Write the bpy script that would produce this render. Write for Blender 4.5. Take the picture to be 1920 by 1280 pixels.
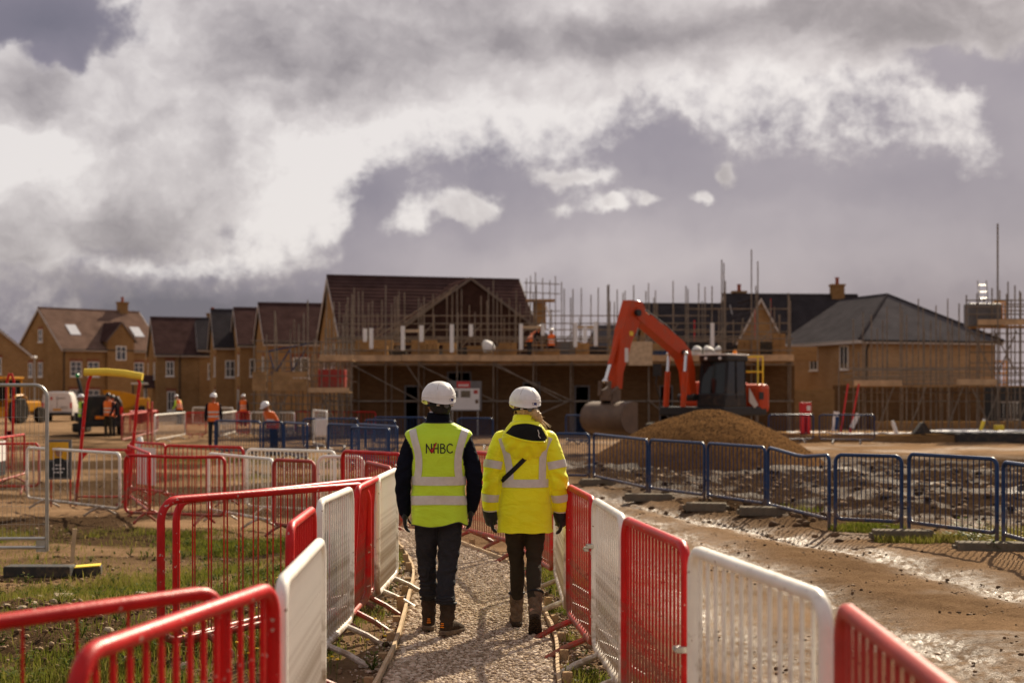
import bpy, bmesh, math, random
import numpy as np
from mathutils import Vector, Matrix
from mathutils.bvhtree import BVHTree
R = math.radians
PI = math.pi
random.seed(7); np.random.seed(7)
scene = bpy.context.scene
for o in list(bpy.data.objects): bpy.data.objects.remove(o)
COL = scene.collection

# ------------------------------------------------------------------ camera
CAMH, FPX, HOR = 1.73, 2666.67, 740.0       # eye height, focal length in photo pixels, horizon row
cam = bpy.data.cameras.new('camera'); camo = bpy.data.objects.new('camera', cam); COL.objects.link(camo)
camo.location = (0, 0, CAMH); camo.rotation_euler = (R(90), 0, 0)
cam.lens = 50; cam.sensor_width = 36; cam.shift_y = 100/1920.
cam.clip_start = 0.1; cam.clip_end = 6000
cam.dof.use_dof = True; cam.dof.focus_distance = 10.25; cam.dof.aperture_fstop = 2.2
scene.camera = camo

# ------------------------------------------------------------------ light
SUN_AZ, SUN_EL = 25.0, 35.0                 # degrees right of the view, above the horizon
w = bpy.data.worlds.new('World'); scene.world = w; w.use_nodes = True
nt = w.node_tree; nt.nodes.clear(); N = nt.nodes; LK = nt.links
def nd(t, **k):
    n = N.new(t)
    for a, b in k.items(): setattr(n, a, b)
    return n
def mth(op, a, b=None, c=None, clamp=False):
    n = N.new('ShaderNodeMath'); n.operation = op; n.use_clamp = clamp
    for i, v in enumerate((a, b, c)):
        if v is None: continue
        if isinstance(v, (int, float)): n.inputs[i].default_value = v
        else: LK.new(v, n.inputs[i])
    return n.outputs[0]
sky = nd('ShaderNodeTexSky'); sky.sky_type = 'NISHITA'; sky.sun_disc = False
sky.sun_elevation = R(SUN_EL); sky.sun_rotation = R(SUN_AZ); sky.dust_density = 2.0
tc = nd('ShaderNodeTexCoord'); GEN = tc.outputs['Generated']
def noise_tex(vec, scale, detail, rough, dist=0.0, w_off=None):
    n = nd('ShaderNodeTexNoise'); n.inputs['Scale'].default_value = scale; n.inputs['Detail'].default_value = detail
    n.inputs['Roughness'].default_value = rough; n.inputs['Distortion'].default_value = dist
    LK.new(vec, n.inputs['Vector']); return n
# warp the direction so cloud edges billow
nw = noise_tex(GEN, 16.0, 9, .60)
vm = nd('ShaderNodeVectorMath', operation='SUBTRACT'); LK.new(nw.outputs['Color'], vm.inputs[0]); vm.inputs[1].default_value = (.5, .5, .5)
vs = nd('ShaderNodeVectorMath', operation='SCALE'); LK.new(vm.outputs[0], vs.inputs[0]); vs.inputs['Scale'].default_value = .050
va = nd('ShaderNodeVectorMath', operation='ADD'); LK.new(GEN, va.inputs[0]); LK.new(vs.outputs[0], va.inputs[1])
sx = nd('ShaderNodeSeparateXYZ'); LK.new(va.outputs[0], sx.inputs[0])
AZ = mth('ARCTAN2', sx.outputs[0], sx.outputs[1]); EL = mth('ARCSINE', mth('MINIMUM', mth('MAXIMUM', sx.outputs[2], -1), 1))
AZD = R(19.8)                                             # half width of the part of the sky laid out below
def P2A(px, py):
    x, z = (px-960)/FPX, (HOR-py)/FPX
    return math.atan2(x, 1), math.atan2(z, math.hypot(1, x))
def blobs(L_):
    acc = None
    for (px, py, rx, ry, wt) in L_:
        ca, ce = P2A(px, py); ra, re = rx/FPX, ry/FPX
        a = mth('DIVIDE', mth('SUBTRACT', AZ, ca), ra); e = mth('DIVIDE', mth('SUBTRACT', EL, ce), re)
        q = mth('ADD', mth('MULTIPLY', a, a), mth('MULTIPLY', e, e))
        g = mth('MULTIPLY', mth('EXPONENT', mth('MULTIPLY', q, -.85)), wt)
        acc = g if acc is None else mth('ADD', acc, g)
    return acc
def fac_ramp(f, stops, interp='LINEAR'):
    r_ = nd('ShaderNodeValToRGB'); LK.new(f, r_.inputs[0]); e = r_.color_ramp.elements; r_.color_ramp.interpolation = interp
    tri = lambda c: (c if isinstance(c, tuple) else (c, c, c))+(1,)
    e[0].position, e[0].color = stops[0][0], tri(stops[0][1]); e[1].position, e[1].color = stops[-1][0], tri(stops[-1][1])
    for p, c in stops[1:-1]: q = e.new(p); q.color = tri(c)
    return r_.outputs[0]
def mixc(f, a, b):
    q = nd('ShaderNodeMix', data_type='RGBA'); LK.new(f, q.inputs[0]); LK.new(a, q.inputs[6]); LK.new(b, q.inputs[7]); return q.outputs[2]
def sm(v, a, b):
    q = nd('ShaderNodeMapRange', interpolation_type='SMOOTHSTEP'); LK.new(v, q.inputs[0]); q.inputs[1].default_value = a; q.inputs[2].default_value = b; return q.outputs[0]
mp = nd('ShaderNodeMapping'); mp.inputs['Scale'].default_value = (1, 1, 1.5); LK.new(va.outputs[0], mp.inputs[0])
n1 = noise_tex(mp.outputs[0], 10.0, 10, .58, .2); n2 = noise_tex(mp.outputs[0], 5.0, 4, .5); n3 = noise_tex(mp.outputs[0], 30.0, 9, .60); n4 = noise_tex(mp.outputs[0], 9.0, 9, .56, .3); n5 = noise_tex(GEN, 75.0, 7, .62)
# lower edge of the cumulus layer (elevation against azimuth); it runs on level outside the picture
U_ = mth('MULTIPLY_ADD', AZ, .5/AZD, .5)
EDGE = [(0, 548), (250, 552), (430, 545), (560, 515), (650, 480), (685, 415), (715, 360), (760, 325), (850, 300), (1000, 300), (1150, 290), (1200, 255), (1240, 236), (1340, 250), (1500, 245), (1690, 240), (1770, 268), (1850, 268), (1890, 225), (1920, 170)]
EMAX = .24
edge = fac_ramp(U_, [((P2A(px, 700)[0]/AZD*.5+.5), P2A(px, py)[1]/EMAX) for px, py in EDGE])
sep = nd('ShaderNodeSeparateColor'); LK.new(edge, sep.inputs[0]); EV = mth('MULTIPLY', sep.outputs[0], EMAX)
cov = mth('MULTIPLY', mth('SUBTRACT', EL, EV), 9.0)
cov = mth('ADD', mth('SUBTRACT', mth('MINIMUM', cov, .50), mth('MULTIPLY', sm(EL, .33, .75), .42)), mth('MULTIPLY', mth('SUBTRACT', n1.outputs[0], .5), .80))
cov = mth('ADD', cov, mth('MULTIPLY', mth('SUBTRACT', n3.outputs[0], .5), .60))
cov = mth('ADD', cov, mth('MULTIPLY', mth('SUBTRACT', n5.outputs[0], .5), .50))
cov = mth('ADD', cov, blobs([(868, 395, 60, 26, .75), (905, 372, 34, 20, .4), (1143, 387, 36, 16, .80), (1356, 322, 22, 22, .8), (1228, 370, 36, 13, .75), (1310, 370, 20, 11, .75), (1085, 328, 66, 15, .5), (768, 425, 40, 40, .55), (1045, 405, 34, 22, .42), (1880, 330, 60, 20, .3),
                             (60, 20, 150, 60, -1.05), (10, 60, 40, 30, .1), (130, 100, 40, 30, -.6), (1800, 128, 75, 34, -.95), (1900, 190, 50, 50, -.5), (705, 390, 46, 46, -.30)]))
mask = sm(cov, -.15, .32)
# light and shade inside the cumulus: thin bright rims, warm grey bodies
rim = mth('MULTIPLY', mth('EXPONENT', mth('MULTIPLY', mth('POWER', mth('ABSOLUTE', mth('DIVIDE', mth('SUBTRACT', cov, .16), .20)), 2), -1)), .13)
sh = mth('MULTIPLY_ADD', mth('SUBTRACT', n4.outputs[0], .5), 1.6, .63)
sh = mth('ADD', sh, mth('MULTIPLY', mth('SUBTRACT', n3.outputs[0], .5), .65))
sh = mth('ADD', sh, mth('MULTIPLY', mth('SUBTRACT', n5.outputs[0], .5), .22))
sh = mth('ADD', mth('ADD', sh, rim), blobs([(480, 120, 150, 80, -.34), (1150, 85, 300, 40, -.26), (1560, 30, 260, 30, -.22), (260, 400, 190, 70, -.10), (60, 140, 60, 60, -.45), (300, 545, 460, 40, -.40), (120, 440, 200, 40, -.12), (150, 300, 100, 70, .16), (640, 250, 260, 80, .40), (330, 60, 150, 70, .30), (60, 300, 140, 90, .30), (250, 160, 160, 70, .16), (480, 360, 200, 40, .2), (980, 250, 200, 36, .34), (1480, 190, 300, 44, .42), (1800, 228, 90, 34, .36), (560, 420, 150, 50, .22), (330, 500, 170, 14, .55), (1850, 60, 160, 60, -.22), (1050, 15, 160, 30, .16)]))
ccol = fac_ramp(sh, [(0.0, (.098, .085, .091)), (.30, (.160, .140, .145)), (.55, (.250, .224, .225)), (.80, (.355, .325, .320)), (1.0, (.455, .425, .412))])
sl_ = mth('ADD', mth('MULTIPLY_ADD', mth('SUBTRACT', n2.outputs[0], .5), 1.3, .50), blobs([(1100, 500, 330, 60, .28), (1650, 480, 260, 50, .12), (250, 590, 420, 40, -.40), (1850, 560, 160, 50, -.25), (700, 385, 60, 40, -.15), (60, 20, 150, 60, -.22), (1620, 400, 260, 30, .10)]))
scol = fac_ramp(sl_, [(0.0, (.072, .066, .088)), (.35, (.132, .116, .143)), (.65, (.192, .169, .190)), (1.0, (.275, .243, .255))])
ramp_out = mixc(mask, scol, ccol)
bg1 = nd('ShaderNodeBackground'); LK.new(sky.outputs[0], bg1.inputs[0]); bg1.inputs[1].default_value = .08
bg2 = nd('ShaderNodeBackground'); LK.new(ramp_out, bg2.inputs[0]); bg2.inputs[1].default_value = 1.0
mixs = nd('ShaderNodeMixShader'); mixs.inputs[0].default_value = .94
LK.new(bg1.outputs[0], mixs.inputs[1]); LK.new(bg2.outputs[0], mixs.inputs[2])
w.cycles.sampling_method = 'MANUAL'; w.cycles.sample_map_resolution = 512
wo = nd('ShaderNodeOutputWorld'); LK.new(mixs.outputs[0], wo.inputs[0])

sl = bpy.data.lights.new('sun', 'SUN'); so = bpy.data.objects.new('sun', sl); COL.objects.link(so)
sl.energy = 5.0; sl.angle = R(.7); sl.color = (1, .86, .66)
sd = Vector((math.cos(R(SUN_EL))*math.sin(R(SUN_AZ)), math.cos(R(SUN_EL))*math.cos(R(SUN_AZ)), math.sin(R(SUN_EL))))
so.rotation_euler = sd.to_track_quat('Z', 'Y').to_euler(); so.location = (20, 20, 40)
vs_ = scene.view_settings; vs_.view_transform = 'Standard'; vs_.look = 'None'; vs_.gamma = 1; vs_.exposure = 0.82; vs_.use_curve_mapping = False
scene.render.engine = 'CYCLES'

# ------------------------------------------------------------------ materials
def mat(name, col, rough=.6, var=.15, scale=8., bump=.0, bscale=60., metal=0., dirt=None, dirt_amt=0., dscale=5., dz=None, spec=.28, trans=0., coat=0., chips=None, emis=None):
    if rough >= .75: spec = min(spec, .04)
    m = bpy.data.materials.new(name); m.use_nodes = True
    t = m.node_tree; b = t.nodes['Principled BSDF']; L = t.links
    def n(ty, **k):
        q = t.nodes.new(ty)
        for a, v in k.items(): setattr(q, a, v)
        return q
    c = tuple(col)+(1,)
    co = n('ShaderNodeTexCoord')
    nz = n('ShaderNodeTexNoise'); nz.inputs['Scale'].default_value = scale; nz.inputs['Detail'].default_value = 5; nz.inputs['Roughness'].default_value = .6
    L.new(co.outputs['Object'], nz.inputs['Vector'])
    rp = n('ShaderNodeValToRGB'); L.new(nz.outputs[0], rp.inputs[0])
    rp.color_ramp.elements[0].position = .3; rp.color_ramp.elements[1].position = .7
    rp.color_ramp.elements[0].color = tuple(max(0, x*(1-var)) for x in col)+(1,)
    rp.color_ramp.elements[1].color = tuple(min(1, x*(1+var)) for x in col)+(1,)
    out = rp.outputs[0]
    ro = n('ShaderNodeMapRange'); L.new(nz.outputs[0], ro.inputs[0]); ro.inputs[3].default_value = max(.02, rough-.1); ro.inputs[4].default_value = min(1, rough+.1)
    if dirt is not None:
        nz2 = n('ShaderNodeTexNoise'); nz2.inputs['Scale'].default_value = dscale; nz2.inputs['Detail'].default_value = 9; nz2.inputs['Roughness'].default_value = .7
        L.new(co.outputs['Object'], nz2.inputs['Vector'])
        r2 = n('ShaderNodeValToRGB'); r2.color_ramp.elements[0].position = .5; r2.color_ramp.elements[1].position = .72
        fac = nz2.outputs[0]
        if dz:      # splashes get denser towards the foot of the thing: (z_full, z_none)
            se = n('ShaderNodeSeparateXYZ'); L.new(co.outputs['Object'], se.inputs[0])
            mr = n('ShaderNodeMapRange'); L.new(se.outputs[2], mr.inputs[0]); mr.inputs[1].default_value = dz[0]; mr.inputs[2].default_value = dz[1]; mr.inputs[3].default_value = .22; mr.inputs[4].default_value = -.12
            ad = n('ShaderNodeMath', operation='ADD'); L.new(fac, ad.inputs[0]); L.new(mr.outputs[0], ad.inputs[1]); fac = ad.outputs[0]
        L.new(fac, r2.inputs[0])
        mu = n('ShaderNodeMath', operation='MULTIPLY'); L.new(r2.outputs[0], mu.inputs[0]); mu.inputs[1].default_value = dirt_amt
        mx = n('ShaderNodeMix', data_type='RGBA'); L.new(mu.outputs[0], mx.inputs[0]); L.new(out, mx.inputs[6]); mx.inputs[7].default_value = tuple(dirt)+(1,)
        out = mx.outputs[2]
    if chips:       # knocked-off paint: (colour, amount)
        vc = n('ShaderNodeTexNoise'); vc.inputs['Scale'].default_value = 26; vc.inputs['Detail'].default_value = 4; vc.inputs['Roughness'].default_value = .55; L.new(co.outputs['Object'], vc.inputs['Vector'])
        r3 = n('ShaderNodeValToRGB'); r3.color_ramp.elements[0].position = .70-chips[1]; r3.color_ramp.elements[1].position = .715-chips[1]; L.new(vc.outputs[0], r3.inputs[0])
        m3 = n('ShaderNodeMix', data_type='RGBA'); L.new(r3.outputs[0], m3.inputs[0]); L.new(out, m3.inputs[6]); m3.inputs[7].default_value = tuple(chips[0])+(1,); out = m3.outputs[2]
    L.new(out, b.inputs['Base Color']); L.new(ro.outputs[0], b.inputs['Roughness'])
    b.inputs['Metallic'].default_value = metal; b.inputs['Specular IOR Level'].default_value = spec; b.inputs['Coat Weight'].default_value = coat
    if bump:
        nb = n('ShaderNodeTexNoise'); nb.inputs['Scale'].default_value = bscale; nb.inputs['Detail'].default_value = 6; nb.inputs['Roughness'].default_value = .6
        L.new(co.outputs['Object'], nb.inputs['Vector'])
        bp = n('ShaderNodeBump'); bp.inputs['Strength'].default_value = bump; bp.inputs['Distance'].default_value = .02; L.new(nb.outputs[0], bp.inputs['Height']); L.new(bp.outputs[0], b.inputs['Normal'])
    if trans:
        tr = n('ShaderNodeBsdfTranslucent'); L.new(out, tr.inputs[0]); ms = n('ShaderNodeMixShader'); ms.inputs[0].default_value = trans
        L.new(b.outputs[0], ms.inputs[1]); L.new(tr.outputs[0], ms.inputs[2]); L.new(ms.outputs[0], t.nodes['Material Output'].inputs[0])
    if emis: b.inputs['Emission Color'].default_value = tuple(emis[:3])+(1,); b.inputs['Emission Strength'].default_value = emis[3]
    return m

MUD = (.16, .105, .062)
M = {
 'red': mat('red_paint', (.50, .008, .008), .42, .18, 7, .12, 40, dirt=MUD, dirt_amt=.8, dscale=9, dz=(.05, .85), chips=((.50, .36, .30), .03)),
 'redfade': mat('faded_red_paint', (.40, .045, .035), .5, .2, 7, .12, 40, dirt=MUD, dirt_amt=.7, dscale=9, dz=(.05, .8)),
 'white': mat('white_paint', (.80, .77, .70), .4, .07, 7, .1, 40, dirt=(.22, .14, .07), dirt_amt=.85, dscale=8, dz=(.05, .9), chips=((.16, .075, .035), .015)),
 'blue': mat('blue_paint', (.010, .038, .115), .40, .2, 7, .1, 40, dirt=MUD, dirt_amt=.7, dscale=9, dz=(.02, .6), chips=((.14, .11, .09), .02)),
 'galv': mat('galvanised_steel', (.42, .41, .38), .38, .15, 12, .1, 60, metal=.7),
 'scaf': mat('scaffold_tube', (.19, .155, .12), .6, .35, 3, .1, 40, metal=.35),
 'board': mat('scaffold_board', (.30, .185, .09), .8, .3, 2.5, .2, 30),
 'toeboard': mat('lit_toe_board_timber', (.46, .31, .18), .8, .25, 2.5, .2, 30),  # board colour lightened so toe boards on the shaded side look lit
 'plank': mat('pale_timber', (.52, .39, .25), .78, .25, 6, .25, 50, dirt=MUD, dirt_amt=.6, dscale=12),
 'peg': mat('peg_timber', (.36, .24, .13), .8, .25, 20, .25, 80, dirt=MUD, dirt_amt=.6, dscale=25),
 'conc': mat('concrete_block', (.16, .135, .10), .85, .25, 10, .4, 50, dirt=MUD, dirt_amt=.7, dscale=9),
 'rubber': mat('black_rubber', (.035, .033, .03), .7, .3, 10, .25, 60, dirt=MUD, dirt_amt=.7, dscale=7),
 'tyre': mat('tyre', (.03, .028, .025), .8, .3, 6, .3, 30, dirt=MUD, dirt_amt=.7, dscale=4),
 'yellowfoam': mat('yellow_foam', (.80, .58, .06), .6, .08, 8, .1, 60),
 'yellow': mat('machine_yellow', (.62, .27, .012), .4, .12, 2, .05, 30, dirt=MUD, dirt_amt=.5, dscale=2),
 'orange': mat('machine_orange', (.50, .048, .004), .52, .10, 2, .05, 30, dirt=MUD, dirt_amt=.45, dscale=2.2),
 'steel': mat('bucket_steel', (.13, .085, .058), .6, .25, 3, .2, 20, metal=.0, dirt=MUD, dirt_amt=.6, dscale=3),
 'chrome': mat('ram_rod', (.75, .74, .72), .2, .03, 10, metal=.9),
 'black': mat('black_plastic', (.018, .018, .018), .5, .2, 6),
 'blackpaint': mat('black_paint', (.010, .010, .011), .4, .15, 3, dirt=MUD, dirt_amt=.45, dscale=2),
 'glass': mat('dark_glass', (.010, .014, .014), .08, .2, 2, spec=.4),
 'vanwhite': mat('van_white', (.62, .58, .55), .35, .05, 2, dirt=MUD, dirt_amt=.55, dscale=2, dz=(.0, 1.4)),
 'whiteplastic': mat('white_plastic', (.75, .74, .72), .4, .05, 6),
 'upvc': mat('window_frame', (.72, .71, .68), .45, .04, 6),
 'pane': mat('window_pane', (.05, .055, .06), .06, .3, 1.5, spec=.9),
 'sign': mat('sign_white', (.66, .63, .60), .5, .05, 5),
 'signred': mat('sign_red', (.5, .03, .03), .45, .1, 5),
 'signyellow': mat('sign_yellow', (.70, .36, .02), .5, .1, 5),
 'signdark': mat('sign_dark', (.025, .027, .028), .5, .1, 5),
 'signgrey': mat('sign_grey', (.13, .125, .125), .55, .12, 4),
 'skin': mat('skin', (.36, .19, .12), .5, .1, 14, .05, 120),
 'skindark': mat('skin_tan', (.26, .12, .065), .5, .1, 14, .05, 120),
 'fwhite': mat('helmet_white', (.74, .73, .72), .32, .03, 12, .02, 40, dirt=(.4, .36, .3), dirt_amt=.25, dscale=20),
 'lamp_orange': mat('beacon_orange', (.8, .22, .01), .3, .05, 5),
 'lamp_red': mat('tail_light_red', (.55, .02, .015), .25, .05, 5),
 'green': mat('beacon_green', (.02, .35, .10), .3, .05, 5),
 'clay': mat('red_clay', (.26, .07, .04), .8, .2, 8, .2, 30),
 'sack': mat('white_sack', (.72, .71, .69), .7, .08, 3, .3, 10),
}
def brick_mat(name, c1, c2, mortar, sc=1.0, rough=.85):
    m = bpy.data.materials.new(name); m.use_nodes = True; t = m.node_tree; b = t.nodes['Principled BSDF']; L = t.links
    co = t.nodes.new('ShaderNodeTexCoord'); ge = t.nodes.new('ShaderNodeNewGeometry'); se = t.nodes.new('ShaderNodeSeparateXYZ'); L.new(co.outputs['Object'], se.inputs[0])
    ad = t.nodes.new('ShaderNodeMath'); ad.operation = 'ADD'; L.new(se.outputs[0], ad.inputs[0]); L.new(se.outputs[1], ad.inputs[1])
    cb = t.nodes.new('ShaderNodeCombineXYZ'); L.new(ad.outputs[0], cb.inputs[0]); L.new(se.outputs[2], cb.inputs[1])
    br = t.nodes.new('ShaderNodeTexBrick'); L.new(cb.outputs[0], br.inputs[0]); br.inputs['Scale'].default_value = 1/.45*sc; br.inputs['Brick Width'].default_value = .5; br.inputs['Row Height'].default_value = .167
    br.inputs['Mortar Size'].default_value = .018; br.inputs['Color1'].default_value = c1+(1,); br.inputs['Color2'].default_value = c2+(1,); br.inputs['Mortar'].default_value = mortar+(1,)
    nz = t.nodes.new('ShaderNodeTexNoise'); nz.inputs['Scale'].default_value = .7; nz.inputs['Detail'].default_value = 6; L.new(co.outputs['Object'], nz.inputs[0])
    mx = t.nodes.new('ShaderNodeMix'); mx.data_type = 'RGBA'; mx.blend_type = 'MULTIPLY'; mx.inputs[0].default_value = .55; L.new(br.outputs[0], mx.inputs[6])
    rp = t.nodes.new('ShaderNodeValToRGB'); rp.color_ramp.elements[0].position = .3; rp.color_ramp.elements[1].position = .7; rp.color_ramp.elements[0].color = (.55, .5, .45, 1); rp.color_ramp.elements[1].color = (1, 1, 1, 1); L.new(nz.outputs[0], rp.inputs[0])
    L.new(rp.outputs[0], mx.inputs[7]); L.new(mx.outputs[2], b.inputs['Base Color']); b.inputs['Roughness'].default_value = rough; b.inputs['Specular IOR Level'].default_value = 0.
    bp = t.nodes.new('ShaderNodeBump'); bp.inputs['Strength'].default_value = .4; bp.inputs['Distance'].default_value = .01; L.new(br.outputs['Fac'], bp.inputs['Height']); bp.invert = True; L.new(bp.outputs[0], b.inputs['Normal'])
    return m
M['brick'] = brick_mat('buff_brick', (.33, .20, .088), (.26, .15, .062), (.27, .185, .105))
M['brick2'] = brick_mat('golden_brick', (.38, .225, .095), (.31, .175, .072), (.30, .20, .115))
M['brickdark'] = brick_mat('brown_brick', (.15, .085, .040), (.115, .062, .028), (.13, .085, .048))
M['brickred'] = brick_mat('red_brick', (.27, .085, .045), (.21, .06, .03), (.25, .17, .12))
M['tile'] = mat('brown_roof_tile', (.066, .038, .034), .9, .25, 1.5, .3, 14, spec=0.)
M['tilelight'] = mat('plain_roof_tile', (.17, .11, .085), .9, .22, 1.2, .3, 14, spec=0.)
M['slate'] = mat('slate_roof_tile', (.042, .037, .039), .9, .25, 1.3, .3, 14, spec=0.)
M['slategrey'] = mat('grey_roof_tile', (.085, .078, .080), .9, .2, 1.3, .3, 14, spec=0.)
M['barge'] = mat('grey_bargeboard', (.13, .105, .09), .7, .15, 3)
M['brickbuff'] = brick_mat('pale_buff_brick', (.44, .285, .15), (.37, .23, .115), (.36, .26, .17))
M['fascia'] = mat('pale_fascia', (.48, .44, .40), .6, .08, 3)

# ------------------------------------------------------------------ mesh helpers
class MB:
    def __init__(s): s.v = []; s.f = []; s.mi = []
    def add(s, vs, fs, mi=0):
        o = len(s.v); s.v += [tuple(p) for p in vs]; s.f += [tuple(i+o for i in f) for f in fs]; s.mi += [mi]*len(fs)
    def box(s, c, d, rz=0., M4=None, taper=1., mi=0):
        x, y, z = d[0]/2, d[1]/2, d[2]/2
        vs = [Vector((sx*x*(taper if sz > 0 else 1), sy*y*(taper if sz > 0 else 1), sz*z)) for sz in (-1, 1) for sy in (-1, 1) for sx in (-1, 1)]
        m = Matrix.Translation(c) @ (M4 if M4 is not None else Matrix.Rotation(rz, 4, 'Z'))
        s.add([m @ v for v in vs], [(0, 2, 3, 1), (4, 5, 7, 6), (0, 1, 5, 4), (2, 6, 7, 3), (0, 4, 6, 2), (1, 3, 7, 5)], mi)
    def bbox(s, c, d, bev=.01, rz=0., M4=None, mi=0):          # bevelled box
        bm = bmesh.new(); bmesh.ops.create_cube(bm, size=1)
        for v in bm.verts: v.co = Vector((v.co.x*d[0], v.co.y*d[1], v.co.z*d[2]))
        bmesh.ops.bevel(bm, geom=list(bm.edges), offset=bev, segments=2, affect='EDGES', profile=.6)
        m = Matrix.Translation(c) @ (M4 if M4 is not None else Matrix.Rotation(rz, 4, 'Z'))
        bm.verts.index_update(); s.add([m @ v.co for v in bm.verts], [[v.index for v in f.verts] for f in bm.faces], mi); bm.free()
    def tube(s, pts, r, seg=8, closed=False, caps=True, ell=None, mi=0):
        pts = [Vector(p) for p in pts]; n = len(pts)
        rr = r if isinstance(r, (list, tuple)) else [r]*n
        T = []
        for i in range(n):
            a = pts[(i-1) % n] if (closed or i > 0) else pts[i]; b = pts[(i+1) % n] if (closed or i < n-1) else pts[i]
            t = (b-a); T.append(t.normalized() if t.length > 1e-9 else Vector((0, 0, 1)))
        up = Vector((0, 1, 0)) if abs(T[0].y) < .9 else Vector((1, 0, 0))
        nrm = (up - T[0]*up.dot(T[0])).normalized(); vs = []
        for i in range(n):
            nrm = (nrm - T[i]*nrm.dot(T[i])); nrm = nrm.normalized() if nrm.length > 1e-6 else Vector((1, 0, 0))
            bn = T[i].cross(nrm); e = ell[i] if ell else 1.
            for k in range(seg):
                a = 2*PI*k/seg; vs.append(pts[i] + nrm*(math.cos(a)*rr[i]*e) + bn*(math.sin(a)*rr[i]))
        fs = []
        for i in range(n if closed else n-1):
            j = (i+1) % n
            for k in range(seg):
                k2 = (k+1) % seg; fs.append((i*seg+k, i*seg+k2, j*seg+k2, j*seg+k))
        if caps and not closed: fs.append(tuple(range(seg))[::-1]); fs.append(tuple((n-1)*seg+k for k in range(seg)))
        s.add(vs, fs, mi)
    def grid(s, rows, closed=True, cap=(False, False), mi=0):
        m = len(rows[0]); vs = [p for r in rows for p in r]; fs = []
        for i in range(len(rows)-1):
            for k in range(m if closed else m-1):
                k2 = (k+1) % m; fs.append((i*m+k, i*m+k2, (i+1)*m+k2, (i+1)*m+k))
        if cap[0]: fs.append(tuple(range(m))[::-1])
        if cap[1]: fs.append(tuple((len(rows)-1)*m+k for k in range(m)))
        s.add(vs, fs, mi)
    def prism(s, prof, y0, y1, mi=0, m4=None):       # profile in (x,z), extruded along y
        n = len(prof); vs = [Vector((x, y0, z)) for x, z in prof]+[Vector((x, y1, z)) for x, z in prof]
        if m4 is not None: vs = [m4 @ v for v in vs]
        fs = [tuple(range(n)), tuple(range(2*n-1, n-1, -1))]+[(i, i+n, (i+1) % n+n, (i+1) % n) for i in range(n)]
        s.add(vs, fs, mi)
    def lathe(s, prof, c=(0, 0, 0), seg=16, axis='z', mi=0):
        rows = []
        for r, h in prof:
            rows.append([Vector((r*math.cos(2*PI*k/seg), r*math.sin(2*PI*k/seg), h)) for k in range(seg)])
        m = {'z': Matrix(), 'x': Matrix.Rotation(PI/2, 4, 'Y'), 'y': Matrix.Rotation(-PI/2, 4, 'X')}[axis]
        m = Matrix.Translation(c) @ m
        s.grid([[m @ p for p in r] for r in rows], True, (True, True), mi)
    def sphere(s, c, r, seg=12, rings=8, mi=0):
        rx, ry, rz = r if isinstance(r, (tuple, list)) else (r, r, r); rows = []
        for i in range(rings+1):
            a = -PI/2+PI*i/rings; a = max(min(a, PI/2-.02), -PI/2+.02)
            rows.append([(c[0]+rx*math.cos(a)*math.cos(2*PI*k/seg), c[1]+ry*math.cos(a)*math.sin(2*PI*k/seg), c[2]+rz*math.sin(a)) for k in range(seg)])
        s.grid(rows, True, (True, True), mi)
    def mesh(s, name, mats, smooth=False):
        me = bpy.data.meshes.new(name); me.from_pydata(s.v, [], s.f)
        for m in (mats if isinstance(mats, (list, tuple)) else [mats]): me.materials.append(M[m] if isinstance(m, str) else m)
        if any(s.mi): me.polygons.foreach_set('material_index', s.mi)
        bm = bmesh.new(); bm.from_mesh(me); bmesh.ops.recalc_face_normals(bm, faces=bm.faces); bm.to_mesh(me); bm.free()
        if smooth: smooth_mesh(me, smooth if isinstance(smooth, (int, float)) and smooth is not True else 40)
        return me
    def build(s, name, mats, parent=None, smooth=False):
        return link(name, s.mesh(name, mats, smooth), parent)
def smooth_mesh(me, ang=40):
    me.polygons.foreach_set('use_smooth', [True]*len(me.polygons))
    bm = bmesh.new(); bm.from_mesh(me)
    for e in bm.edges:
        if len(e.link_faces) == 2 and e.calc_face_angle(0) > R(ang): e.smooth = False
    bm.to_mesh(me); bm.free()
def link(name, me, parent=None):
    o = bpy.data.objects.new(name, me); COL.objects.link(o)
    if parent is not None: o.parent = parent
    return o
def thing(name, label, cat, loc=(0, 0, 0), rz=0., group=None, rx=0.):
    o = bpy.data.objects.new(name, None); COL.objects.link(o); o.empty_display_size = .1
    o.location = loc; o.rotation_euler = (rx, 0, rz); return tag(o, label, cat, group)
def tag(o, label, cat, group=None):
    o['label'] = label; o['category'] = cat
    if group: o['group'] = group
    return o
def struct(o, kind='structure', label=None): 
    o['kind'] = kind
    if label: o['label'] = label
    return o
def cr(pts, n):      # catmull-rom resample of tuples
    P = [np.array(p, float) for p in pts]; P = [2*P[0]-P[1]]+P+[2*P[-1]-P[-2]]; out = []
    for i in range(1, len(P)-2):
        for k in range(n):
            t = k/n; a, b, c, d = P[i-1:i+3]
            out.append(.5*((2*b)+(-a+c)*t+(2*a-5*b+4*c-d)*t*t+(-a+3*b-3*c+d)*t**3))
    out.append(P[-2]); return out
def rrect(x0, x1, z0, z1, r, n=5):
    pts = []
    for cx, cz, a0 in ((x1-r, z1-r, 0), (x0+r, z1-r, 90), (x0+r, z0+r, 180), (x1-r, z0+r, 270)):
        for k in range(n+1):
            a = R(a0+90*k/n); pts.append((cx+r*math.cos(a), 0, cz+r*math.sin(a)))
    return pts
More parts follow.
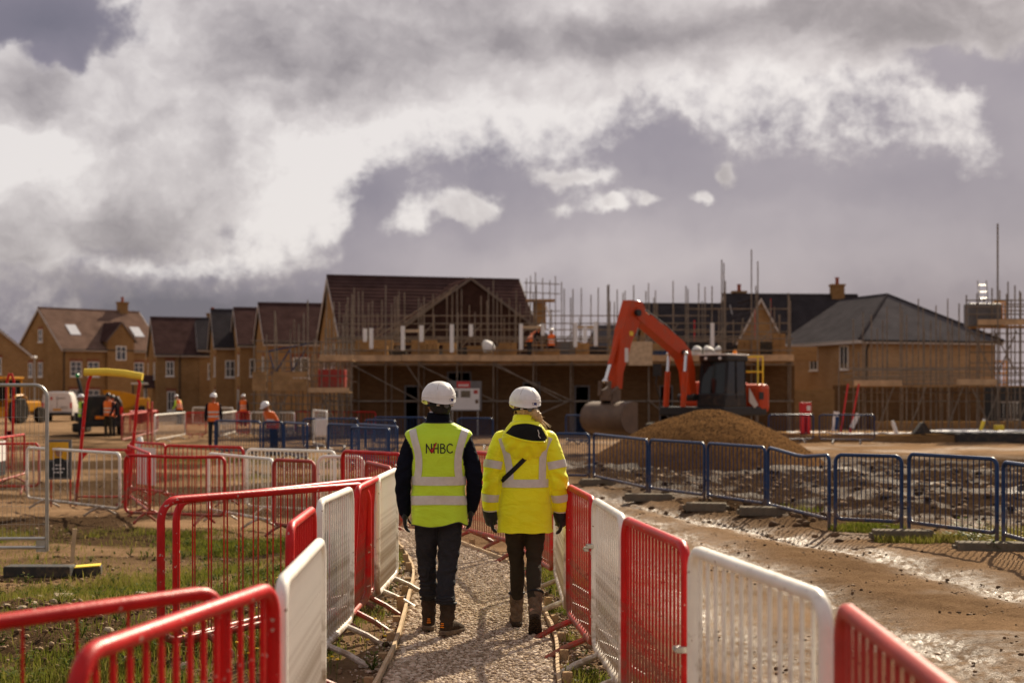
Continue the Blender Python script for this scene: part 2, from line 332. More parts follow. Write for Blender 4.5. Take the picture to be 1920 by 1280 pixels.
# value noise on arrays
def hsh(ix, iy, s): 
    h = (ix.astype(np.int64)*374761393+iy.astype(np.int64)*668265263+s*974711) & 0x7fffffff
    h = (h ^ (h >> 13))*1274126177 & 0x7fffffff
    return ((h ^ (h >> 16)) & 0xffff)/65535.
def vnoise(x, y, s=0):
    ix, iy = np.floor(x), np.floor(y); fx, fy = x-ix, y-iy; fx = fx*fx*(3-2*fx); fy = fy*fy*(3-2*fy)
    a, b, c, d = hsh(ix, iy, s), hsh(ix+1, iy, s), hsh(ix, iy+1, s), hsh(ix+1, iy+1, s)
    return (a*(1-fx)+b*fx)*(1-fy)+(c*(1-fx)+d*fx)*fy
def fbm(x, y, o=4, s=0, g=.5):
    t = 0; a = 1; n = 0
    for i in range(o): t = t+a*vnoise(x*2**i, y*2**i, s+i*17); n += a; a *= g
    return t/n-.5
def sst(a, b, x):
    t = np.clip((x-a)/(b-a), 0, 1); return t*t*(3-2*t)
def pix(px, py, z=0.):           # point at height z seen at that pixel
    d = FPX*(CAMH-z)/(py-HOR); return Vector(((px-960)/FPX*d, d, z))
def at(px, d, z=0.): return Vector(((px-960)/FPX*d, d, z))
def zat(py, d): return CAMH+(HOR-py)*d/FPX
def polyd(x, y, pts):            # distance to a polyline, signed nothing
    best = np.full(np.shape(x), 1e9)
    for (ax, ay), (bx, by) in zip(pts[:-1], pts[1:]):
        dx, dy = bx-ax, by-ay; t = np.clip(((x-ax)*dx+(y-ay)*dy)/(dx*dx+dy*dy), 0, 1)
        best = np.minimum(best, np.hypot(x-ax-t*dx, y-ay-t*dy))
    return best
# ------------------------------------------------------------------ ground
PL = [(-.80, 1.), (-.79, 6), (-.785, 8.54), (-.783, 9.71), (-.852, 11.83), (-.926, 13.57), (-1.09, 14.98), (-1.275, 16.2), (-1.45, 17.2), (-2.1, 18.8), (-3.2, 20.2)]
PR = [(.27, 1.), (.27, 6), (.272, 8.54), (.294, 9.82), (.265, 10.86), (.193, 11.98), (-.03, 14.4), (-.317, 15.4), (-.547, 16.2), (-.85, 17.4), (-1.5, 19.0), (-2.6, 21.0)]
RUT_IN = [(3.3, 4), (3.07, 8.54), (2.84, 10.25), (2.57, 13.2), (2.2, 17.7), (1.25, 23), (-.6, 30), (-4, 38), (-10, 46)]
RUT_OUT = [(5.2, 7), (4.85, 10.5), (4.5, 12.5), (4.13, 14.9), (3.46, 17.1), (2.1, 22.0), (.3, 29), (-3, 36), (-9, 43)]
RUT_NEAR = [(1.75, 4), (1.68, 8), (1.6, 12), (1.25, 16), (.75, 20)]
def pxl(y, P): return np.interp(y, [p[1] for p in P], [p[0] for p in P])
def gbase(x, y):
    x = np.asarray(x, float); y = np.asarray(y, float)
    return -.24*sst(1.5, 3.6, -x)*sst(10.5, 16, y)*(1-sst(30, 44, y)) - .10*sst(9, 13, y)*sst(-1.1, -1.6, x)*(1-sst(30, 44, y))
def gmask(x, y):
    xl, xr = pxl(y, PL), pxl(y, PR); on = sst(xl-.05, xl+.04, x)*(1-sst(xr-.04, xr+.05, x))*(1-sst(19, 20.5, y))
    return on
def gz(x, y):
    x = np.asarray(x, float); y = np.asarray(y, float)
    near = 1-sst(45, 80, np.hypot(x, y)); p = gmask(x, y)
    z = gbase(x, y)*(1-p*.6)
    di, do, dn = polyd(x, y, RUT_IN), polyd(x, y, RUT_OUT), polyd(x, y, RUT_NEAR)
    track = np.maximum(np.maximum(np.exp(-(di/.32)**2), np.exp(-(do/.34)**2)), .7*np.exp(-(dn/.3)**2))
    z = z + near*(1-p)*(.10*fbm(x*.7, y*.7, 4, 3)+.05*fbm(x*4, y*4, 4, 9)+.022*fbm(x*16, y*16, 3, 21))
    z = z - near*(1-p)*.065*track
    # tyre lugs pressed along the ruts
    z = z + near*(1-p)*track*.026*np.sin((y*1.0+np.abs(x)*.6)*2*PI/.16)*(vnoise(x*2, y*2, 5) > .35)
    # churned ground beyond the blue fence and on the left
    rough = sst(2.6, 4.6, x+.22*(y-18))*sst(17, 20, y)*(1-sst(34, 44, y))
    z = z + rough*(.42*np.abs(fbm(x*1.0, y*1.6, 4, 41))+.16*np.abs(fbm(x*4, y*6, 3, 43)))
    clod = sst(1.1, 1.7, -x)*(1-sst(6, 9, -x))*(1-sst(15, 18, y))*sst(.50, .64, vnoise(x*.9+3, y*.9, 77))
    z = z + clod*(.22*np.abs(fbm(x*5, y*5, 4, 61))+.10*np.abs(fbm(x*14, y*14, 3, 63)))
    z = z + p*.012*fbm(x*5, y*5, 3, 33)
    return z
def gzf(x, y): return float(gz(np.array([x]), np.array([y]))[0])
def axis_pts(segs):
    out = []
    for a, b, st in segs: out += list(np.arange(a, b-1e-6, st))
    out.append(segs[-1][1]); return np.array(out)
gx = axis_pts([(-4000, -600, 850), (-600, -100, 50), (-100, -30, 5), (-30, -9, .7), (-9, -4.5, .16), (-4.5, -1.0, .055), (-1.0, .5, .11), (.5, 5.5, .055), (5.5, 10, .16), (10, 30, .7), (30, 100, 5), (100, 600, 50), (600, 4000, 850)])
gy = axis_pts([(-1500, -50, 250), (-50, 0, 5), (0, 7, .3), (7, 14, .055), (14, 22, .085), (22, 34, .17), (34, 60, .5), (60, 140, 4), (140, 600, 46), (600, 5000, 550)])
X, Y = np.meshgrid(gx, gy); Z = gz(X, Y)
nx, ny = len(gx), len(gy)
idx = np.arange(nx*ny).reshape(ny, nx)
quads = np.stack([idx[:-1, :-1], idx[:-1, 1:], idx[1:, 1:], idx[1:, :-1]], -1).reshape(-1, 4)
def np_mesh(name, V, F, mats):
    me = bpy.data.meshes.new(name); V = np.asarray(V, np.float32); F = np.asarray(F, np.int32); k = F.shape[1]
    me.vertices.add(len(V)); me.vertices.foreach_set('co', V.ravel()); me.loops.add(F.size); me.loops.foreach_set('vertex_index', F.ravel())
    me.polygons.add(len(F)); me.polygons.foreach_set('loop_start', np.arange(0, F.size, k, dtype=np.int32)); me.polygons.foreach_set('loop_total', np.full(len(F), k, np.int32))
    me.update(calc_edges=True); me.validate()
    for m in mats: me.materials.append(m)
    return me
def add_attr(me, name, vals):
    a = me.attributes.new(name, 'FLOAT', 'POINT'); a.data.foreach_set('value', np.asarray(vals, np.float32).ravel())
# surface properties: wetness, darkness of soil, gravel share, grass share
di, do, dn = polyd(X, Y, RUT_IN), polyd(X, Y, RUT_OUT), polyd(X, Y, RUT_NEAR)
wob = fbm(X*1.5, Y*1.5, 4, 90)
wet = np.exp(-((di+wob*.5)/.30)**2)*.8+np.exp(-((do+wob*.5)/.28)**2)*.95+.75*np.exp(-((dn+wob*.4)/.40)**2)
trackside = sst(.5, 1.0, X)*(1-sst(36, 44, Y))
rough_zone = sst(2.6, 4.6, X+.22*(Y-18))*sst(17, 20, Y)*(1-sst(34, 44, Y))
wet = np.clip(wet*trackside+rough_zone*.32*sst(.64, .74, vnoise(X*1.1, Y*1.1, 55)+.12*wob)+.4*sst(.66, .76, vnoise(X*.8, Y*.8, 57))*(X > .5), 0, 1)
dark = np.clip(rough_zone*(1-.35*wet)+.85*sst(.42, .58, vnoise(X*.55, Y*.8, 58)+.25*wob)*sst(1.2, 2.2, -X)*sst(16, 19, Y)*(1-sst(60, 80, Y))+.14*trackside*sst(.55, .7, vnoise(X*1.2, Y*.5, 59)+.3*wob)+.75*sst(.45, .65, vnoise(X*.9+3, Y*.9, 77))*sst(1.1, 1.7, -X)*(1-sst(13, 15, Y)), 0, 1)
GRASSF = lambda x, y: np.clip((sst(.95, 1.35, -x-.10*np.sin(y))*(1-sst(19.5, 22., y)))*(1-.95*sst(.50, .62, vnoise(x*.9+3, y*.9, 77)))*(.15+.85*sst(.30, .52, vnoise(x*1.9, y*1.9, 78))), 0, 1)
grs = GRASSF(X, Y)*(X > -9)
pth = gmask(X, Y)
me = np_mesh('ground', np.stack([X, Y, Z], -1).reshape(-1, 3), quads, [])
for nme, a in (('wet', wet), ('dark', dark), ('grassy', grs), ('path', pth)): add_attr(me, nme, a)
me.polygons.foreach_set('use_smooth', [True]*len(me.polygons))
def ground_mat():
    m = bpy.data.materials.new('site_soil'); m.use_nodes = True; t = m.node_tree; b = t.nodes['Principled BSDF']; L = t.links
    def n(ty, **k):
        q = t.nodes.new(ty)
        for a, v in k.items(): setattr(q, a, v)
        return q
    def att(nm): q = n('ShaderNodeAttribute'); q.attribute_name = nm; return q.outputs['Fac']
    co = n('ShaderNodeTexCoord').outputs['Object']
    def nz(sc, d=7, r=.62):
        q = n('ShaderNodeTexNoise'); q.inputs['Scale'].default_value = sc; q.inputs['Detail'].default_value = d; q.inputs['Roughness'].default_value = r; L.new(co, q.inputs[0]); return q.outputs[0]
    def mix(f, a, c, bl='MIX'):
        q = n('ShaderNodeMix', data_type='RGBA', blend_type=bl)
        for i, v in ((0, f), (6, a), (7, c)):
            if isinstance(v, (int, float)): q.inputs[i].default_value = v
            elif isinstance(v, tuple): q.inputs[i].default_value = v+(1,)
            else: L.new(v, q.inputs[i])
        return q.outputs[2]
    def ramp(f, stops):
        q = n('ShaderNodeValToRGB'); L.new(f, q.inputs[0]); e = q.color_ramp.elements
        e[0].position, e[0].color = stops[0][0], stops[0][1]+(1,); e[1].position, e[1].color = stops[-1][0], stops[-1][1]+(1,)
        for p, c in stops[1:-1]: q2 = e.new(p); q2.color = c+(1,)
        return q.outputs[0]
    big, mid, fine = nz(.5), nz(5), nz(45)
    c = ramp(mid, [(.3, (.150, .088, .046)), (.5, (.26, .162, .09)), (.7, (.35, .228, .135))])
    c = mix(.5, c, ramp(fine, [(.33, (.085, .050, .028)), (.60, (.34, .22, .128))]))
    c = mix(.45, c, ramp(big, [(.38, (.11, .066, .036)), (.62, (.35, .228, .135))]))
    c = mix(att('dark'), c, ramp(fine, [(.4, (.026, .016, .010)), (.68, (.085, .052, .030))]))
    c = mix(att('grassy'), c, ramp(mid, [(.35, (.055, .042, .018)), (.65, (.10, .085, .03))]))
    wm = n('ShaderNodeMath', operation='MULTIPLY'); L.new(att('wet'), wm.inputs[0]); L.new(ramp(nz(9, 6), [(.36, (.25, .25, .25)), (.54, (1, 1, 1))]), wm.inputs[1]); wv = wm.outputs[0]
    c = mix(wv, c, mix(.5, c, (.12, .085, .06)))
    L.new(c, b.inputs['Base Color'])
    rr = n('ShaderNodeMapRange'); L.new(wv, rr.inputs[0]); rr.inputs[3].default_value = .92; rr.inputs[4].default_value = .38; L.new(rr.outputs[0], b.inputs['Roughness'])
    sp = n('ShaderNodeMapRange'); L.new(wv, sp.inputs[0]); sp.inputs[3].default_value = .0; sp.inputs[4].default_value = .22; L.new(sp.outputs[0], b.inputs['Specular IOR Level'])
    bh = n('ShaderNodeMath', operation='MULTIPLY_ADD'); L.new(nz(150, 6, .7), bh.inputs[0]); bh.inputs[1].default_value = .6; L.new(nz(28, 8, .7), bh.inputs[2])
    bp = n('ShaderNodeBump'); bp.inputs['Strength'].default_value = .95; bp.inputs['Distance'].default_value = .035; L.new(bh.outputs[0], bp.inputs['Height']); L.new(bp.outputs[0], b.inputs['Normal'])
    return m
me.materials.append(ground_mat())
struct(link('ground', me))

# gravel path: base sheet with real stones over it
M['gravel'] = mat('path_gravel', (.30, .215, .14), .85, .4, 60, .8, 90)
ys = np.concatenate([np.arange(2, 8, .5), np.arange(8, 21, .1)]); rows = []
for y in ys:
    xl, xr = float(pxl(y, PL)), float(pxl(y, PR)); rows.append([(xl+.005+(xr-xl-.01)*k/14, y+.0*k, gzf(xl+(xr-xl)*k/14, y)+.012+.016*math.sin(PI*k/14)) for k in range(15)])
mb = MB(); mb.grid(rows, closed=False); o = mb.build('path', 'gravel', smooth=True); struct(o)
def stones_mesh(name, P, S, mats, flat=.6, seed=1):
    rng = np.random.RandomState(seed)
    t = (1+5**.5)/2; iv = np.array([(-1, t, 0), (1, t, 0), (-1, -t, 0), (1, -t, 0), (0, -1, t), (0, 1, t), (0, -1, -t), (0, 1, -t), (t, 0, -1), (t, 0, 1), (-t, 0, -1), (-t, 0, 1)])/1.9
    fi = np.array([(0, 11, 5), (0, 5, 1), (0, 1, 7), (0, 7, 10), (0, 10, 11), (1, 5, 9), (5, 11, 4), (11, 10, 2), (10, 7, 6), (7, 1, 8), (3, 9, 4), (3, 4, 2), (3, 2, 6), (3, 6, 8), (3, 8, 9), (4, 9, 5), (2, 4, 11), (6, 2, 10), (8, 6, 7), (9, 8, 1)])
    n = len(P); V = iv[None]*(1+.35*(rng.rand(n, 12, 1)-.5)); sc = np.stack([S*(.8+.5*rng.rand(n)), S*(.6+.4*rng.rand(n)), S*flat*(.6+.5*rng.rand(n))], -1)
    V = V*sc[:, None, :]; a = rng.rand(n)*2*PI; ca, sa = np.cos(a), np.sin(a); tl = (rng.rand(n)-.5)*.9; ct, st = np.cos(tl), np.sin(tl)
    x, y, z = V[..., 0], V[..., 1], V[..., 2]; y, z = y*ct[:, None]-z*st[:, None], y*st[:, None]+z*ct[:, None]
    V = np.stack([x*ca[:, None]-y*sa[:, None], x*sa[:, None]+y*ca[:, None], z], -1)+P[:, None, :]
    F = (fi[None]+(np.arange(n)*12)[:, None, None]).reshape(-1, 3)
    me = np_mesh(name, V.reshape(-1, 3), F, mats); add_attr(me, 'tone', np.repeat(rng.rand(n), 12)); return me
def tone_mat(name, cols, rough=.8, bump=.3, trans=0.):
    m = bpy.data.materials.new(name); m.use_nodes = True; t = m.node_tree; b = t.nodes['Principled BSDF']; L = t.links
    at_ = t.nodes.new('ShaderNodeAttribute'); at_.attribute_name = 'tone'; rp = t.nodes.new('ShaderNodeValToRGB'); L.new(at_.outputs['Fac'], rp.inputs[0]); e = rp.color_ramp.elements
    e[0].color = cols[0]+(1,); e[1].color = cols[-1]+(1,)
    for i, c in enumerate(cols[1:-1]): q = e.new((i+1)/(len(cols)-1)); q.color = c+(1,)
    L.new(rp.outputs[0], b.inputs['Base Color']); b.inputs['Roughness'].default_value = rough; b.inputs['Specular IOR Level'].default_value = .03
    if trans:
        tr = t.nodes.new('ShaderNodeBsdfTranslucent'); L.new(rp.outputs[0], tr.inputs[0]); ms = t.nodes.new('ShaderNodeMixShader'); ms.inputs[0].default_value = trans
        L.new(b.outputs[0], ms.inputs[1]); L.new(tr.outputs[0], ms.inputs[2]); L.new(ms.outputs[0], t.nodes['Material Output'].inputs[0])
    elif bump:
        nz = t.nodes.new('ShaderNodeTexNoise'); nz.inputs['Scale'].default_value = 150; bp = t.nodes.new('ShaderNodeBump'); bp.inputs['Strength'].default_value = bump; bp.inputs['Distance'].default_value = .004
        co = t.nodes.new('ShaderNodeTexCoord'); L.new(co.outputs['Object'], nz.inputs[0]); L.new(nz.outputs[0], bp.inputs['Height']); L.new(bp.outputs[0], b.inputs['Normal'])
    return m
M['stone'] = tone_mat('gravel_stone', [(.20, .145, .095), (.36, .275, .195), (.50, .40, .30), (.60, .51, .41)])
M['clodm'] = tone_mat('soil_clod', [(.05, .03, .017), (.11, .068, .038), (.21, .135, .08), (.36, .26, .165)])
rng = np.random.RandomState(3)
n = 26000; yy = 8.0+rng.rand(n)**1.25*10.0; tt = rng.rand(n); xl, xr = pxl(yy, PL), pxl(yy, PR); xx = xl+.02+(xr-xl-.04)*tt
ss = .007+.012*rng.rand(n)**2.2; ss *= 1+.5*(np.abs(tt-.5) > .36)
zz = gz(xx, yy)+.012+.016*np.sin(PI*tt)+ss*.15
ns = 2600; ys_ = 8.0+rng.rand(ns)*8; sd_ = rng.rand(ns) < .5; off_ = np.abs(rng.randn(ns))*.10+.03; xs_ = np.where(sd_, pxl(ys_, PL)-off_, pxl(ys_, PR)+off_); s_s = .006+.012*rng.rand(ns)**2
xx, yy, zz, ss = np.concatenate([xx, xs_]), np.concatenate([yy, ys_]), np.concatenate([zz, gz(xs_, ys_)+s_s*.3]), np.concatenate([ss, s_s])
struct(link('path_stones', stones_mesh('path_stones', np.stack([xx, yy, zz], -1), ss, [M['stone']], .6, 4)), 'stuff', 'loose grey-brown gravel stones covering the footpath')
# clods and small rubble on soil
def scatter_soil(n, x0, x1, y0, y1, smin, smax, fn, seed):
    rng = np.random.RandomState(seed); x = x0+(x1-x0)*rng.rand(n); y = y0+(y1-y0)*rng.rand(n); k = rng.rand(n) < fn(x, y); x, y = x[k], y[k]
    s = smin+(smax-smin)*rng.rand(len(x))**3; return np.stack([x, y, gz(x, y)+s*.15], -1), s
offpath = lambda x, y: (x < pxl(y, PL)-.06) | (x > pxl(y, PR)+.06)
Pa, Sa = scatter_soil(15000, -5.5, -.8, 7.5, 16, .004, .030, lambda x, y: offpath(x, y)*(.15+.85*sst(.45, .6, vnoise(x*.9+3, y*.9, 77))), 11)
Pb, Sb = scatter_soil(12000, .3, 6.5, 6.5, 22, .004, .022, lambda x, y: offpath(x, y)*(.06+.94*(vnoise(x*2.3, y*2.3, 79) > .66)), 12)
Pc, Sc = scatter_soil(3200, 1.5, 11, 17, 34, .012, .09, lambda x, y: sst(2.6, 4.6, x+.22*(y-18)), 13)
Pe, Se = scatter_soil(7000, -12, -1.6, 16, 36, .006, .035, lambda x, y: (vnoise(x*.55, y*.8, 58) > .5)*1., 19)
Pd, Sd = scatter_soil(5000, .3, 1.0, 8, 14, .006, .03, lambda x, y: offpath(x, y), 14)
struct(link('soil_clods', stones_mesh('soil_clods', np.concatenate([Pa, Pb, Pc, Pd, Pe]), np.concatenate([Sa, Sb, Sc, Sd, Se]), [M['clodm']], .7, 15)), 'stuff', 'crumbled clods of soil and small rubble over the muddy ground')

# grass: bent blades
def blades(name, x, y, h, wd, mats, seed, lean=.5):
    rng = np.random.RandomState(seed); n = len(x); a = rng.rand(n)*2*PI; l = lean*h*(.2+rng.rand(n)); z = gz(x, y)-.01
    dx, dy = np.cos(a), np.sin(a); b = rng.rand(n)*2*PI; ex, ey = np.cos(b)*wd, np.sin(b)*wd
    p0 = np.stack([x-ex, y-ey, z], -1); p1 = np.stack([x+ex, y+ey, z], -1); mx, my, mz = x+dx*l*.35, y+dy*l*.35, z+h*.6
    p2 = np.stack([mx+ex*.7, my+ey*.7, mz], -1); p3 = np.stack([mx-ex*.7, my-ey*.7, mz], -1); p4 = np.stack([x+dx*l, y+dy*l, z+h*(1-.25*rng.rand(n))], -1)
    V = np.stack([p0, p1, p2, p3, p4], 1).reshape(-1, 3); o = (np.arange(n)*5)[:, None]
    F = np.concatenate([np.stack([o[:, 0], o[:, 0]+1, o[:, 0]+2], -1), np.stack([o[:, 0], o[:, 0]+2, o[:, 0]+3], -1), np.stack([o[:, 0]+3, o[:, 0]+2, o[:, 0]+4], -1)])
    me = np_mesh(name, V, F, mats); add_attr(me, 'tone', np.repeat(np.clip(.5*rng.rand(n)+.5*vnoise(x*1.5, y*1.5, 91)+.0, 0, 1), 5)); return me
M['grass'] = tone_mat('grass_blade', [(.05, .065, .010), (.10, .12, .016), (.17, .175, .025), (.25, .20, .06), (.30, .22, .095)], .55, 0, .38)
M['leaf'] = tone_mat('weed_leaf', [(.035, .055, .012), (.07, .10, .02), (.12, .14, .03), (.17, .12, .05)], .5, 0, .35)
rng = np.random.RandomState(5)
n = 290000; x = -8.2+7.5*rng.rand(n); y = 7.6+14.4*rng.rand(n); k = (rng.rand(n) < GRASSF(x, y)*.9+.02) & (x < pxl(y, PL)-.05); x, y = x[k], y[k]
tall = (.03+.085*rng.rand(len(x))**1.6)*(.7+.9*vnoise(x*1.1, y*1.1, 95))
struct(link('rough_grass', blades('rough_grass', x, y, tall, .0028+.002*rng.rand(len(x)), [M['grass']], 6)), 'stuff', 'rough green and straw-coloured grass on the left of the footpath')
# right verge strip and tufts along the blue fence
n = 26000; x = .28+.9*rng.rand(n); y = 7.8+7*rng.rand(n); k = (rng.rand(n) < .75*sst(.55, .7, vnoise(x*2.2, y*2.2, 96))) & (x > pxl(y, PR)+.04) & (x < pxl(y, PR)+.55); x, y = x[k], y[k]
x2 = []; y2 = []
for (cx, cy, rx, ry, m_) in ((5.2, 16.9, .9, .35, 5200), (5.9, 16.2, .6, .3, 3600), (4.5, 18.0, .5, .25, 2000), (3.9, 20.2, .5, .3, 1200), (6.3, 15.6, .7, .5, 3800), (-3.2, 34, 4.5, 1.2, 5000), (-6, 39, 4, 1.5, 4000), (6.6, 17.6, .8, .8, 3000)):
    a = rng.rand(m_)*2*PI; r_ = np.sqrt(rng.rand(m_)); x2.append(cx+rx*r_*np.cos(a)); y2.append(cy+ry*r_*np.sin(a))
x = np.concatenate([x]+x2); y = np.concatenate([y]+y2)
struct(link('verge_grass', blades('verge_grass', x, y, .03+.10*rng.rand(len(x))**1.5, .003+.002*rng.rand(len(x)), [M['grass']], 8)), 'stuff', 'thin bright grass along the fences right of the footpath')
# weeds: rosettes of broad leaves with stalks (ground cover), yellow flower heads
def weeds(name, spots, seed):
    rng = np.random.RandomState(seed); V = []; F = []; T = []
    for (cx, cy, s) in spots:
        z0 = gzf(cx, cy)
        for k in range(rng.randint(12, 26)):
            a = rng.rand()*2*PI; h = s*(.25+.9*rng.rand()); out = s*(.15+.7*rng.rand()); L = s*(.22+.25*rng.rand()); wd = L*.26
            bx, by, bz = cx+math.cos(a)*out*.5, cy+math.sin(a)*out*.5, z0+h*.7; d = Vector((math.cos(a), math.sin(a), rng.rand()*.9-.25)).normalized(); sd_ = d.cross(Vector((0, 0, 1))).normalized()
            b = Vector((bx, by, bz)); o = len(V); V += [b, b+d*L*.5+sd_*wd, b+d*L, b+d*L*.5-sd_*wd]; F += [(o, o+1, o+2), (o, o+2, o+3)]; T += [rng.rand()]*4
            if k % 3 == 0:
                g = Vector((cx, cy, z0)); o = len(V); q = Vector((.003, .002, 0)); V += [g-q, g+q, b+q, b-q]; F += [(o, o+1, o+2), (o, o+2, o+3)]; T += [.1]*4
    me = np_mesh(name, np.array([tuple(v) for v in V]), np.array(F), [M['leaf']]); add_attr(me, 'tone', T); return me
rng = np.random.RandomState(15); sp = []
while len(sp) < 560:
    x_, y_ = -6+5.3*rng.rand(), 7.9+12*rng.rand()
    if x_ < pxl(y_, PL)-.08 and rng.rand() < .25+.75*float(GRASSF(np.array([x_]), np.array([y_]))[0]): sp.append((x_, y_, .04+.10*rng.rand()))
for k in range(70):
    y_ = 8.2+6*rng.rand(); sp.append((float(pxl(y_, PR))+.1+.4*rng.rand(), y_, .03+.06*rng.rand()))
for k in range(40): sp.append((5.2+1.8*rng.rand(), 15.6+2.2*rng.rand(), .08+.2*rng.rand()))
struct(link('broadleaf_weeds', weeds('broadleaf_weeds', sp, 16)), 'stuff', 'low broad-leaved weeds scattered through the verge')
mb = MB(); rng = np.random.RandomState(17)
for k in range(90):
    if k < 62: x_, y_ = -2.6+1.75*rng.rand(), 8.4+6*rng.rand()
    else: x_, y_ = 5.0+2*rng.rand(), 15.6+2*rng.rand()
    if x_ > pxl(y_, PL)-.05 and k < 62: continue
    z_ = gzf(x_, y_); h = .06+.12*rng.rand(); mb.tube([(x_, y_, z_), (x_+.02*rng.rand(), y_, z_+h)], .002, 4, mi=1); mb.sphere((x_+.01, y_, z_+h), (.013, .013, .006), 6, 4)
M['flower'] = mat('yellow_flower', (.75, .50, .01), .6, .1, 20); M['stalk'] = mat('flower_stalk', (.07, .10, .02), .6, .2, 20)
struct(mb.build('yellow_flowers', ['flower', 'stalk']), 'stuff', 'small yellow flower heads on thin stalks among the weeds')

# loose stones big enough to tell apart
def rock(name, label, loc, s, seed, m='conc', group=None):
    rng = np.random.RandomState(seed); bm = bmesh.new(); bmesh.ops.create_icosphere(bm, subdivisions=2, radius=1)
    for v in bm.verts:
        v.co = Vector((v.co.x*s[0], v.co.y*s[1], v.co.z*s[2]))*(1+.22*(rng.rand()-.5))
    me = bpy.data.meshes.new(name); bm.to_mesh(me); bm.free(); me.materials.append(M[m]); o = link(name, me); o.location = (loc[0], loc[1], gzf(loc[0], loc[1])+s[2]*.35); o.rotation_euler = (rng.rand()*.4, rng.rand()*.4, rng.rand()*6); return tag(o, label, 'stone', group)
M['palestone'] = mat('pale_stone', (.36, .29, .21), .85, .2, 12, .4, 40, dirt=MUD, dirt_amt=.6, dscale=14)
def block(name, label, px, py, d, rz, m='palestone', cat='stone', tilt=.15):
    p = pix(px, py); o = None; mb = MB(); mb.bbox((0, 0, d[2]/2), d, .008); o = mb.build(name, m); o.location = (p.x, p.y, gzf(p.x, p.y)-.015); o.rotation_euler = (tilt, tilt*.6, rz); return tag(o, label, cat)
block('broken_block', 'pale broken building block lying on the bare soil behind the long red rail', 120, 1078, (.19, .12, .085), .5)
block('brick_piece', 'flat brick offcut lying beside the pale broken block', 118, 1058, (.17, .10, .05), .2, 'plank', 'brick')
block('broken_block', 'squarish pale stone half hidden in grass beside the tall red barrier', 263, 1075, (.10, .08, .09), .9)
block('timber_offcut', 'flat timber plank lying in the grass behind the two near red barriers', 285, 1128, (.42, .10, .02), .15, 'plank', 'plank', .03)
block('timber_offcut', 'long thin board lying across the soil under the long red rail', 90, 1148, (.9, .05, .015), .22, 'plank', 'plank', .02)
for i, (px, py, s) in enumerate(((40, 1130, .05), (62, 1106, .06), (100, 1100, .05), (30, 1092, .06), (150, 1098, .04), (190, 1112, .045), (12, 1110, .05), (75, 1076, .05), (205, 1190, .05), (240, 1240, .05), (350, 1250, .05), (340, 1215, .04), (22, 1165, .05))):
    p = pix(px, py); rock('rubble_stone', 'pale rubble stone among others on the bare soil left of the footpath', p, (s, s*.8, s*.6), 40+i, 'palestone', 'rubble stones on the bare soil')
p = pix(970, 1185); rock('rubble_stone', 'dark pebble on the gravel path beside the raised boot', (p.x, p.y+.0), (.03, .025, .02), 77, 'conc')
# upright stake and plastic lid by the grey fence foot
p = pix(135, 1012, -.05); mb = MB(); mb.box((0, 0, .2), (.05, .03, .42)); o = mb.build('wooden_stake', 'plank'); o.location = (p.x, p.y, gzf(p.x, p.y)); o.rotation_euler = (0, .08, .3); tag(o, 'short wooden stake standing in the grass beside the grey mesh fence', 'stake')
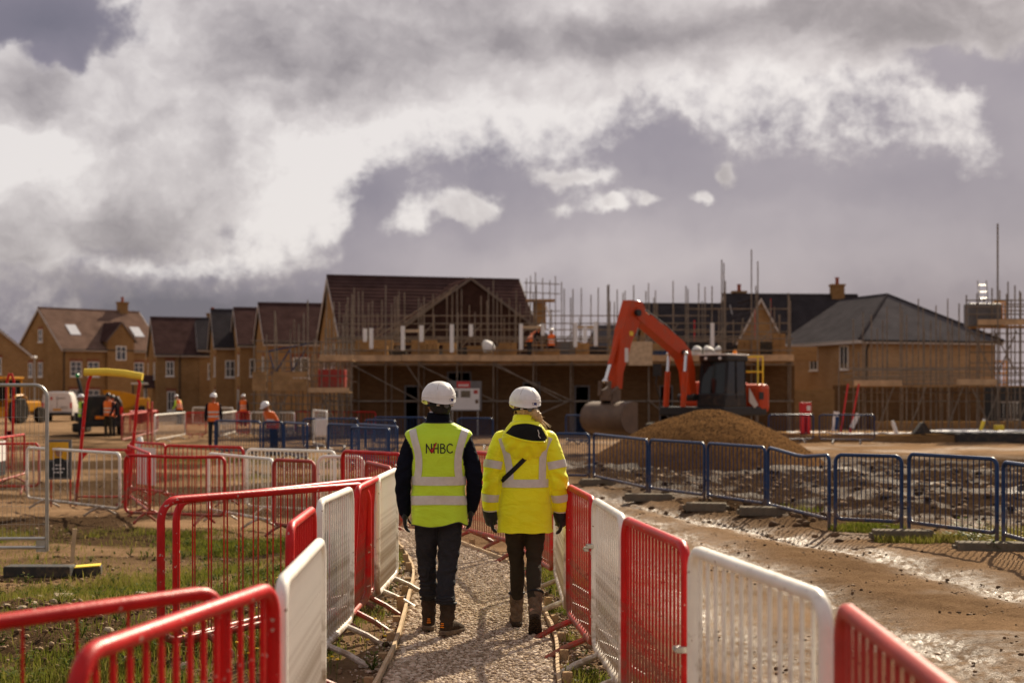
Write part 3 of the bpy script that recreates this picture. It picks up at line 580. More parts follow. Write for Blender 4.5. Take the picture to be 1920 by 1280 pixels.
# ------------------------------------------------------------------ barriers
_mc = {}
def cached(key, fn):
    if key not in _mc: _mc[key] = fn()
    return _mc[key]
def bar_mesh(h, r, m, seg=7):
    def f():
        mb = MB(); mb.tube([(0, 0, 0), (0, 0, h)], r, seg, caps=False); return mb.mesh('bar', m, True)
    return cached(('bar', round(h, 3), round(r, 4), m), f)
def barrier(label, A, B, color, zt=1.09, zb=.15, nb=18, tr=.024, br=.0075, feet=(.2, .8), spread=.27, corner=.10, lean=0., group=None, sep=True, legs=False, kink=None, dz=None, clip=None, plate=None):
    A, B = Vector((A[0], A[1], 0)), Vector((B[0], B[1], 0)); mid = (A+B)/2; L = (B-A).length; rz = math.atan2(B.y-A.y, B.x-A.x)
    z0 = float(gbase(mid.x, mid.y)) if dz is None else dz
    t = thing('barrier', label, 'barrier', (mid.x, mid.y, z0), rz, group, lean)
    h = L/2-tr; mb = MB(); pts = rrect(-h, h, zb, zt-tr, corner)
    if kink:   # a rail bent by a knock: (position, drop)
        kx, kd = kink; q = []
        for p in pts:
            q.append(p)
        pts = [(x, y, z-kd*max(0, 1-abs(x-kx)/(L*.5))) for x, y, z in sum([[p, ] for p in q], [])]
        top = [(x_, 0, zt-tr-kd*max(0, 1-abs(x_-kx)/(L*.5))) for x_ in np.linspace(h-corner, -h+corner, 9)[1:-1]]
        pts = pts[:6]+top+pts[6:]
    mb.tube(pts, tr, 10, closed=True)
    if legs:
        for sx in (-1, 1): mb.tube([(sx*h, 0, zb+corner), (sx*h, 0, 0.02)], tr*.95, 10)
    mb.build('frame', color, t, True)
    xs = [-h+(i+1)*2*h/(nb+1) for i in range(nb)]
    if sep:
        bmh = bar_mesh(zt-tr-zb, br, color)
        for x in xs:
            o = link('bar', bmh, t); o.location = (x, 0, zb)
            if kink: o.scale.z = 1-kink[1]*max(0, 1-abs(x-kink[0])/(L*.5))/(zt-tr-zb)
    else:
        mb = MB()
        for x in xs: mb.tube([(x, 0, zb), (x, 0, zt-tr)], br, 4, caps=False)
        mb.build('bar_infill', color, t)
    for f in (feet or ()):
        x = -h+2*h*f; mb = MB()
        for sy in (-1, 1): mb.tube([(x, 0, zb-.005), (x+.01*sy, sy*spread*.55, zb*.5+.008), (x+.015*sy, sy*spread, .012)], tr*.85, 8)
        mb.build('foot', color, t, True)
    if clip is not None:
        for (cx, cz) in clip:
            mb = MB(); mb.bbox((cx, -.02, cz), (.05, .07, .028), .005); mb.tube([(cx-.03, -.05, cz), (cx+.03, -.05, cz)], .008, 8); mb.build('coupling_clip', 'galv', t)
    if plate:
        for (x0, x1, za, zc, m_) in plate:
            mb = MB(); mb.box(((x0+x1)/2, -.026, (za+zc)/2), (x1-x0, .006, zc-za)); mb.build('notice_plate', m_, t)
    return t
BG = None
# right-hand row along the footpath
barrier('red barrier at the bend of the path, crossing behind the two walkers', (-.62, 16.9), (.02, 15.3), 'red', nb=22, br=.007)
barrier('red barrier just beyond the walker in the yellow jacket', (.02, 15.05), (.37, 12.85), 'red', nb=26, br=.007, clip=[(.95, .72)])
barrier('narrow-looking white barrier beyond the yellow jacket, between two red ones', (.39, 12.65), (.405, 10.5), 'white', nb=20)
barrier('red barrier beside the yellow sleeve, ending at a white barrier', (.41, 10.3), (.515, 9.0), 'red', nb=12, br=.0055, clip=[(.60, .75)])
barrier('white barrier with fine bars coupled between two red ones on the track side', (.52, 8.97), (.60, 7.65), 'white', nb=14, br=.0048, clip=[(-.64, .78)])
barrier('red barrier with scuffed yellow top edge between two white ones on the track side', (.60, 7.6), (.765, 6.2), 'red', nb=17, br=.0068, clip=[(.69, .62)])
barrier('white barrier coupled to the scuffed red one, closest white one to the track ruts', (.775, 6.15), (1.03, 4.62), 'white', nb=13, br=.0085, tr=.027)
barrier('faded red barrier at the near end of the row along the mud track', (1.04, 4.5), (.96, 2.7), 'redfade', nb=15, br=.010, tr=.027)
# left-hand row
p = pix
barrier('long red barrier with wide-spaced thin bars lying behind the near red one', (-2.05, 3.45), (-.975, 4.85), 'red', nb=8, br=.005, tr=.024, feet=(.3, .7))
barrier('bright red barrier with a worn glossy top rail, nearest on the grass side', (-1.115, 3.6), (-.822, 4.95), 'red', nb=13, br=.010, tr=.026)
barrier('white barrier joined to the bright red one with the glossy top rail', (-.815, 5.0), (-.87, 6.5), 'white', nb=22, br=.008)
barrier('short red barrier end with flaking paint poking up behind the white one', (-1.12, 7.15), (-1.16, 8.3), 'red', nb=12, br=.007)
barrier('muddy white barrier with its splayed feet on the weeds by the path edging', (-1.19, 8.75), (-1.135, 10.05), 'white', nb=14, br=.0058, lean=0)
barrier('red barrier leaning over beside the muddy white one', (-1.17, 10.15), (-1.14, 11.5), 'red', nb=16, br=.006, lean=.06)
barrier('tall red barrier with a bare curved top and thin wide-spaced bars standing in the grass', (-2.28, 9.15), (-1.08, 10.85), 'red', nb=13, br=.005, tr=.027, corner=.13, spread=.3)
barrier('red barrier doubled up right behind the one with the bare curved top', (-2.24, 9.42), (-1.06, 12.1), 'red', nb=15, br=.005, tr=.025, corner=.13, spread=.3)
barrier('white barrier strapped to the red curved corner beside the man in the vest', (-1.07, 11.25), (-1.03, 12.65), 'white', nb=22, br=.007)
# middle ground, left of the path
def tb(label, a, b, color, dz=None, zt=1.06, **k):      # from the pixels of the two top corners
    ga = float(gbase(*pix(a[0], a[1], zt-.12)[:2])) if dz is None else dz
    pa, pb = pix(a[0], a[1], zt+ga), pix(b[0], b[1], zt+ga); k.setdefault('group', None)
    return barrier(label, pa[:2], pb[:2], color, zt=zt, dz=ga, **k)
tb('white barrier crossing in front of a red one above the long grass', (390, 847), (513, 858), 'white', -.24, nb=13)
tb('red barrier with a dented top rail beside the white notice board frame', (232, 850), (424, 853), 'red', -.24, nb=16, kink=(.1, .02), tr=.025)
tb('white barrier in front of the yellow portrait poster, overlapping the grey mesh fence post', (50, 836), (226, 847), 'white', -.24, nb=12)
tb('red barrier with high corners standing behind the dented red rail', (308, 832), (458, 836), 'red', -.22, nb=16, tr=.025)
tb('white barrier with close bars at the back of the red and white pen', (460, 839), (631, 843), 'white', -.15, nb=22)
tb('rusty faded red barrier inside the pen beside two white ones', (511, 858), (592, 862), 'redfade', -.2, nb=16)
tb('white barrier behind the doubled red curved rails', (594, 852), (684, 853), 'white', -.15, nb=14)
tb('red barrier with a long straight rail just left of the green vest', (640, 842), (756, 848), 'red', -.05, nb=24)
tb('faded red short barrier behind the strapped white one', (686, 862), (733, 873), 'redfade', -.1, nb=9)
tb('red barrier carrying a white sheet beside the goal frame with the yellow bar', (243, 826), (311, 830), 'red', -.22, nb=8, plate=[(-.42, .42, .25, .95, 'sign')])
tb('narrow red barrier set at an angle in front of the white sheet', (240, 832), (281, 848), 'red', -.22, nb=8)
tb('red barrier with a white and dark notice at the left end of the site road', (-70, 828), (46, 812), 'red', -.2, nb=12, plate=[(-.3, .75, .55, .97, 'sign'), (-.3, .75, .25, .54, 'signdark')])
tb('low red barrier crossing in front of the white and dark notice', (-80, 830), (76, 829), 'red', -.2, nb=12, zt=1.0)
# blue fence along the track
BF = [((1038, 906), (1107, 908)), ((1113, 908), (1214, 933)), ((1217, 933), (1322, 948)), ((1326, 948), (1436, 966)), ((1439, 967), (1556, 996)), ((1563, 997), (1694, 1004)), ((1702, 1004), (1872, 1028)), ((1880, 1029), (1990, 1062))]
BL = ['first blue fence panel seen right of the yellow sleeve, behind the track', 'blue fence panel in front of the left foot of the gravel heap', 'blue fence panel in front of the middle of the gravel heap', 'blue fence panel in front of the right slope of the gravel heap',
      'bent blue fence panel with a sagging top rail past the gravel heap', 'blue fence panel standing square between the bent one and the tallest one', 'tall blue fence panel with weeds and yellow flowers behind it', 'blue fence panel beyond the tall one, at the end of the weedy strip']
for i, (a, b) in enumerate(BF):
    pa, pb = pix(*a), pix(*b)
    barrier(BL[i], pa[:2], pb[:2], 'blue', zt=1.0+.03*(i == 6), zb=.17, nb=(14 if i != 6 else 15), tr=.024, br=.007, feet=None, legs=True, dz=0, kink=(.15, .07) if i == 4 else None, corner=.09)
    if i in (2, 3, 5, 6): 
        pass
for (px, py, w_, rz, lb) in ((1120, 912, .62, .1, 'concrete fence foot beneath the first joint of the blue fence'), (1216, 938, .78, -.1, 'concrete fence foot below the blue panels at the heap\'s left foot'), (1324, 957, .6, -.2, 'mud-caked fence foot below the blue panels at the heap\'s middle'),
                         (1434, 971, .70, -.12, 'concrete fence foot below the joint with the bent blue panel'), (1692, 1010, .70, -.10, 'long block fence foot below the square blue panel and the tall one'), (1868, 1033, .86, -.12, 'long block fence foot at the far end of the tall blue panel')):
    q = pix(px, py); mb = MB(); mb.bbox((0, 0, .06), (w_, .24, .13), .02)
    for sx in (-1, 1): mb.bbox((sx*(w_/2+.01), 0, .05), (.06, .12, .07), .01)
    o = mb.build('fence_foot', 'conc'); o.location = (q.x, q.y, gzf(q.x, q.y)-.02); o.rotation_euler = (0, 0, rz); tag(o, lb, 'fence foot')
# distant barriers: from pixel column and distance
def fb(label, px1, d1, px2, d2, color, n=14, zt=1.05, dz=0., **k):
    return barrier(label, at(px1, d1)[:2], at(px2, d2)[:2], color, zt=zt, nb=n, sep=False, dz=dz, br=.010, tr=.028, feet=k.pop('feet', (.25, .75)), **k)
fb('pink-white barrier with mesh infill beside the black van', 228, 50, 293, 62, 'redfade', 30)
fb('pale barrier slanting from the red gate posts toward the stooping workman', 290, 50, 347, 57, 'white', 16)
fb('red barrier between the slanting pale barrier and the workman in dark sleeves', 347, 57, 388, 57, 'red', 12)
fb('pale barrier far off below the lit gable walls', 361, 80, 437, 78, 'white', 14)
fb('pale barrier just behind the workman in dark sleeves', 410, 54, 443, 62, 'white', 12)
fb('red barrier behind the workman facing the house row', 442, 60, 470, 60, 'red', 10)
fb('pale barrier under the low scaffold with timber panels', 469, 58, 553, 57, 'white', 14)
fb('red barrier in the shade below the low scaffold', 553, 60, 705, 59, 'red', 22)
fb('tall pale barrier standing askew by the hung white sheet', 587, 47, 613, 44, 'white', 6, 1.25)
fb('red barrier partly hidden by the pink-white mesh barrier', 243, 60, 296, 64, 'red', 14)
for i, (a, b, c, d, e) in enumerate(((402, 41, 489, 39.5, 'solid-looking blue barrier in front of the workman in dark sleeves'), (491, 39, 532, 39, 'blue barrier across the legs of the stooping orange workman'), (532, 38.5, 577, 36, 'blue barrier ending just right of the orange workman'),
                               (567, 44, 672, 44.5, 'thin blue barrier running behind the hung white sheet'), (614, 36, 672, 34.5, 'blue barrier to the right of the hung white sheet'), (657, 32.5, 731, 31, 'lowest blue barrier next to the man in the green vest'),
                               (671, 36, 746, 33, 'blue barrier behind the lowest one next to the green vest'), (684, 42, 742, 41, 'blue barrier with a shining pale top rail left of the green vest'), (700, 47, 800, 46.5, 'long blue barrier crossing behind the green vest'), (857, 45, 926, 45, 'blue barrier with a bright rail between the two helmets'))):
    fb(e, a, b, c, d, 'blue', 16, 1.02)
q = at(602, 43); mb = MB(); rows = []
for i in range(9): rows.append([(-.18+.36*k/10, .02*math.sin(k*2.1+i*.3), 1.02-.56*i/8) for k in range(11)])
mb.grid(rows, closed=False); o = mb.build('hung_sheet', 'sign', smooth=True); o.location = (q.x, q.y, 0); m_ = o.modifiers.new('s', 'SOLIDIFY'); m_.thickness = .01; tag(o, 'white sheet hung over the askew pale barrier', 'sheet')
fb('white barrier on the plinth behind the orange counterweight', 1440, 74, 1506, 74, 'white', 8, 1.05, .35)
fb('white barrier with a red edge on the plinth by the brown wall', 1596, 76, 1684, 76, 'white', 14, 1.1, .35)
fb('pale close-barred barrier overlapping on the plinth by the brown wall', 1685, 76, 1760, 76, 'white', 16, 1.05, .35)
fb('pale barrier in the middle of the overlapping run on the plinth', 1752, 77, 1832, 76, 'white', 16, 1.05, .35)
fb('pale barrier with a slanting rail at the end of the plinth by the dark scaffold', 1822, 76, 1914, 70, 'white', 14, 1.05, .35)
fb('red barrier behind the pale overlapping run on the plinth', 1690, 79, 1800, 79, 'red', 14, 1.0, .35)
fb('dark blue barrier in front of the red fire point', 1440, 50.5, 1526, 51, 'blue', 14)
fb('dark blue barrier right of the red fire point', 1535, 50.5, 1641, 50, 'blue', 16)
fb('blue barrier low behind the first panel at the yellow sleeve', 1060, 50, 1106, 49, 'blue', 10)

# ------------------------------------------------------------------ path edging
def edging(P, side):
    pts = cr([p for p in P if 5.5 <= p[1] <= 19.5], 10); pts = [(float(a), float(b)) for a, b in pts]
    cum = [0]
    for a, b in zip(pts[:-1], pts[1:]): cum.append(cum[-1]+math.hypot(b[0]-a[0], b[1]-a[1]))
    def pt(s): return np.array([np.interp(s, cum, [p[0] for p in pts]), np.interp(s, cum, [p[1] for p in pts])])
    s = 0; i = 0; bl = 1.55; rng = random.Random(5+side)
    while s < cum[-1]-.3:
        e = min(s+bl, cum[-1]); mb = MB(); rows = []; jog = rng.uniform(-.008, .008)
        for k in range(11):
            u = s+.004+(e-s-.008)*k/10; c = pt(u); t = pt(min(u+.05, cum[-1]))-pt(max(u-.05, 0)); t /= np.linalg.norm(t); nrm = np.array([-t[1], t[0]])*side
            z = gzf(c[0]+nrm[0]*.05, c[1])*.3; h = .055+rng.uniform(-.003, .003)
            a = c+nrm*(jog); b = c+nrm*(jog+.022); rows.append([(a[0], a[1], z-.06), (b[0], b[1], z-.06), (b[0], b[1], z+h), (a[0], a[1], z+h)])
        mb.grid(rows, True, (True, True)); o = mb.build('edging_board', 'plank')
        y_ = (s+e)/2; yv = pt(y_)[1]
        tag(o, ('thin timber edging board along the grass side of the footpath' if side > 0 else 'thin timber edging board along the track side of the footpath'), 'edging board', 'edging boards on the grass side' if side > 0 else 'edging boards on the track side')
        # pegs at the outside
        for f in (.08, .52):
            u = s+f*bl
            if u > cum[-1]-.1: continue
            c = pt(u); t = pt(min(u+.05, cum[-1]))-pt(max(u-.05, 0)); t /= np.linalg.norm(t); nrm = np.array([-t[1], t[0]])*side; c = c+nrm*(.022+.034+jog)
            hgt = .075+rng.uniform(-.02, .035); mb = MB(); mb.bbox((0, 0, (hgt-.1)/2), (.055, .055, hgt+.1), .004); o = mb.build('timber_peg', 'peg'); o.location = (c[0], c[1], 0); o.rotation_euler = (rng.uniform(-.07, .07), rng.uniform(-.07, .07), math.atan2(t[1], t[0])+rng.uniform(-.15, .15))
            tag(o, 'square timber peg holding the edging on the grass side' if side > 0 else 'square timber peg holding the edging on the track side', 'peg', 'edging pegs on the grass side' if side > 0 else 'edging pegs on the track side')
        s = e; i += 1
edging(PL, 1); edging(PR, -1)

# ------------------------------------------------------------------ gravel heap
M['heap'] = mat('heap_gravel', (.13, .068, .028), .95, .45, 25, .9, 40, spec=0.)
hc = at(1330, 34.2); rows = []; nr, na = 46, 110
for i in range(nr+1):
    r = i/nr; row = []
    for k in range(na):
        a = 2*PI*k/na; rx = 3.1 if math.cos(a) < 0 else 2.85
        rx *= 1+.06*math.sin(3*a+.5); ry = 2.9
        z = 1.36*(1-r**1.65)
        x, y = math.cos(a)*r*rx, math.sin(a)*r*ry
        row.append((x, y, z+.22*float(fbm(np.array([x*1.4+9]), np.array([y*1.4]), 4, 5)[0])*(1-r)+.03*float(fbm(np.array([x*7]), np.array([y*7]), 3, 6)[0]) - (.06 if i == nr else 0)))
    rows.append(row)
mb = MB(); mb.grid(rows, True, (True, False)); o = mb.build('gravel_heap', 'heap', smooth=80); o.location = (hc.x, hc.y, .0); tag(o, 'big brown gravel heap behind the blue fence panels', 'gravel heap')
rng = np.random.RandomState(9); n = 9000; a = rng.rand(n)*2*PI; r = np.sqrt(rng.rand(n))*1.05
bv = BVHTree.FromPolygons([Vector(v) for v in mb.v], mb.f); P_ = []; S_ = []
for i in range(n):
    x_, y_ = math.cos(a[i])*r[i]*2.85, math.sin(a[i])*r[i]*2.85
    if y_ > .6: continue
    h_ = bv.ray_cast(Vector((x_, y_, 5)), Vector((0, 0, -1)))
    if h_[0] is None: continue
    P_.append((x_+hc.x, y_+hc.y, h_[0].z+.005)); S_.append(.008+.010*rng.rand()**2)
M['heapstone'] = tone_mat('heap_stone', [(.08, .040, .015), (.13, .068, .027), (.18, .10, .042), (.24, .14, .065)])
me = stones_mesh('heap_stones', np.array(P_)-np.array([hc.x, hc.y, 0]), np.array(S_), [M['heapstone']], .7, 10); o2 = link('heap_stones', me, o); o2['kind'] = 'stuff'

# ------------------------------------------------------------------ grey mesh fence panel, its feet and the goal frames
q = pix(88, 1024, .03); t = thing('mesh_fence_panel', 'tall grey steel mesh fence panel with rounded corner, standing in rubber feet', 'fence', (q.x, q.y, -.12), R(3))
mb = MB(); W_, H_ = 3.3, 1.98; pts = [(0, 0, .1), (0, 0, H_-.16)]+[(-.14+.14*math.cos(R(a_)), 0, H_-.16+.14*math.sin(R(a_))) for a_ in range(10, 91, 16)]+[(-W_+.14, 0, H_-.02)]
mb.tube(pts, .021, 10); mb.tube([(-W_, 0, .1), (-W_, 0, H_-.15), (-W_+.14, 0, H_-.02)], .021, 10); mb.build('frame', 'galv', t, True)
for z_, nm in ((.14, 'lower_rail'), (.24, 'middle_rail')): mb = MB(); mb.tube([(-W_, 0, z_), (-.02, 0, z_)], .019, 8); mb.build(nm, 'galv', t, True)
mb = MB()
for i in range(66): x_ = -.04-i*.05; mb.tube([(x_, 0, .24), (x_, 0, H_-.03)], .0016, 4, caps=False)
for i in range(8): mb.tube([(-W_, .003, .4+i*.2), (-.02, .003, .4+i*.2)], .0016, 4, caps=False)
mb.build('wire_mesh', 'galv', t)
mb = MB(); mb.box((-.06, 0, .16), (.12, .012, .14)); mb.build('gusset_plate', 'galv', t)
for dx, lb, m_ in ((-.2, 'black rubber fence foot under the grey mesh panel post', 'rubber'), ):
    mb = MB(); mb.bbox((0, 0, .065), (.75, .24, .13), .02); o = mb.build('fence_foot', m_); o.location = (q.x+dx+.12, q.y, gzf(q.x, q.y)-.01); tag(o, lb, 'fence foot')
mb = MB(); mb.bbox((0, 0, .05), (.30, .2, .1), .012); mb.box((0, 0, .108), (.28, .19, .012), mi=1); o = mb.build('fence_foot', ['rubber', 'yellowfoam']); o.location = (q.x+.42, q.y+.15, gzf(q.x, q.y)-.01); o.rotation_euler = (.02, -.06, .2); tag(o, 'small black block with a yellow top next to the mesh fence foot', 'fence foot')

def goal(label, px_l, px_r, py_top, d, dz, tilt, wid=None, bar=True):
    a, b = at(px_l, d), at(px_r, d); t = thing('goal_frame', label, 'goal frame', ((a.x+b.x)/2, d, dz), 0); h = zat(py_top, d)-dz; w_ = (b.x-a.x)/2
    for s_, nm in ((-1, 'upright'), (1, 'upright')):
        mb = MB(); mb.tube([(s_*w_-tilt, 0, 0), (s_*w_-tilt*.2, 0, h*.8), (s_*w_, 0, h*.93), (s_*w_-s_*.06, 0, h)], .028, 10); mb.build(nm, 'red', t, True)
        mb = MB(); mb.prism([(s_*w_-tilt*.6-.0, .78), (s_*w_-tilt*.55-s_*.16, .98), (s_*w_-tilt*.5, .98)], -.02, .02); mb.build('gusset', 'red', t)
    mb = MB(); mb.tube([(-w_-tilt*.55, .01, .98), (w_-tilt*.55, .01, .98)], .02, 8); mb.tube([(-w_-tilt*.9, .01, .16), (w_-tilt*.9, .01, .16)], .02, 8); mb.build('cross_rail', 'red', t, True)
    if bar:
        mb = MB(); mb.tube([(-w_-.06, 0, h+.03), (-w_*.3, 0, h+.035), (w_*.4, 0, h+.01), (w_+.05, 0, h-.05)], [.066, .068, .066, .066], 14); mb.build('foam_bar', 'yellowfoam', t, True)
    return t
goal('red goal-shaped gate frame with a yellow foam-wrapped crossbar', 165, 262, 701, 25, -.22, .22)
goal('thin red gate frame without a yellow bar beside the yellow machine', 13, 26, 700, 33, -.1, .05, bar=False)
# portrait poster on its stand behind the white barrier
q = at(113, 24.5); t = thing('safety_poster', 'framed safety poster with a face on yellow above dark text panel', 'poster', (q.x, q.y, -.2), .1)
s_ = 24.5/FPX; mb = MB(); W_ = 42*s_; z0, z1 = zat(898, 24.5)+.2, zat(824, 24.5)+.2; mb.box((0, 0, (z0+z1)/2), (W_, .03, z1-z0)); mb.build('board', 'signgrey', t)
zm = z0+(z1-z0)*.47; mb = MB(); mb.box((-.02, -.019, (zm+z1)/2-.01), (W_*.84, .006, z1-zm-.06)); mb.build('yellow_panel', 'signyellow', t)
mb = MB(); mb.box((-.02, -.019, (zm+z0)/2+.01), (W_*.9, .006, zm-z0-.05)); mb.build('text_panel', 'signdark', t)
zc = zm+.115; mb = MB(); mb.sphere((-.02, -.022, zc+.035), (.062, .004, .085), 14, 8); mb.build('printed_face', 'skin', t)
mb = MB(); mb.sphere((-.02, -.0222, zm+.0), (.10, .003, .05), 14, 8); mb.build('printed_shoulders', 'signdark', t)
rng = random.Random(3)
for r_, (n_, wd) in enumerate(((2, .05), (4, .045), (3, .05))):
    mb = MB(); x_ = -n_*wd*.62
    for k in range(n_): l_ = wd*rng.uniform(.8, 1.1); mb.box((x_+l_/2-.02, -.0235, zm-.075-r_*.062), (l_, .002, .022)); x_ += l_+.014
    mb.build('print_line', 'sign', t)
mb = MB()
for s2 in (-1, 1): mb.tube([(s2*W_*.42, .04, 0), (s2*W_*.42, .02, z1)], .014, 8)
mb.build('stand', 'red', t, True)
# ------------------------------------------------------------------ houses
def slope_courses(mb, a, b, c, d, n, lip=.035, mi=0):
    """roof plane: a,b = ridge ends (left,right), c,d = eave ends (left,right); stepped tile courses"""
    a, b, c, d = map(Vector, (a, b, c, d)); nrm = (c-a).cross(b-a).normalized()
    if nrm.z < 0: nrm = -nrm
    for i in range(n):
        t0, t1 = i/n, (i+1)/n; p0, p1 = a.lerp(c, t0), b.lerp(d, t0); p2, p3 = b.lerp(d, t1), a.lerp(c, t1)
        q3, q2 = p3+nrm*lip, p2+nrm*lip
        mb.add([p0, p1, q2, q3, p2, p3], [(0, 1, 2, 3), (3, 2, 4, 5)], mi)
def opening(root, side, dims, u, z, w_, h_, door=False, lintel=True, grid=(2, 2)):
    W, D = dims
    def T(uu, out, zz):
        return {'front': (uu, -out, zz), 'left': (-out, uu, zz), 'right': (W+out, uu, zz)}[side]
    def bx(mb, u0, u1, o0, o1, z0, z1):
        vs = [T(uu, oo, zz) for zz in (z0, z1) for oo in (o0, o1) for uu in (u0, u1)]; mb.add(vs, [(0, 2, 3, 1), (4, 5, 7, 6), (0, 1, 5, 4), (2, 6, 7, 3), (0, 4, 6, 2), (1, 3, 7, 5)])
    f = .06; mb = MB(); u0, u1, z0, z1 = u-w_/2, u+w_/2, z, z+h_
    bx(mb, u0, u0+f, 0, .05, z0, z1); bx(mb, u1-f, u1, 0, .05, z0, z1); bx(mb, u0+f, u1-f, 0, .048, z0, z0+f); bx(mb, u0+f, u1-f, 0, .048, z1-f, z1)
    if not door:
        for k in range(1, grid[0]): x_ = u0+w_*k/grid[0]; bx(mb, x_-.025, x_+.025, 0, .046, z0+f, z1-f)
        for k in range(1, grid[1]): y_ = z0+h_*k/grid[1]; bx(mb, u0+f, u1-f, 0, .044, y_-.02, y_+.02)
    o = mb.build('door' if door else 'window', 'upvc', root)
    mb = MB(); bx(mb, u0+f*.9, u1-f*.9, 0, .02, z0+f*.9, z1-f*.9); mb.build('door_leaf' if door else 'pane', 'signdark' if door else 'pane', o)
    if not door: mb = MB(); bx(mb, u0-.06, u1+.06, 0, .09, z0-.08, z0-.002); mb.build('sill', 'upvc', o)
    if lintel: mb = MB(); bx(mb, u0-.1, u1+.1, .0, .012, z1+.003, z1+.26); mb.build('lintel', 'brickred', o)
def house(label, loc, rz, W, D, ev, rd, wall='brick', roof='tile', wins=(), chim=(), over=.3, hip=0., n=16, name='house', pipes=(), barge=True, skyl=(), porch=None):
    t = thing(name, label, 'house', loc, rz)
    mb = MB()
    if hip:
        mb.box((W/2, D/2, ev/2), (W, D, ev))
    else:
        pr = [(0, 0, 0), (0, D, 0), (0, D, ev), (0, D/2, rd-.12), (0, 0, ev)]; k = len(pr)
        vs = pr+[(W, y_, z_) for _, y_, z_ in pr]; mb.add(vs, [tuple(range(k)), tuple(range(2*k-1, k-1, -1))]+[(i, i+k, (i+1) % k+k, (i+1) % k) for i in range(k)])
    mb.build('wall', wall, t)
    s_ = (rd-ev)/(D/2); dz = over*s_; mb = MB()
    if hip:
        a, b = (hip, D/2, rd), (W-hip if hip < W/2 else W/2, D/2, rd); b = (max(b[0], a[0]+.01), D/2, rd); e = ev-dz*.6
        slope_courses(mb, a, b, (-over, -over, e), (W+over, -over, e), n); slope_courses(mb, a, b, (-over, D+over, e), (W+over, D+over, e), n)
        slope_courses(mb, a, a, (-over, D+over, e), (-over, -over, e), n); slope_courses(mb, b, b, (W+over, -over, e), (W+over, D+over, e), n)
    else:
        x0, x1 = -.18, W+.18
        slope_courses(mb, (x0, D/2, rd), (x1, D/2, rd), (x0, -over, ev-dz), (x1, -over, ev-dz), n); slope_courses(mb, (x0, D/2, rd), (x1, D/2, rd), (x0, D+over, ev-dz), (x1, D+over, ev-dz), n)
    rf = mb.build('roof', roof, t)
    mb = MB()
    if hip:
        for p_ in ((-over, -over), (W+over, -over)):
            mb.tube([((hip if p_[0] < 0 else W-hip), D/2, rd+.03), (p_[0], p_[1], ev-dz*.6+.06)], .09, 6)
        mb.tube([(hip, D/2, rd+.03), (W-hip, D/2, rd+.03)], .09, 6)
    else: mb.tube([(-.18, D/2, rd+.01), (W+.18, D/2, rd+.01)], .10, 6)
    mb.build('ridge_tiles', roof, rf)
    mb = MB(); ez = ev-dz*(.6 if hip else 1); mb.box((W/2, -over+.02, ez-.09), (W+2*(over if hip else .18), .06, .18))
    if hip: mb.box((-over+.02, D/2, ez-.09), (.06, D+2*over-.05, .18))
    mb.build('fascia', 'fascia', t)
    mb = MB(); mb.tube([(-.2, -over-.05, ez-.02), (W+.2, -over-.05, ez-.02)], .06, 6); mb.build('gutter', 'black', t)
    if barge and not hip:
        for x_ in (-.2, W+.2):
            mb = MB()
            for y_, z_ in ((-over, ev-dz), (D+over, ev-dz)):
                a, b = Vector((x_, D/2, rd-.02)), Vector((x_, y_, z_-.02)); mb.add([a+Vector((0, 0, -.2)), a, b, b+Vector((0, 0, -.2)), a+Vector((.05, 0, -.2)), a+Vector((.05, 0, 0)), b+Vector((.05, 0, 0)), b+Vector((.05, 0, -.2))], [(0, 1, 2, 3), (4, 7, 6, 5), (1, 5, 6, 2), (0, 3, 7, 4)])
            mb.build('bargeboard', 'fascia', t)
    for wn in wins: opening(t, wn[0], (W, D), *wn[1:5], **(wn[5] if len(wn) > 5 else {}))
    for (cx, cy, ch) in chim:
        c_ = MB(); zb_ = rd-abs(cy-D/2)*s_-.6; c_.bbox((cx, cy, (zb_+rd+ch)/2), (.9, .62, rd+ch-zb_), .02); c_.box((cx, cy, rd+ch-.06), (1.02, .74, .14)); o = c_.build('chimney', wall, t)
        mb = MB(); mb.lathe([(.14, 0), (.12, .35), (.15, .42), (.15, .5)], (cx, cy, rd+ch), 10); mb.build('chimney_pot', 'clay', o)
    for px_ in pipes: mb = MB(); mb.tube([(px_, -.08, 0), (px_, -.08, ez-.5), (px_, -over, ez-.1)], .05, 6); mb.build('downpipe', 'black', t)
    for (sx_, f0, f1, w_) in skyl:     # roof windows on the front slope
        p = lambda x_, f_: Vector((x_, D/2-(D/2+over)*f_, rd-(rd-ev+dz)*f_+.09))
        mb = MB(); mb.add([p(sx_, f0), p(sx_+w_, f0), p(sx_+w_, f1), p(sx_, f1)]+[v+Vector((0, 0, -.1)) for v in (p(sx_, f0), p(sx_+w_, f0), p(sx_+w_, f1), p(sx_, f1))], [(0, 1, 2, 3), (0, 3, 7, 4), (1, 5, 6, 2), (3, 2, 6, 7), (0, 4, 5, 1)]); mb.build('skylight', 'skylightm', t)
    if porch is not None:
        mb = MB(); x_ = porch; mb.prism([(x_-.9, 2.25), (x_, 3.2), (x_+.9, 2.25)], -.75, -.02); o = mb.build('porch_roof', roof, t); mb = MB()
        for s2 in (-1, 1): mb.box((x_+s2*.75, -.6, 1.12), (.1, .1, 2.22))
        mb.build('porch_post', 'upvc', o)
    return t
M['skylightm'] = mat('skylight_glass', (.55, .55, .57), .12, .05, 2, spec=1.)
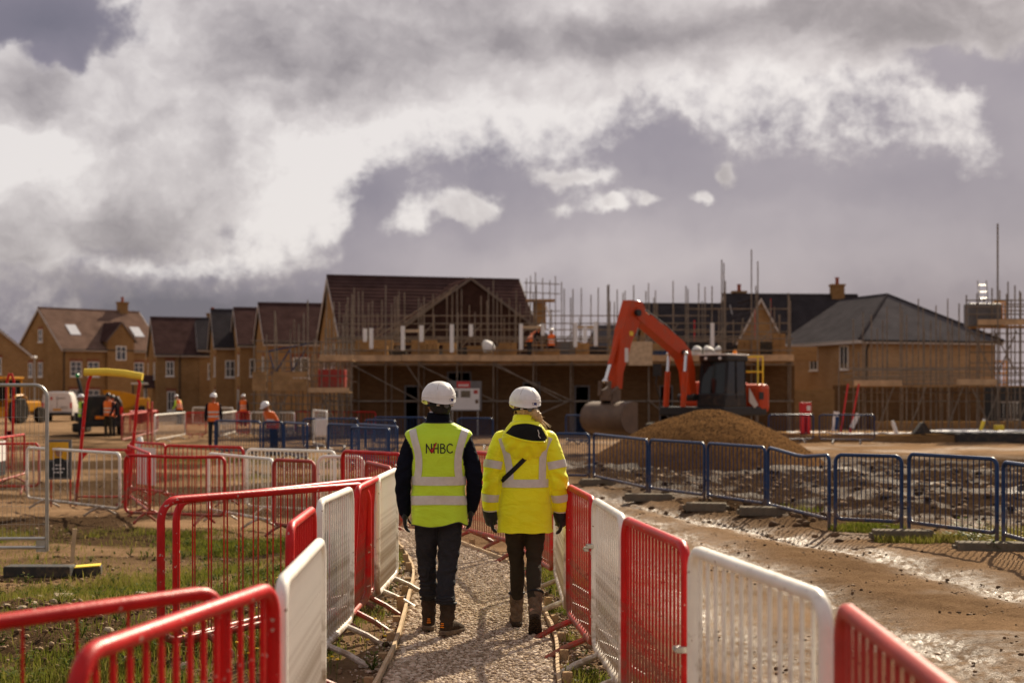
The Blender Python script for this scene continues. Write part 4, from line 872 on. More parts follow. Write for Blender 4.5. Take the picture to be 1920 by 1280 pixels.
def cross_gable(t, x, w_, D0, ev, rd, wall, roof, D, over=.25, zbase=0., out=.0, face=None, n=8):
    """gabled front projecting from a house front"""
    mb = MB(); k = [(x-w_/2, zbase), (x+w_/2, zbase), (x+w_/2, ev), (x, rd-.1), (x-w_/2, ev)]; mb.prism(k, -out, D0); mb.build('gable_wall', face or wall, t)
    s_ = (rd-ev)/(w_/2); mb = MB()
    for sg in (-1, 1): slope_courses(mb, (x, -out-.15, rd), (x, D0, rd), (x+sg*(w_/2+over), -out-.15, ev-over*s_), (x+sg*(w_/2+over), D0, ev-over*s_), n)
    mb.build('gable_roof', roof, t)
    mb = MB()
    for sg in (-1, 1):
        a, b = Vector((x, -out-.17, rd)), Vector((x+sg*(w_/2+over), -out-.17, ev-over*s_)); dn = Vector((0, 0, -.15)); bk = Vector((0, .05, 0)); mb.add([a, b, b+dn, a+dn, a+bk, b+bk, b+dn+bk, a+dn+bk], [(0, 1, 2, 3), (4, 7, 6, 5), (0, 4, 5, 1), (3, 2, 6, 7)])
    mb.build('gable_bargeboard', 'barge', t)

# left: finished brick houses
house('brick house at the edge of the street, only its right eave and gable showing', at(-195, 118), R(-62), 9, 9, 5.2, 8.9, 'brick2', 'slate', wins=(('right', 2.2, 3.4, 1.0, 1.3), ('right', 6.5, 3.4, 1.0, 1.3)))
c_ = at(117, 128)
h2 = house('three-floor buff brick house with two skylights and a gabled dormer', (c_.x, c_.y, 0), R(44), 10.0, 9.0, 6.1, 9.75, 'brick', 'tilelight', n=22,
      wins=(('front', 1.3, 3.4, 1.1, 1.35, dict(grid=(2, 3))), ('front', 3.0, 3.4, 1.1, 1.35, dict(grid=(2, 3))), ('front', 7.6, 3.4, 1.0, 1.35, dict(grid=(2, 3))), ('front', 9.1, 3.4, 1.1, 1.35, dict(grid=(2, 3))), ('front', 1.3, .7, 1.2, 1.5, dict(grid=(2, 3))), ('front', 3.0, .7, 1.2, 1.5, dict(grid=(2, 3))), ('front', 5.5, .0, 1.3, 2.2, dict(door=True)),
            ('left', 4.3, 3.4, .8, 1.3), ('left', 6.3, 3.4, .8, 1.3), ('left', 4.3, 6.6, .8, 1.15)), chim=((8.4, 4.5, .9),), pipes=(.12,), skyl=((1.5, .42, .66, 1.0), (8.0, .42, .66, 1.0)))
cross_gable(h2, 5.6, 2.7, 3.0, 6.9, 8.5, 'brick', 'tile', 9, out=.35)
mb = MB()
for bx_ in ((5.6, -.38, 4.95, 1.0, .05, .08), (5.6, -.38, 6.2, 1.0, .05, .08), (5.12, -.38, 5.57, .08, .052, 1.2), (6.08, -.38, 5.57, .08, .052, 1.2), (5.6, -.378, 5.57, .06, .048, 1.2), (5.6, -.377, 5.75, .9, .046, .05)): mb.box(bx_[:3], bx_[3:])
t_ = mb.build('dormer_window', 'upvc', h2); mb = MB(); mb.box((5.6, -.362, 5.57), (.9, .02, 1.2)); mb.build('pane', 'pane', t_)
o_ = thing('street_lamp', 'thin grey street lamp standing in front of the three-floor house', 'street lamp', at(65, 112))
mbw = MB(); mbw.tube([(0, 0, 0), (0, 0, 4.6)], .06, 8); mbw.build('pole', 'galv', o_); mb = MB(); mb.bbox((0, -.15, 4.7), (.3, .6, .16), .04); mb.build('lamp_head', 'whiteplastic', o_)
c_ = at(294, 111)
h3 = house('brown-roofed brick house with a white porch beside the three-floor house', (c_.x, c_.y, 0), R(19), 6.4, 8.0, 5.1, 7.95, 'brick', 'tile', n=18,
      wins=(('left', 2.0, 3.0, .7, 1.3), ('front', 1.0, 3.2, .6, 1.15), ('front', 1.1, .5, .6, 1.5)), pipes=(1.75,))
mb = MB(); mb.prism([(-1.0, 2.25), (0, 3.3), (1.0, 2.25)], -.8, 0); o_ = mb.build('porch_roof', 'tile', h3); o_.rotation_euler = (0, 0, -PI/2); o_.location = (-.02, 2.4, 0)
mb = MB()
for s2 in (-1, 1): mb.box((s2*.8, -.65, 1.12), (.12, .12, 2.2))
o2_ = mb.build('porch_post', 'upvc', o_)
for i, (pxc, d, W_, rd, ev_, rf, lb, ch) in enumerate(((374, 112, 5.5, 7.95, 5.5, 'slate', 'narrow slate-roofed house in the row, with a chimney behind its ridge', ((1.3, 5.5, .5),)), (405, 102, 5.5, 8.05, 5.35, 'slate', 'slate-roofed house in the row between the chimney house and a brown roof', ()),
                                        (450, 97.5, 5.5, 7.9, 5.35, 'tile', 'brown-roofed house in the row next to the scaffolded end house', ()))):
    c_ = at(pxc, d); house(lb, (c_.x, c_.y, 0), R(15), W_, 8.2, ev_, rd, 'brick2', rf, n=16, wins=(('left', 1.2, 3.1, .8, 1.4), ('left', 1.5, .0, 1.0, 2.1, dict(door=True)), ('front', 1.0, 3.0, .7, 1.2, dict(lintel=False))), chim=ch)
c_ = at(499, 90)
house('brown-roofed end house of the row, half behind the low scaffold', (c_.x, c_.y, 0), R(15), 5.2, 8.0, 5.2, 7.75, 'brick2', 'tile', n=16, wins=(('left', 2.0, 3.0, .7, 1.2), ('front', 2.2, 2.8, 1.0, 1.3), ('front', 3.8, 2.8, .9, 1.3)))
M['tilehung'] = mat('tile_hung_face', (.040, .022, .018), .9, .3, 2.5, .5, 9, spec=0.)
# the big roof in the middle
c_ = at(640, 72)
hb = house('large brown-tiled house with a wide roof and gable, behind the long scaffold', (c_.x, c_.y, 0), R(15.5), 10.3, 8.0, 4.9, 8.05, 'brick2', 'tile', n=17, wins=(('left', 2.6, 3.2, .8, 1.2), ('left', 5.4, 3.2, .8, 1.2)))
cross_gable(hb, 6.5, 8.2, 4.0, 4.85, 7.75, 'brick2', 'tile', 8, face='tilehung', out=.9, n=16)
# right: hip-roofed house and its neighbours
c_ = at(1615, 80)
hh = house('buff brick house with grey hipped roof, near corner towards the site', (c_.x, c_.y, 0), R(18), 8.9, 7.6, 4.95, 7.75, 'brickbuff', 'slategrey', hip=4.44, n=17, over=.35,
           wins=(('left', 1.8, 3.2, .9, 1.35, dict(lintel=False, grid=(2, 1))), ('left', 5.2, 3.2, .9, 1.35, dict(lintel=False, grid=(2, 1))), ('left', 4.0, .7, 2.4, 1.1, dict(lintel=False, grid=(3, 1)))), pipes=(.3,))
for ch_ in list(hh.children):
    if ch_.name.startswith('roof'):
        for g_ in list(ch_.children): bpy.data.objects.remove(g_)
        bpy.data.objects.remove(ch_)
mb = MB(); A_, B_, o_, e_, W_, D_ = (4.45, 4.3, 7.75), (4.45, 9.5, 7.75), .35, 4.8, 8.9, 9.5
slope_courses(mb, B_, A_, (-o_, D_, e_), (-o_, -o_, e_), 17); slope_courses(mb, A_, B_, (W_+o_, -o_, e_), (W_+o_, D_, e_), 17); slope_courses(mb, A_, A_, (-o_, -o_, e_), (W_+o_, -o_, e_), 17, lip=.03)
rf_ = mb.build('roof', 'slategrey', hh)
mb = MB(); mb.tube([A_, B_], .09, 6); mb.tube([A_, (-o_, -o_, e_+.06)], .08, 6); mb.tube([A_, (W_+o_, -o_, e_+.06)], .08, 6); mb.build('ridge_tiles', 'slate', rf_)
c_ = at(1382, 96); house('long slate-roofed house with a brick chimney, behind the hipped house', (c_.x, c_.y, 0), R(4), 9.3, 7.5, 5.4, 8.75, 'brick', 'slate', n=18, chim=((8.0, 3.7, .75), (1.2, 4.6, .3)))
c_ = at(1378, 86); hg = house('small brick gable with slate roof in front of the long slate roof', (c_.x-1.4, c_.y, 0), R(90-4), 4.5, 3.0, 4.6, 7.3, 'brick2', 'slate', n=10)
hg.rotation_euler = (0, 0, R(-84)); hg.location = (c_.x-1.2, c_.y, 0)
c_ = at(1220, 92); house('slate-roofed house mostly hidden behind the excavator boom', (c_.x, c_.y, 0), R(2), 5.6, 7.0, 4.8, 7.8, 'brick', 'slate', n=16)
c_ = at(1085, 98); house('low grey roof far off between the scaffold poles', (c_.x, c_.y, 0), R(-25), 6.5, 7.0, 3.9, 6.6, 'brick', 'slategrey', n=14)

# ------------------------------------------------------------------ brick shell under construction
DB = 62.; S43 = FPX/DB
t = thing('brick_shell', 'unfinished brown brick ground floor behind the long scaffold', 'building', (0, DB, 0))
def xb(px): return (px-960)/S43
ops = [(758, 786, 0, 2.15), (838, 884, 1.75, 2.75), (980, 1013, 1.15, 2.3), (1077, 1106, 0, 2.15), (1236, 1262, 0, 2.15), (1330, 1372, .9, 2.2)]
xcur = xb(655); mb = MB(); H_ = 3.0
for a, b, z0, z1 in ops:
    mb.box(((xcur+xb(a))/2, .15, H_/2), (xb(a)-xcur, .3, H_))
    if z0 > 0: mb.box(((xb(a)+xb(b))/2, .15, z0/2), (xb(b)-xb(a), .296, z0))
    mb.box(((xb(a)+xb(b))/2, .15, (z1+H_)/2), (xb(b)-xb(a), .296, H_-z1)); xcur = xb(b)
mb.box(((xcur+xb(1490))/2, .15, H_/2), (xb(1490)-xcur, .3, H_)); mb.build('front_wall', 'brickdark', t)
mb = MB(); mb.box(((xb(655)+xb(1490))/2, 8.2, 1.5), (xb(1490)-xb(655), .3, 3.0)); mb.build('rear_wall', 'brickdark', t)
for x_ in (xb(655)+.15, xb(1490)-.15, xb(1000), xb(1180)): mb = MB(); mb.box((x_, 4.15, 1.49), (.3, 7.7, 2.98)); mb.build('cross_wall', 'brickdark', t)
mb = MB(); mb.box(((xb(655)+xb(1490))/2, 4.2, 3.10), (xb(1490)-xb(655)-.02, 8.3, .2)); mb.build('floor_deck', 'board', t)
for a, b, z0, z1 in ops:
    mb = MB(); x0, x1 = xb(a), xb(b); f = .07
    for bxx in (((x0+f/2), .05, (z0+z1)/2, f, .06, z1-z0), ((x1-f/2), .05, (z0+z1)/2, f, .06, z1-z0), ((x0+x1)/2, .05, z1-f/2, x1-x0-2*f, .058, f)): mb.box(bxx[:3], bxx[3:])
    mb.build('opening_frame', 'signgrey', t)
# first-floor brickwork rising behind the guard rails
rng = random.Random(12); x_ = xb(665)
while x_ < xb(1470):
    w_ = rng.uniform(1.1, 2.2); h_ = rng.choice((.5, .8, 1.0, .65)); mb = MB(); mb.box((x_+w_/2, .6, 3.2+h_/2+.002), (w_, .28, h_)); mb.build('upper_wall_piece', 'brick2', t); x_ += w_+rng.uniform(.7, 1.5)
# site board fixed before it
q = at(872, 60.4); t = thing('site_notice_board', 'grey notice board with white plan sheet and red header by the brick wall', 'notice board', (q.x, q.y, 0)); z = lambda py: zat(py, 60.4)
s_ = 60.4/FPX; mb = MB(); mb.box((0, 0, (z(770)+z(714))/2), (62*s_, .05, z(714)-z(770))); mb.build('backboard', 'signgrey', t)
mb = MB(); mb.box((.0, -.03, (z(768)+z(728))/2), (54*s_, .01, z(728)-z(768))); o_ = mb.build('plan_sheet', 'sign', t)
for (px0, px1, py0, py1, m_) in ((849, 859, 732, 745, 'signgrey'), (864, 882, 732, 745, 'conc'), (888, 896, 731, 738, 'redfade'), (891, 897, 749, 756, 'brickdark')):
    mb = MB(); mb.box(((px0+px1)/2*s_-872*s_, -.037, (z(py0)+z(py1))/2), ((px1-px0)*s_, .003, z(py0)-z(py1))); mb.build('printed_block', m_, o_)
mb = MB(); mb.box((-3*s_, -.034, (z(727)+z(715))/2), (25*s_, .012, z(715)-z(727))); o_ = mb.build('red_header', 'signred', t)
mb = MB()
for k in range(5): mb.box((-3*s_+(-8+k*4)*s_, -.042, z(722)), (2.6*s_, .003, 4*s_))
mb.build('header_print', 'sign', o_)
for sx in (-1, 1): mb = MB(); mb.tube([(sx*24*s_, .04, 0), (sx*24*s_, .04, z(714))], .03, 6); mb.build('post', 'galv', t)

# ------------------------------------------------------------------ scaffolding
def scaffold(label, loc=(0, 0, 0), rz=0.): return thing('scaffold', label, 'scaffold', loc, rz)
def pole(t, a, b, nm='standard', m='scaf', r=.027):
    mb = MB(); mb.tube([a, b], r, 6); return mb.build(nm, m, t)
rng = random.Random(21)
t = scaffold('long tube scaffold with board platform wrapped round the unfinished brick shell', (0, 60.6, 0)); SX = lambda px, d=60.6: (px-960)/FPX*d
main_px = [612, 660, 723, 785, 857, 925, 1000, 1070, 1139, 1216, 1290, 1360, 1420, 1482]
for i, px in enumerate(main_px):
    top = zat(rng.uniform(525, 566), 60.6); pole(t, (SX(px), 0, 0), (SX(px), 0, top)); 
    pole(t, (SX(px)+.15, 1.25, 0), (SX(px)+.15, 1.25, zat(rng.uniform(530, 580), 61.8)))
for px in (1353, 1357, 1409, 1421): pole(t, (SX(px)+.05, .3, 0), (SX(px)+.05, .3, zat({1353: 487, 1357: 493, 1409: 468, 1421: 490}[px], 60.9)))
x0, x1 = SX(606), SX(1488)
for z_ in (1.45, 3.02, 3.62, 4.12): 
    pole(t, (x0, -.05, z_), (x1, -.05, z_), 'ledger'); pole(t, (x0, 1.3, z_+.02), (x1, 1.3, z_+.02), 'ledger')
for i, px in enumerate(main_px):
    pole(t, (SX(px)+.06, -.25, 3.09), (SX(px)+.06, 1.5, 3.09), 'transom'); pole(t, (SX(px)+.06, -.1, 1.5), (SX(px)+.06, 1.4, 1.5), 'transom')
for k in range(5):
    nb_ = 5
    for j in range(nb_):
        xa, xc = x0+(x1-x0)*j/nb_, x0+(x1-x0)*(j+1)/nb_; mb = MB(); mb.box(((xa+xc)/2, .02+k*.25, 3.16), (xc-xa-.02, .235, .04)); mb.build('platform_board', 'board', t)
for j in range(6):
    xa, xc = x0+(x1-x0)*j/6, x0+(x1-x0)*(j+1)/6; mb = MB(); mb.box(((xa+xc)/2, -.11, 3.29+.02*(j % 2)), (xc-xa-.02, .04, .26)); mb.build('toe_board', 'toeboard', t)
for a, b in ((785, 925), (925, 1070), (1070, 925), (660, 785), (1216, 1290)):
    pole(t, (SX(a), -.09, 3.0 if a < 1000 else 1.5), (SX(b), -.09, 1.5 if a < 1000 else .05), 'brace')
pole(t, (SX(760), -.09, 3.1), (SX(845), -.09, .2), 'brace'); pole(t, (SX(930), -.09, 3.05), (SX(1060), -.09, 1.4), 'brace')
# back scaffold standing round the big house
t = scaffold('forest of tall bare scaffold standards behind the platform, round the big roof', (0, 66, 0))
for px in [636, 649, 652, 661, 664, 672, 680, 691, 698, 716, 745, 748, 790, 812, 838, 848, 857, 880, 902, 913, 940, 955, 968, 975, 1018, 1053, 1074, 1090, 1108, 1144, 1152, 1168, 1172, 1188, 1216, 1226, 1229, 1262, 1286, 1310, 1322]:
    dd = rng.uniform(65, 69); x_ = (px-960)/FPX*dd; pole(t, (x_, dd-66, 0), (x_, dd-66, zat(rng.uniform(524, 566) if px > 980 else rng.uniform(538, 572), dd)))
for z_ in (4.2, 4.75, 5.4): pole(t, (SX(640, 66), 0, z_), (SX(1330, 66), 0, z_), 'ledger'); 
pole(t, (SX(640, 66), .6, 3.6), (SX(1330, 66), .6, 3.6), 'ledger')
for k in range(3): pole(t, (SX(705+k*14, 66), -.2+.2*k, 4.4), (SX(858-k*6, 66), -.2+.2*k, zat(535+6*k, 66)), 'brace')
t = scaffold('inner tube scaffold with a second guard rail, just behind the brick stacks', (0, 63.4, 0))
rng2 = random.Random(77)
for k in range(34):
    px = 640+k*25+rng2.uniform(-8, 8); x_ = SX(px, 63.4); pole(t, (x_, rng2.uniform(-.4, .4), 3.2), (x_, rng2.uniform(-.4, .4)*0, zat(rng2.uniform(535, 600), 63.4)))
for z_ in (3.75, 4.3, 4.9): pole(t, (SX(628, 63.4), .05, z_), (SX(1480, 63.4), .05, z_+rng2.uniform(-.05, .05)), 'ledger')
for k in range(9): px = 660+k*92; pole(t, (SX(px, 63.4), -.1, 3.3), (SX(px+60, 63.4), -.1, 4.9), 'brace')
mb = MB(); mb.box((SX(1050, 63.4), .1, 3.95), (3.2, .3, .06)); mb.build('platform_board', 'board', t); mb = MB(); mb.box((SX(760, 63.4), .1, 4.0), (4.0, .3, .06)); mb.build('platform_board', 'board', t)
for i, (px, w_, h_, m_) in enumerate(((1055, 1.5, .9, 'signgrey'), (1120, 1.2, .7, 'slate'), (735, 1.3, .5, 'rubber'), (1390, 1.4, .8, 'slate'), (1300, 1.2, .9, 'slate'), (820, 1.1, .55, 'signgrey'), (870, 1.0, .6, 'rubber'), (1440, 1.0, .9, 'rubber'))):
    mb = MB(); 
    for k in range(max(2, int(h_/.12))): mb.box((rng2.uniform(-.04, .04), 0, .06+k*.12), (w_, .5, .11))
    o = mb.build('material_stack', m_); o.location = (SX(px, 62.4), 62.4, 3.21); mn_ = {'signgrey': 'grey', 'slate': 'slate-coloured', 'rubber': 'black'}[m_]; tag(o, mn_+' stack of sheet material on the deck behind the brick stacks', 'material stack', mn_+' material stacks on the deck')
# chimney-stack scaffold tower against the sky
t = scaffold('small scaffold tower with a boarded lift rising above the big roof\'s right end', (0, 74, 0))
for i, px in enumerate((987, 995, 1004, 1018, 1031, 1042)): x_ = (px-960)/FPX*74; pole(t, (x_, .5*(i % 2), 0), (x_, .5*(i % 2), zat((522, 515, 510, 520, 525, 516)[i], 74)))
for py in (530, 548, 585): pole(t, (SX(982, 74), -.05, zat(py, 74)), (SX(1050, 74), -.05, zat(py+ (3 if py < 560 else -2), 74)), 'ledger')
mb = MB(); mb.box((SX(1013, 74), .3, zat(563, 74)), (1.5, 1.0, .1)); mb.build('platform_board', 'board', t)
mb = MB(); mb.box((SX(1012, 74), .3, zat(592, 74)), (.65, .5, 1.4)); mb.build('chimney_core', 'brick2', t)
pole(t, (SX(1023, 74), -.1, zat(572, 74)), (SX(1034, 74), -.1, zat(600, 74)), 'brace', 'whiteplastic', .05)
# low scaffold at the end house
t = scaffold('low scaffold with timber-clad platform before the end house of the row', (0, 57, 0)); SY = lambda px: SX(px, 57)
for px in (476, 500, 515, 560, 577, 589, 603, 618, 634, 642): 
    pole(t, (SY(px), 0, 0), (SY(px), 0, zat(rng.uniform(560, 650), 57))); pole(t, (SY(px)+.2, 1.2, 0), (SY(px)+.2, 1.2, zat(rng.uniform(600, 680), 57)))
for z_ in (1.4, 1.75, 2.55, 3.1, 3.9): pole(t, (SY(470), -.05, z_), (SY(662), -.05, z_-.08), 'ledger')
for a, b in ((474, 500), (514, 577)):
    for k in range(3): mb = MB(); mb.box(((SY(a)+SY(b))/2, -.1, 2.02+k*.26), (SY(b)-SY(a), .05, .24)); mb.build('side_board', 'board', t)
for k in range(4):
    mb = MB(); mb.box(((SY(474)+SY(655))/2, .1+k*.26, 1.83), (SY(655)-SY(474), .24, .04)); mb.build('platform_board', 'board', t)
mb = MB(); mb.box(((SY(578)+SY(655))/2, -.12, 1.92), (SY(655)-SY(578), .04, .2)); mb.build('toe_board', 'toeboard', t)
mb = MB(); mb.box(((SY(600)+SY(662))/2, -.12, zat(671, 57)), (SY(662)-SY(600), .04, .24)); mb.build('toe_board', 'toeboard', t)
for k in range(3): mb = MB(); mb.box(((SY(598)+SY(662))/2, .1+k*.26, zat(676, 57)), (SY(662)-SY(598), .24, .04)); mb.build('platform_board', 'board', t)
for a, b in ((500, 540), (540, 500), (577, 618), (642, 603)): pole(t, (SY(a), -.08, 0.1), (SY(b), -.08, 1.75), 'brace')
mb = MB(); mb.bbox((0, 0, .5), (1.1, .6, .8), .03); o = mb.build('red_hoist', 'redfade'); o.location = (SY(620), 57.6, 1.853); tag(o, 'dark red machine box standing on the low scaffold platform', 'hoist')
mb = MB(); pts = [(-.5, 0, 0), (-.75, 0, .9), (.9, 0, 1.2), (.2, 0, .1)]; mb.tube(pts, .04, 6); mb.tube([(-.5, 0, 0), (.1, 0, .95), (.2, 0, .1), (-.5, 0, 0)], .04, 6); mb.tube([(-.7, 0, 0.03), (.4, 0, .03)], .04, 6); o = mb.build('winch_frame', 'blue'); o.location = (SY(535), 57.5, 2.6); tag(o, 'dark blue tubular winch frame on the timber-clad platform', 'frame')
for k in range(16):
    px = 480+k*11.5; x_ = SY(px); pole(t, (x_, rng.uniform(.2, 2.0), 0), (x_+rng.uniform(-.05, .05), rng.uniform(.2, 2.0), zat(rng.uniform(580, 690), 57.5)))
for z_ in (.6, 1.1, 2.3, 2.8, 3.5): pole(t, (SY(474), .9, z_), (SY(664), .9, z_+rng.uniform(-.1, .1)), 'ledger')
# right-edge scaffold
t = scaffold('dark two-lift scaffold at the right edge, with a ladder to its boarded top', (0, 56, 0)); SZ = lambda px: SX(px, 56)
for px, py in ((1812, 553), (1832, 550), (1860, 540), (1890, 528), (1903, 535), (1912, 545), (1950, 530), (1700, 590), (1655, 600), (1610, 660), (1745, 600), (1780, 620)):
    pole(t, (SZ(px), 0, 0), (SZ(px), 0, zat(py, 56))); pole(t, (SZ(px)+.12, 1.3, 0), (SZ(px)+.12, 1.3, zat(py+15, 57)))
pole(t, (SZ(1869), -.1, 0), (SZ(1869), -.1, zat(420, 56)), 'tall_pole', 'scaf', .035)
for py in (695, 706, 720): pole(t, (SZ(1600), -.05, zat(py, 56)), (SZ(1980), -.05, zat(py-4, 56)), 'ledger')
for py in (563, 575, 589, 625): pole(t, (SZ(1810), -.05, zat(py, 56)), (SZ(1980), -.05, zat(py, 56)), 'ledger')
for a, b, py in ((1600, 1980, 724), (1832, 1980, 612)):
    for k in range(4): mb = MB(); mb.box(((SZ(a)+SZ(b))/2, .1+k*.3, zat(py, 56)), (SZ(b)-SZ(a), .28, .05)); mb.build('platform_board', 'board', t)
for a, b, py in ((1793, 1870, 716), (1832, 1980, 604), (1600, 1690, 718)): mb = MB(); mb.box(((SZ(a)+SZ(b))/2, -.1, zat(py, 56)), (SZ(b)-SZ(a), .04, .22)); mb.build('toe_board', 'toeboard', t)
for a, b in ((1862, 1905), (1905, 1870), (1820, 1860)): pole(t, (SZ(a), -.08, zat(620, 56)), (SZ(b), -.08, zat(700, 56)), 'brace')
pole(t, (SZ(1822), -.08, zat(728, 56)), (SZ(1862), -.08, .1), 'brace')
l_ = thing('ladder', 'aluminium ladder leaning at the top lift of the right-edge scaffold', 'ladder', (SZ(1853), 56.3, 0))
for sx in (-1, 1): mb = MB(); mb.tube([(sx*.17, 0, zat(612, 56)), (sx*.17-.1, .15, zat(524, 56))], .025, 6); mb.build('stile', 'galv', l_)
for k in range(7): z_ = zat(610, 56)+.05+k*.26; mb = MB(); mb.tube([(-.17-.1*k/7, .02*k, z_), (.17-.1*k/7, .02*k, z_)], .014, 5); mb.build('rung', 'galv', l_)
for (px, py, lb) in ((1882, 590, 'yellow gas bottle cage standing on the top lift of the right-edge scaffold'), (1885, 695, 'yellow frame on the lower lift of the right-edge scaffold')):
    mb = MB()
    for sx in (-.18, .18): 
        for sy in (-.15, .15): mb.tube([(sx, sy, 0), (sx, sy, 1.0)], .03, 6)
    for z_ in (.05, .5, .98): mb.tube([(-.18, -.15, z_), (.18, -.15, z_), (.18, .15, z_), (-.18, .15, z_)], .028, 6, closed=True)
    o = mb.build('yellow_cage', 'yellow'); o.location = (SZ(px), 56.55, zat(612 if py < 600 else 724, 56)+.026); tag(o, lb, 'cage')
mb = MB(); mb.bbox((0, 0, .45), (1.3, .7, .9), .05); o = mb.build('covered_pallet', 'signgrey'); o.location = (SZ(1850)+.0, 56.5, zat(612, 56)+.026); tag(o, 'grey wrapped pallet on the top lift of the right-edge scaffold', 'pallet')
for px, py in ((1580, 690), (1630, 640), (1672, 655), (1720, 640), (1765, 650), (1795, 600), (1846, 560), (1876, 560), (1925, 548)):
    pole(t, (SZ(px), .65, 0), (SZ(px), .65, zat(py, 56.6)))
for py in (690, 700, 712, 735, 752): pole(t, (SZ(1590), .7, zat(py, 56.6)), (SZ(1990), .7, zat(py+rng.uniform(-2, 2), 56.6)), 'ledger')
for py in (570, 582, 598, 640, 660, 680): pole(t, (SZ(1828), .7, zat(py, 56.6)), (SZ(1990), .7, zat(py, 56.6)), 'ledger')
for px in (1640, 1700, 1770, 1840, 1900): pole(t, (SZ(px), -.02, .1), (SZ(px+36), -.02, zat(724, 56)), 'brace')
# poles in front of the hipped house
t = scaffold('row of bare scaffold poles before the hipped house', (0, 66, 0))
for px, py in ((1600, 598), (1618, 585), (1634, 590), (1663, 574), (1688, 568), (1692, 580), (1722, 560), (1731, 577), (1755, 572), (1763, 600), (1777, 560), (1798, 600)):
    dd = rng.uniform(65.5, 67); x_ = (px-960)/FPX*dd; pole(t, (x_, dd-66, 0), (x_, dd-66, zat(py, dd)))
pole(t, (SX(1590, 66), -.6, 2.9), (SX(1830, 66), -.6, 2.9), 'ledger'); pole(t, (SX(1590, 66), -.6, 2.5), (SX(1830, 66), -.6, 2.5), 'ledger')
t = scaffold('scaffold with red uprights over the boom, ahead of the slate roofs', (0, 68, 0))
for px, py in ((1348, 580), (1416, 580), (1375, 600), (1445, 560), (1452, 575), (1480, 555), (1302, 600), (1391, 610), (1462, 590)): x_ = SX(px, 68); pole(t, (x_, 0, 0), (x_, 0, zat(py, 68)), 'standard', 'red' if px in (1302, 1416, 1445) else 'scaf')
for py in (579, 622, 640): pole(t, (SX(1285, 68), -.05, zat(py, 68)), (SX(1480, 68), -.05, zat(py, 68)), 'ledger')

# ------------------------------------------------------------------ materials stacked on the long platform
ZP = 3.182
stk = [(705, .9, .75), (800, .95, .8), (842, .6, .9), (715, .5, .5), (895, .9, .7), (952, .8, .85), (1035, .7, .55), (1093, .6, .8), (1160, .7, .7), (1408, .9, .95), (1390, .5, .6), (1465, .5, 1.2), (1185, .5, 1.1)]
for i, (px, w_, h_) in enumerate(stk):
    mb = MB(); rr = random.Random(i)
    rows_ = max(2, int(h_/.13)); cols_ = max(2, int(w_/.22))
    for a in range(rows_):
        for b in range(cols_): mb.box((-w_/2+(b+.5)*w_/cols_+rr.uniform(-.008, .008), rr.uniform(-.02, .02), (a+.5)*.13), (w_/cols_-.012, .42, .122))
    o = mb.build('brick_stack', 'brick2'); o.location = (SX(px), 61.15, ZP); tag(o, ('tall column of golden bricks on the long scaffold platform' if h_ >= 1.1 else 'low narrow pile of golden bricks on the long scaffold platform' if w_ <= .5 else 'broad stack of golden bricks on the long scaffold platform'), 'brick stack', ('tall brick columns on the long platform' if h_ >= 1.1 else 'low brick piles on the long platform' if w_ <= .5 else 'broad brick stacks on the long platform'))
for i, (px, y0, y1) in enumerate(((684, 616, 640), (696, 615, 653), (755, 611, 656), (790, 610, 640), (847, 608, 660), (883, 608, 630), (977, 607, 655), (1018, 607, 628), (1079, 605, 650), (1097, 612, 640), (1117, 603, 648), (1336, 605, 650))):
    mb = MB(); z0, z1 = zat(y1, 60.4), zat(y0, 60.4); mb.tube([(0, 0, z0), (0, 0, z1)], .085, 10); mb.tube([(0, 0, z0-.02), (0, 0, z0)], .06, 8); o = mb.build('pole_sleeve', 'whiteplastic', smooth=True); o.location = (SX(px, 60.4), 60.46, 0); tag(o, 'white padded sleeve on a scaffold pole of the long platform', 'pole sleeve', 'white pole sleeves on the long platform')
for a, b, py in ((757, 788, 620), (980, 1016, 613), (1083, 1117, 613)):
    mb = MB(); mb.box((0, 0, 0), ((b-a)/FPX*60.4, .05, .12)); o = mb.build('timber_rail', 'plank'); o.location = (SX((a+b)/2, 60.4), 60.5, zat(py, 60.4)); tag(o, 'golden timber rail tied between white pole sleeves', 'rail', 'timber rails between the sleeves')
for i, (px, w_) in enumerate(((915, .55), (1308, .5), (1331, .55), (1348, .35))):
    mb = MB(); rr = random.Random(i+4); mb.sphere((0, 0, .25), (w_/2, .25, .3), 12, 8); mb.v = [(x+.04*math.sin(9*z+3*i), y+.03*math.sin(11*x), max(0, z+.03*math.sin(13*x+7*z))) for x, y, z in mb.v]; o = mb.build('white_sack', 'sack', smooth=True); o.location = (SX(px), 60.85, ZP+(.35 if i == 0 else .1)); tag(o, 'crumpled white sack lying on the long scaffold platform', 'sack', 'white sacks on the long platform')
    mb = MB(); mb.box((0, 0, 0), (w_*.9, .5, .34 if i == 0 else .1)); o = mb.build('pallet', 'board'); o.location = (SX(px), 60.85, ZP+(.17 if i == 0 else .05)); tag(o, 'low pallet under a white sack on the long platform', 'pallet', 'pallets under the white sacks')
mb = MB(); mb.bbox((0, 0, .22), (1.0, .6, .44), .04); o = mb.build('blue_crate', 'blue'); o.location = (SX(1240), 60.9, ZP); tag(o, 'blue crate on the platform behind the excavator boom', 'crate')
mb = MB(); mb.box((0, 0, .45), (1.0, .06, 1.0)); o = mb.build('timber_hatch', 'plank'); o.location = (SX(1200), 60.3, ZP-.15); tag(o, 'pale timber panel fixed to the platform edge beside the excavator stick', 'panel')

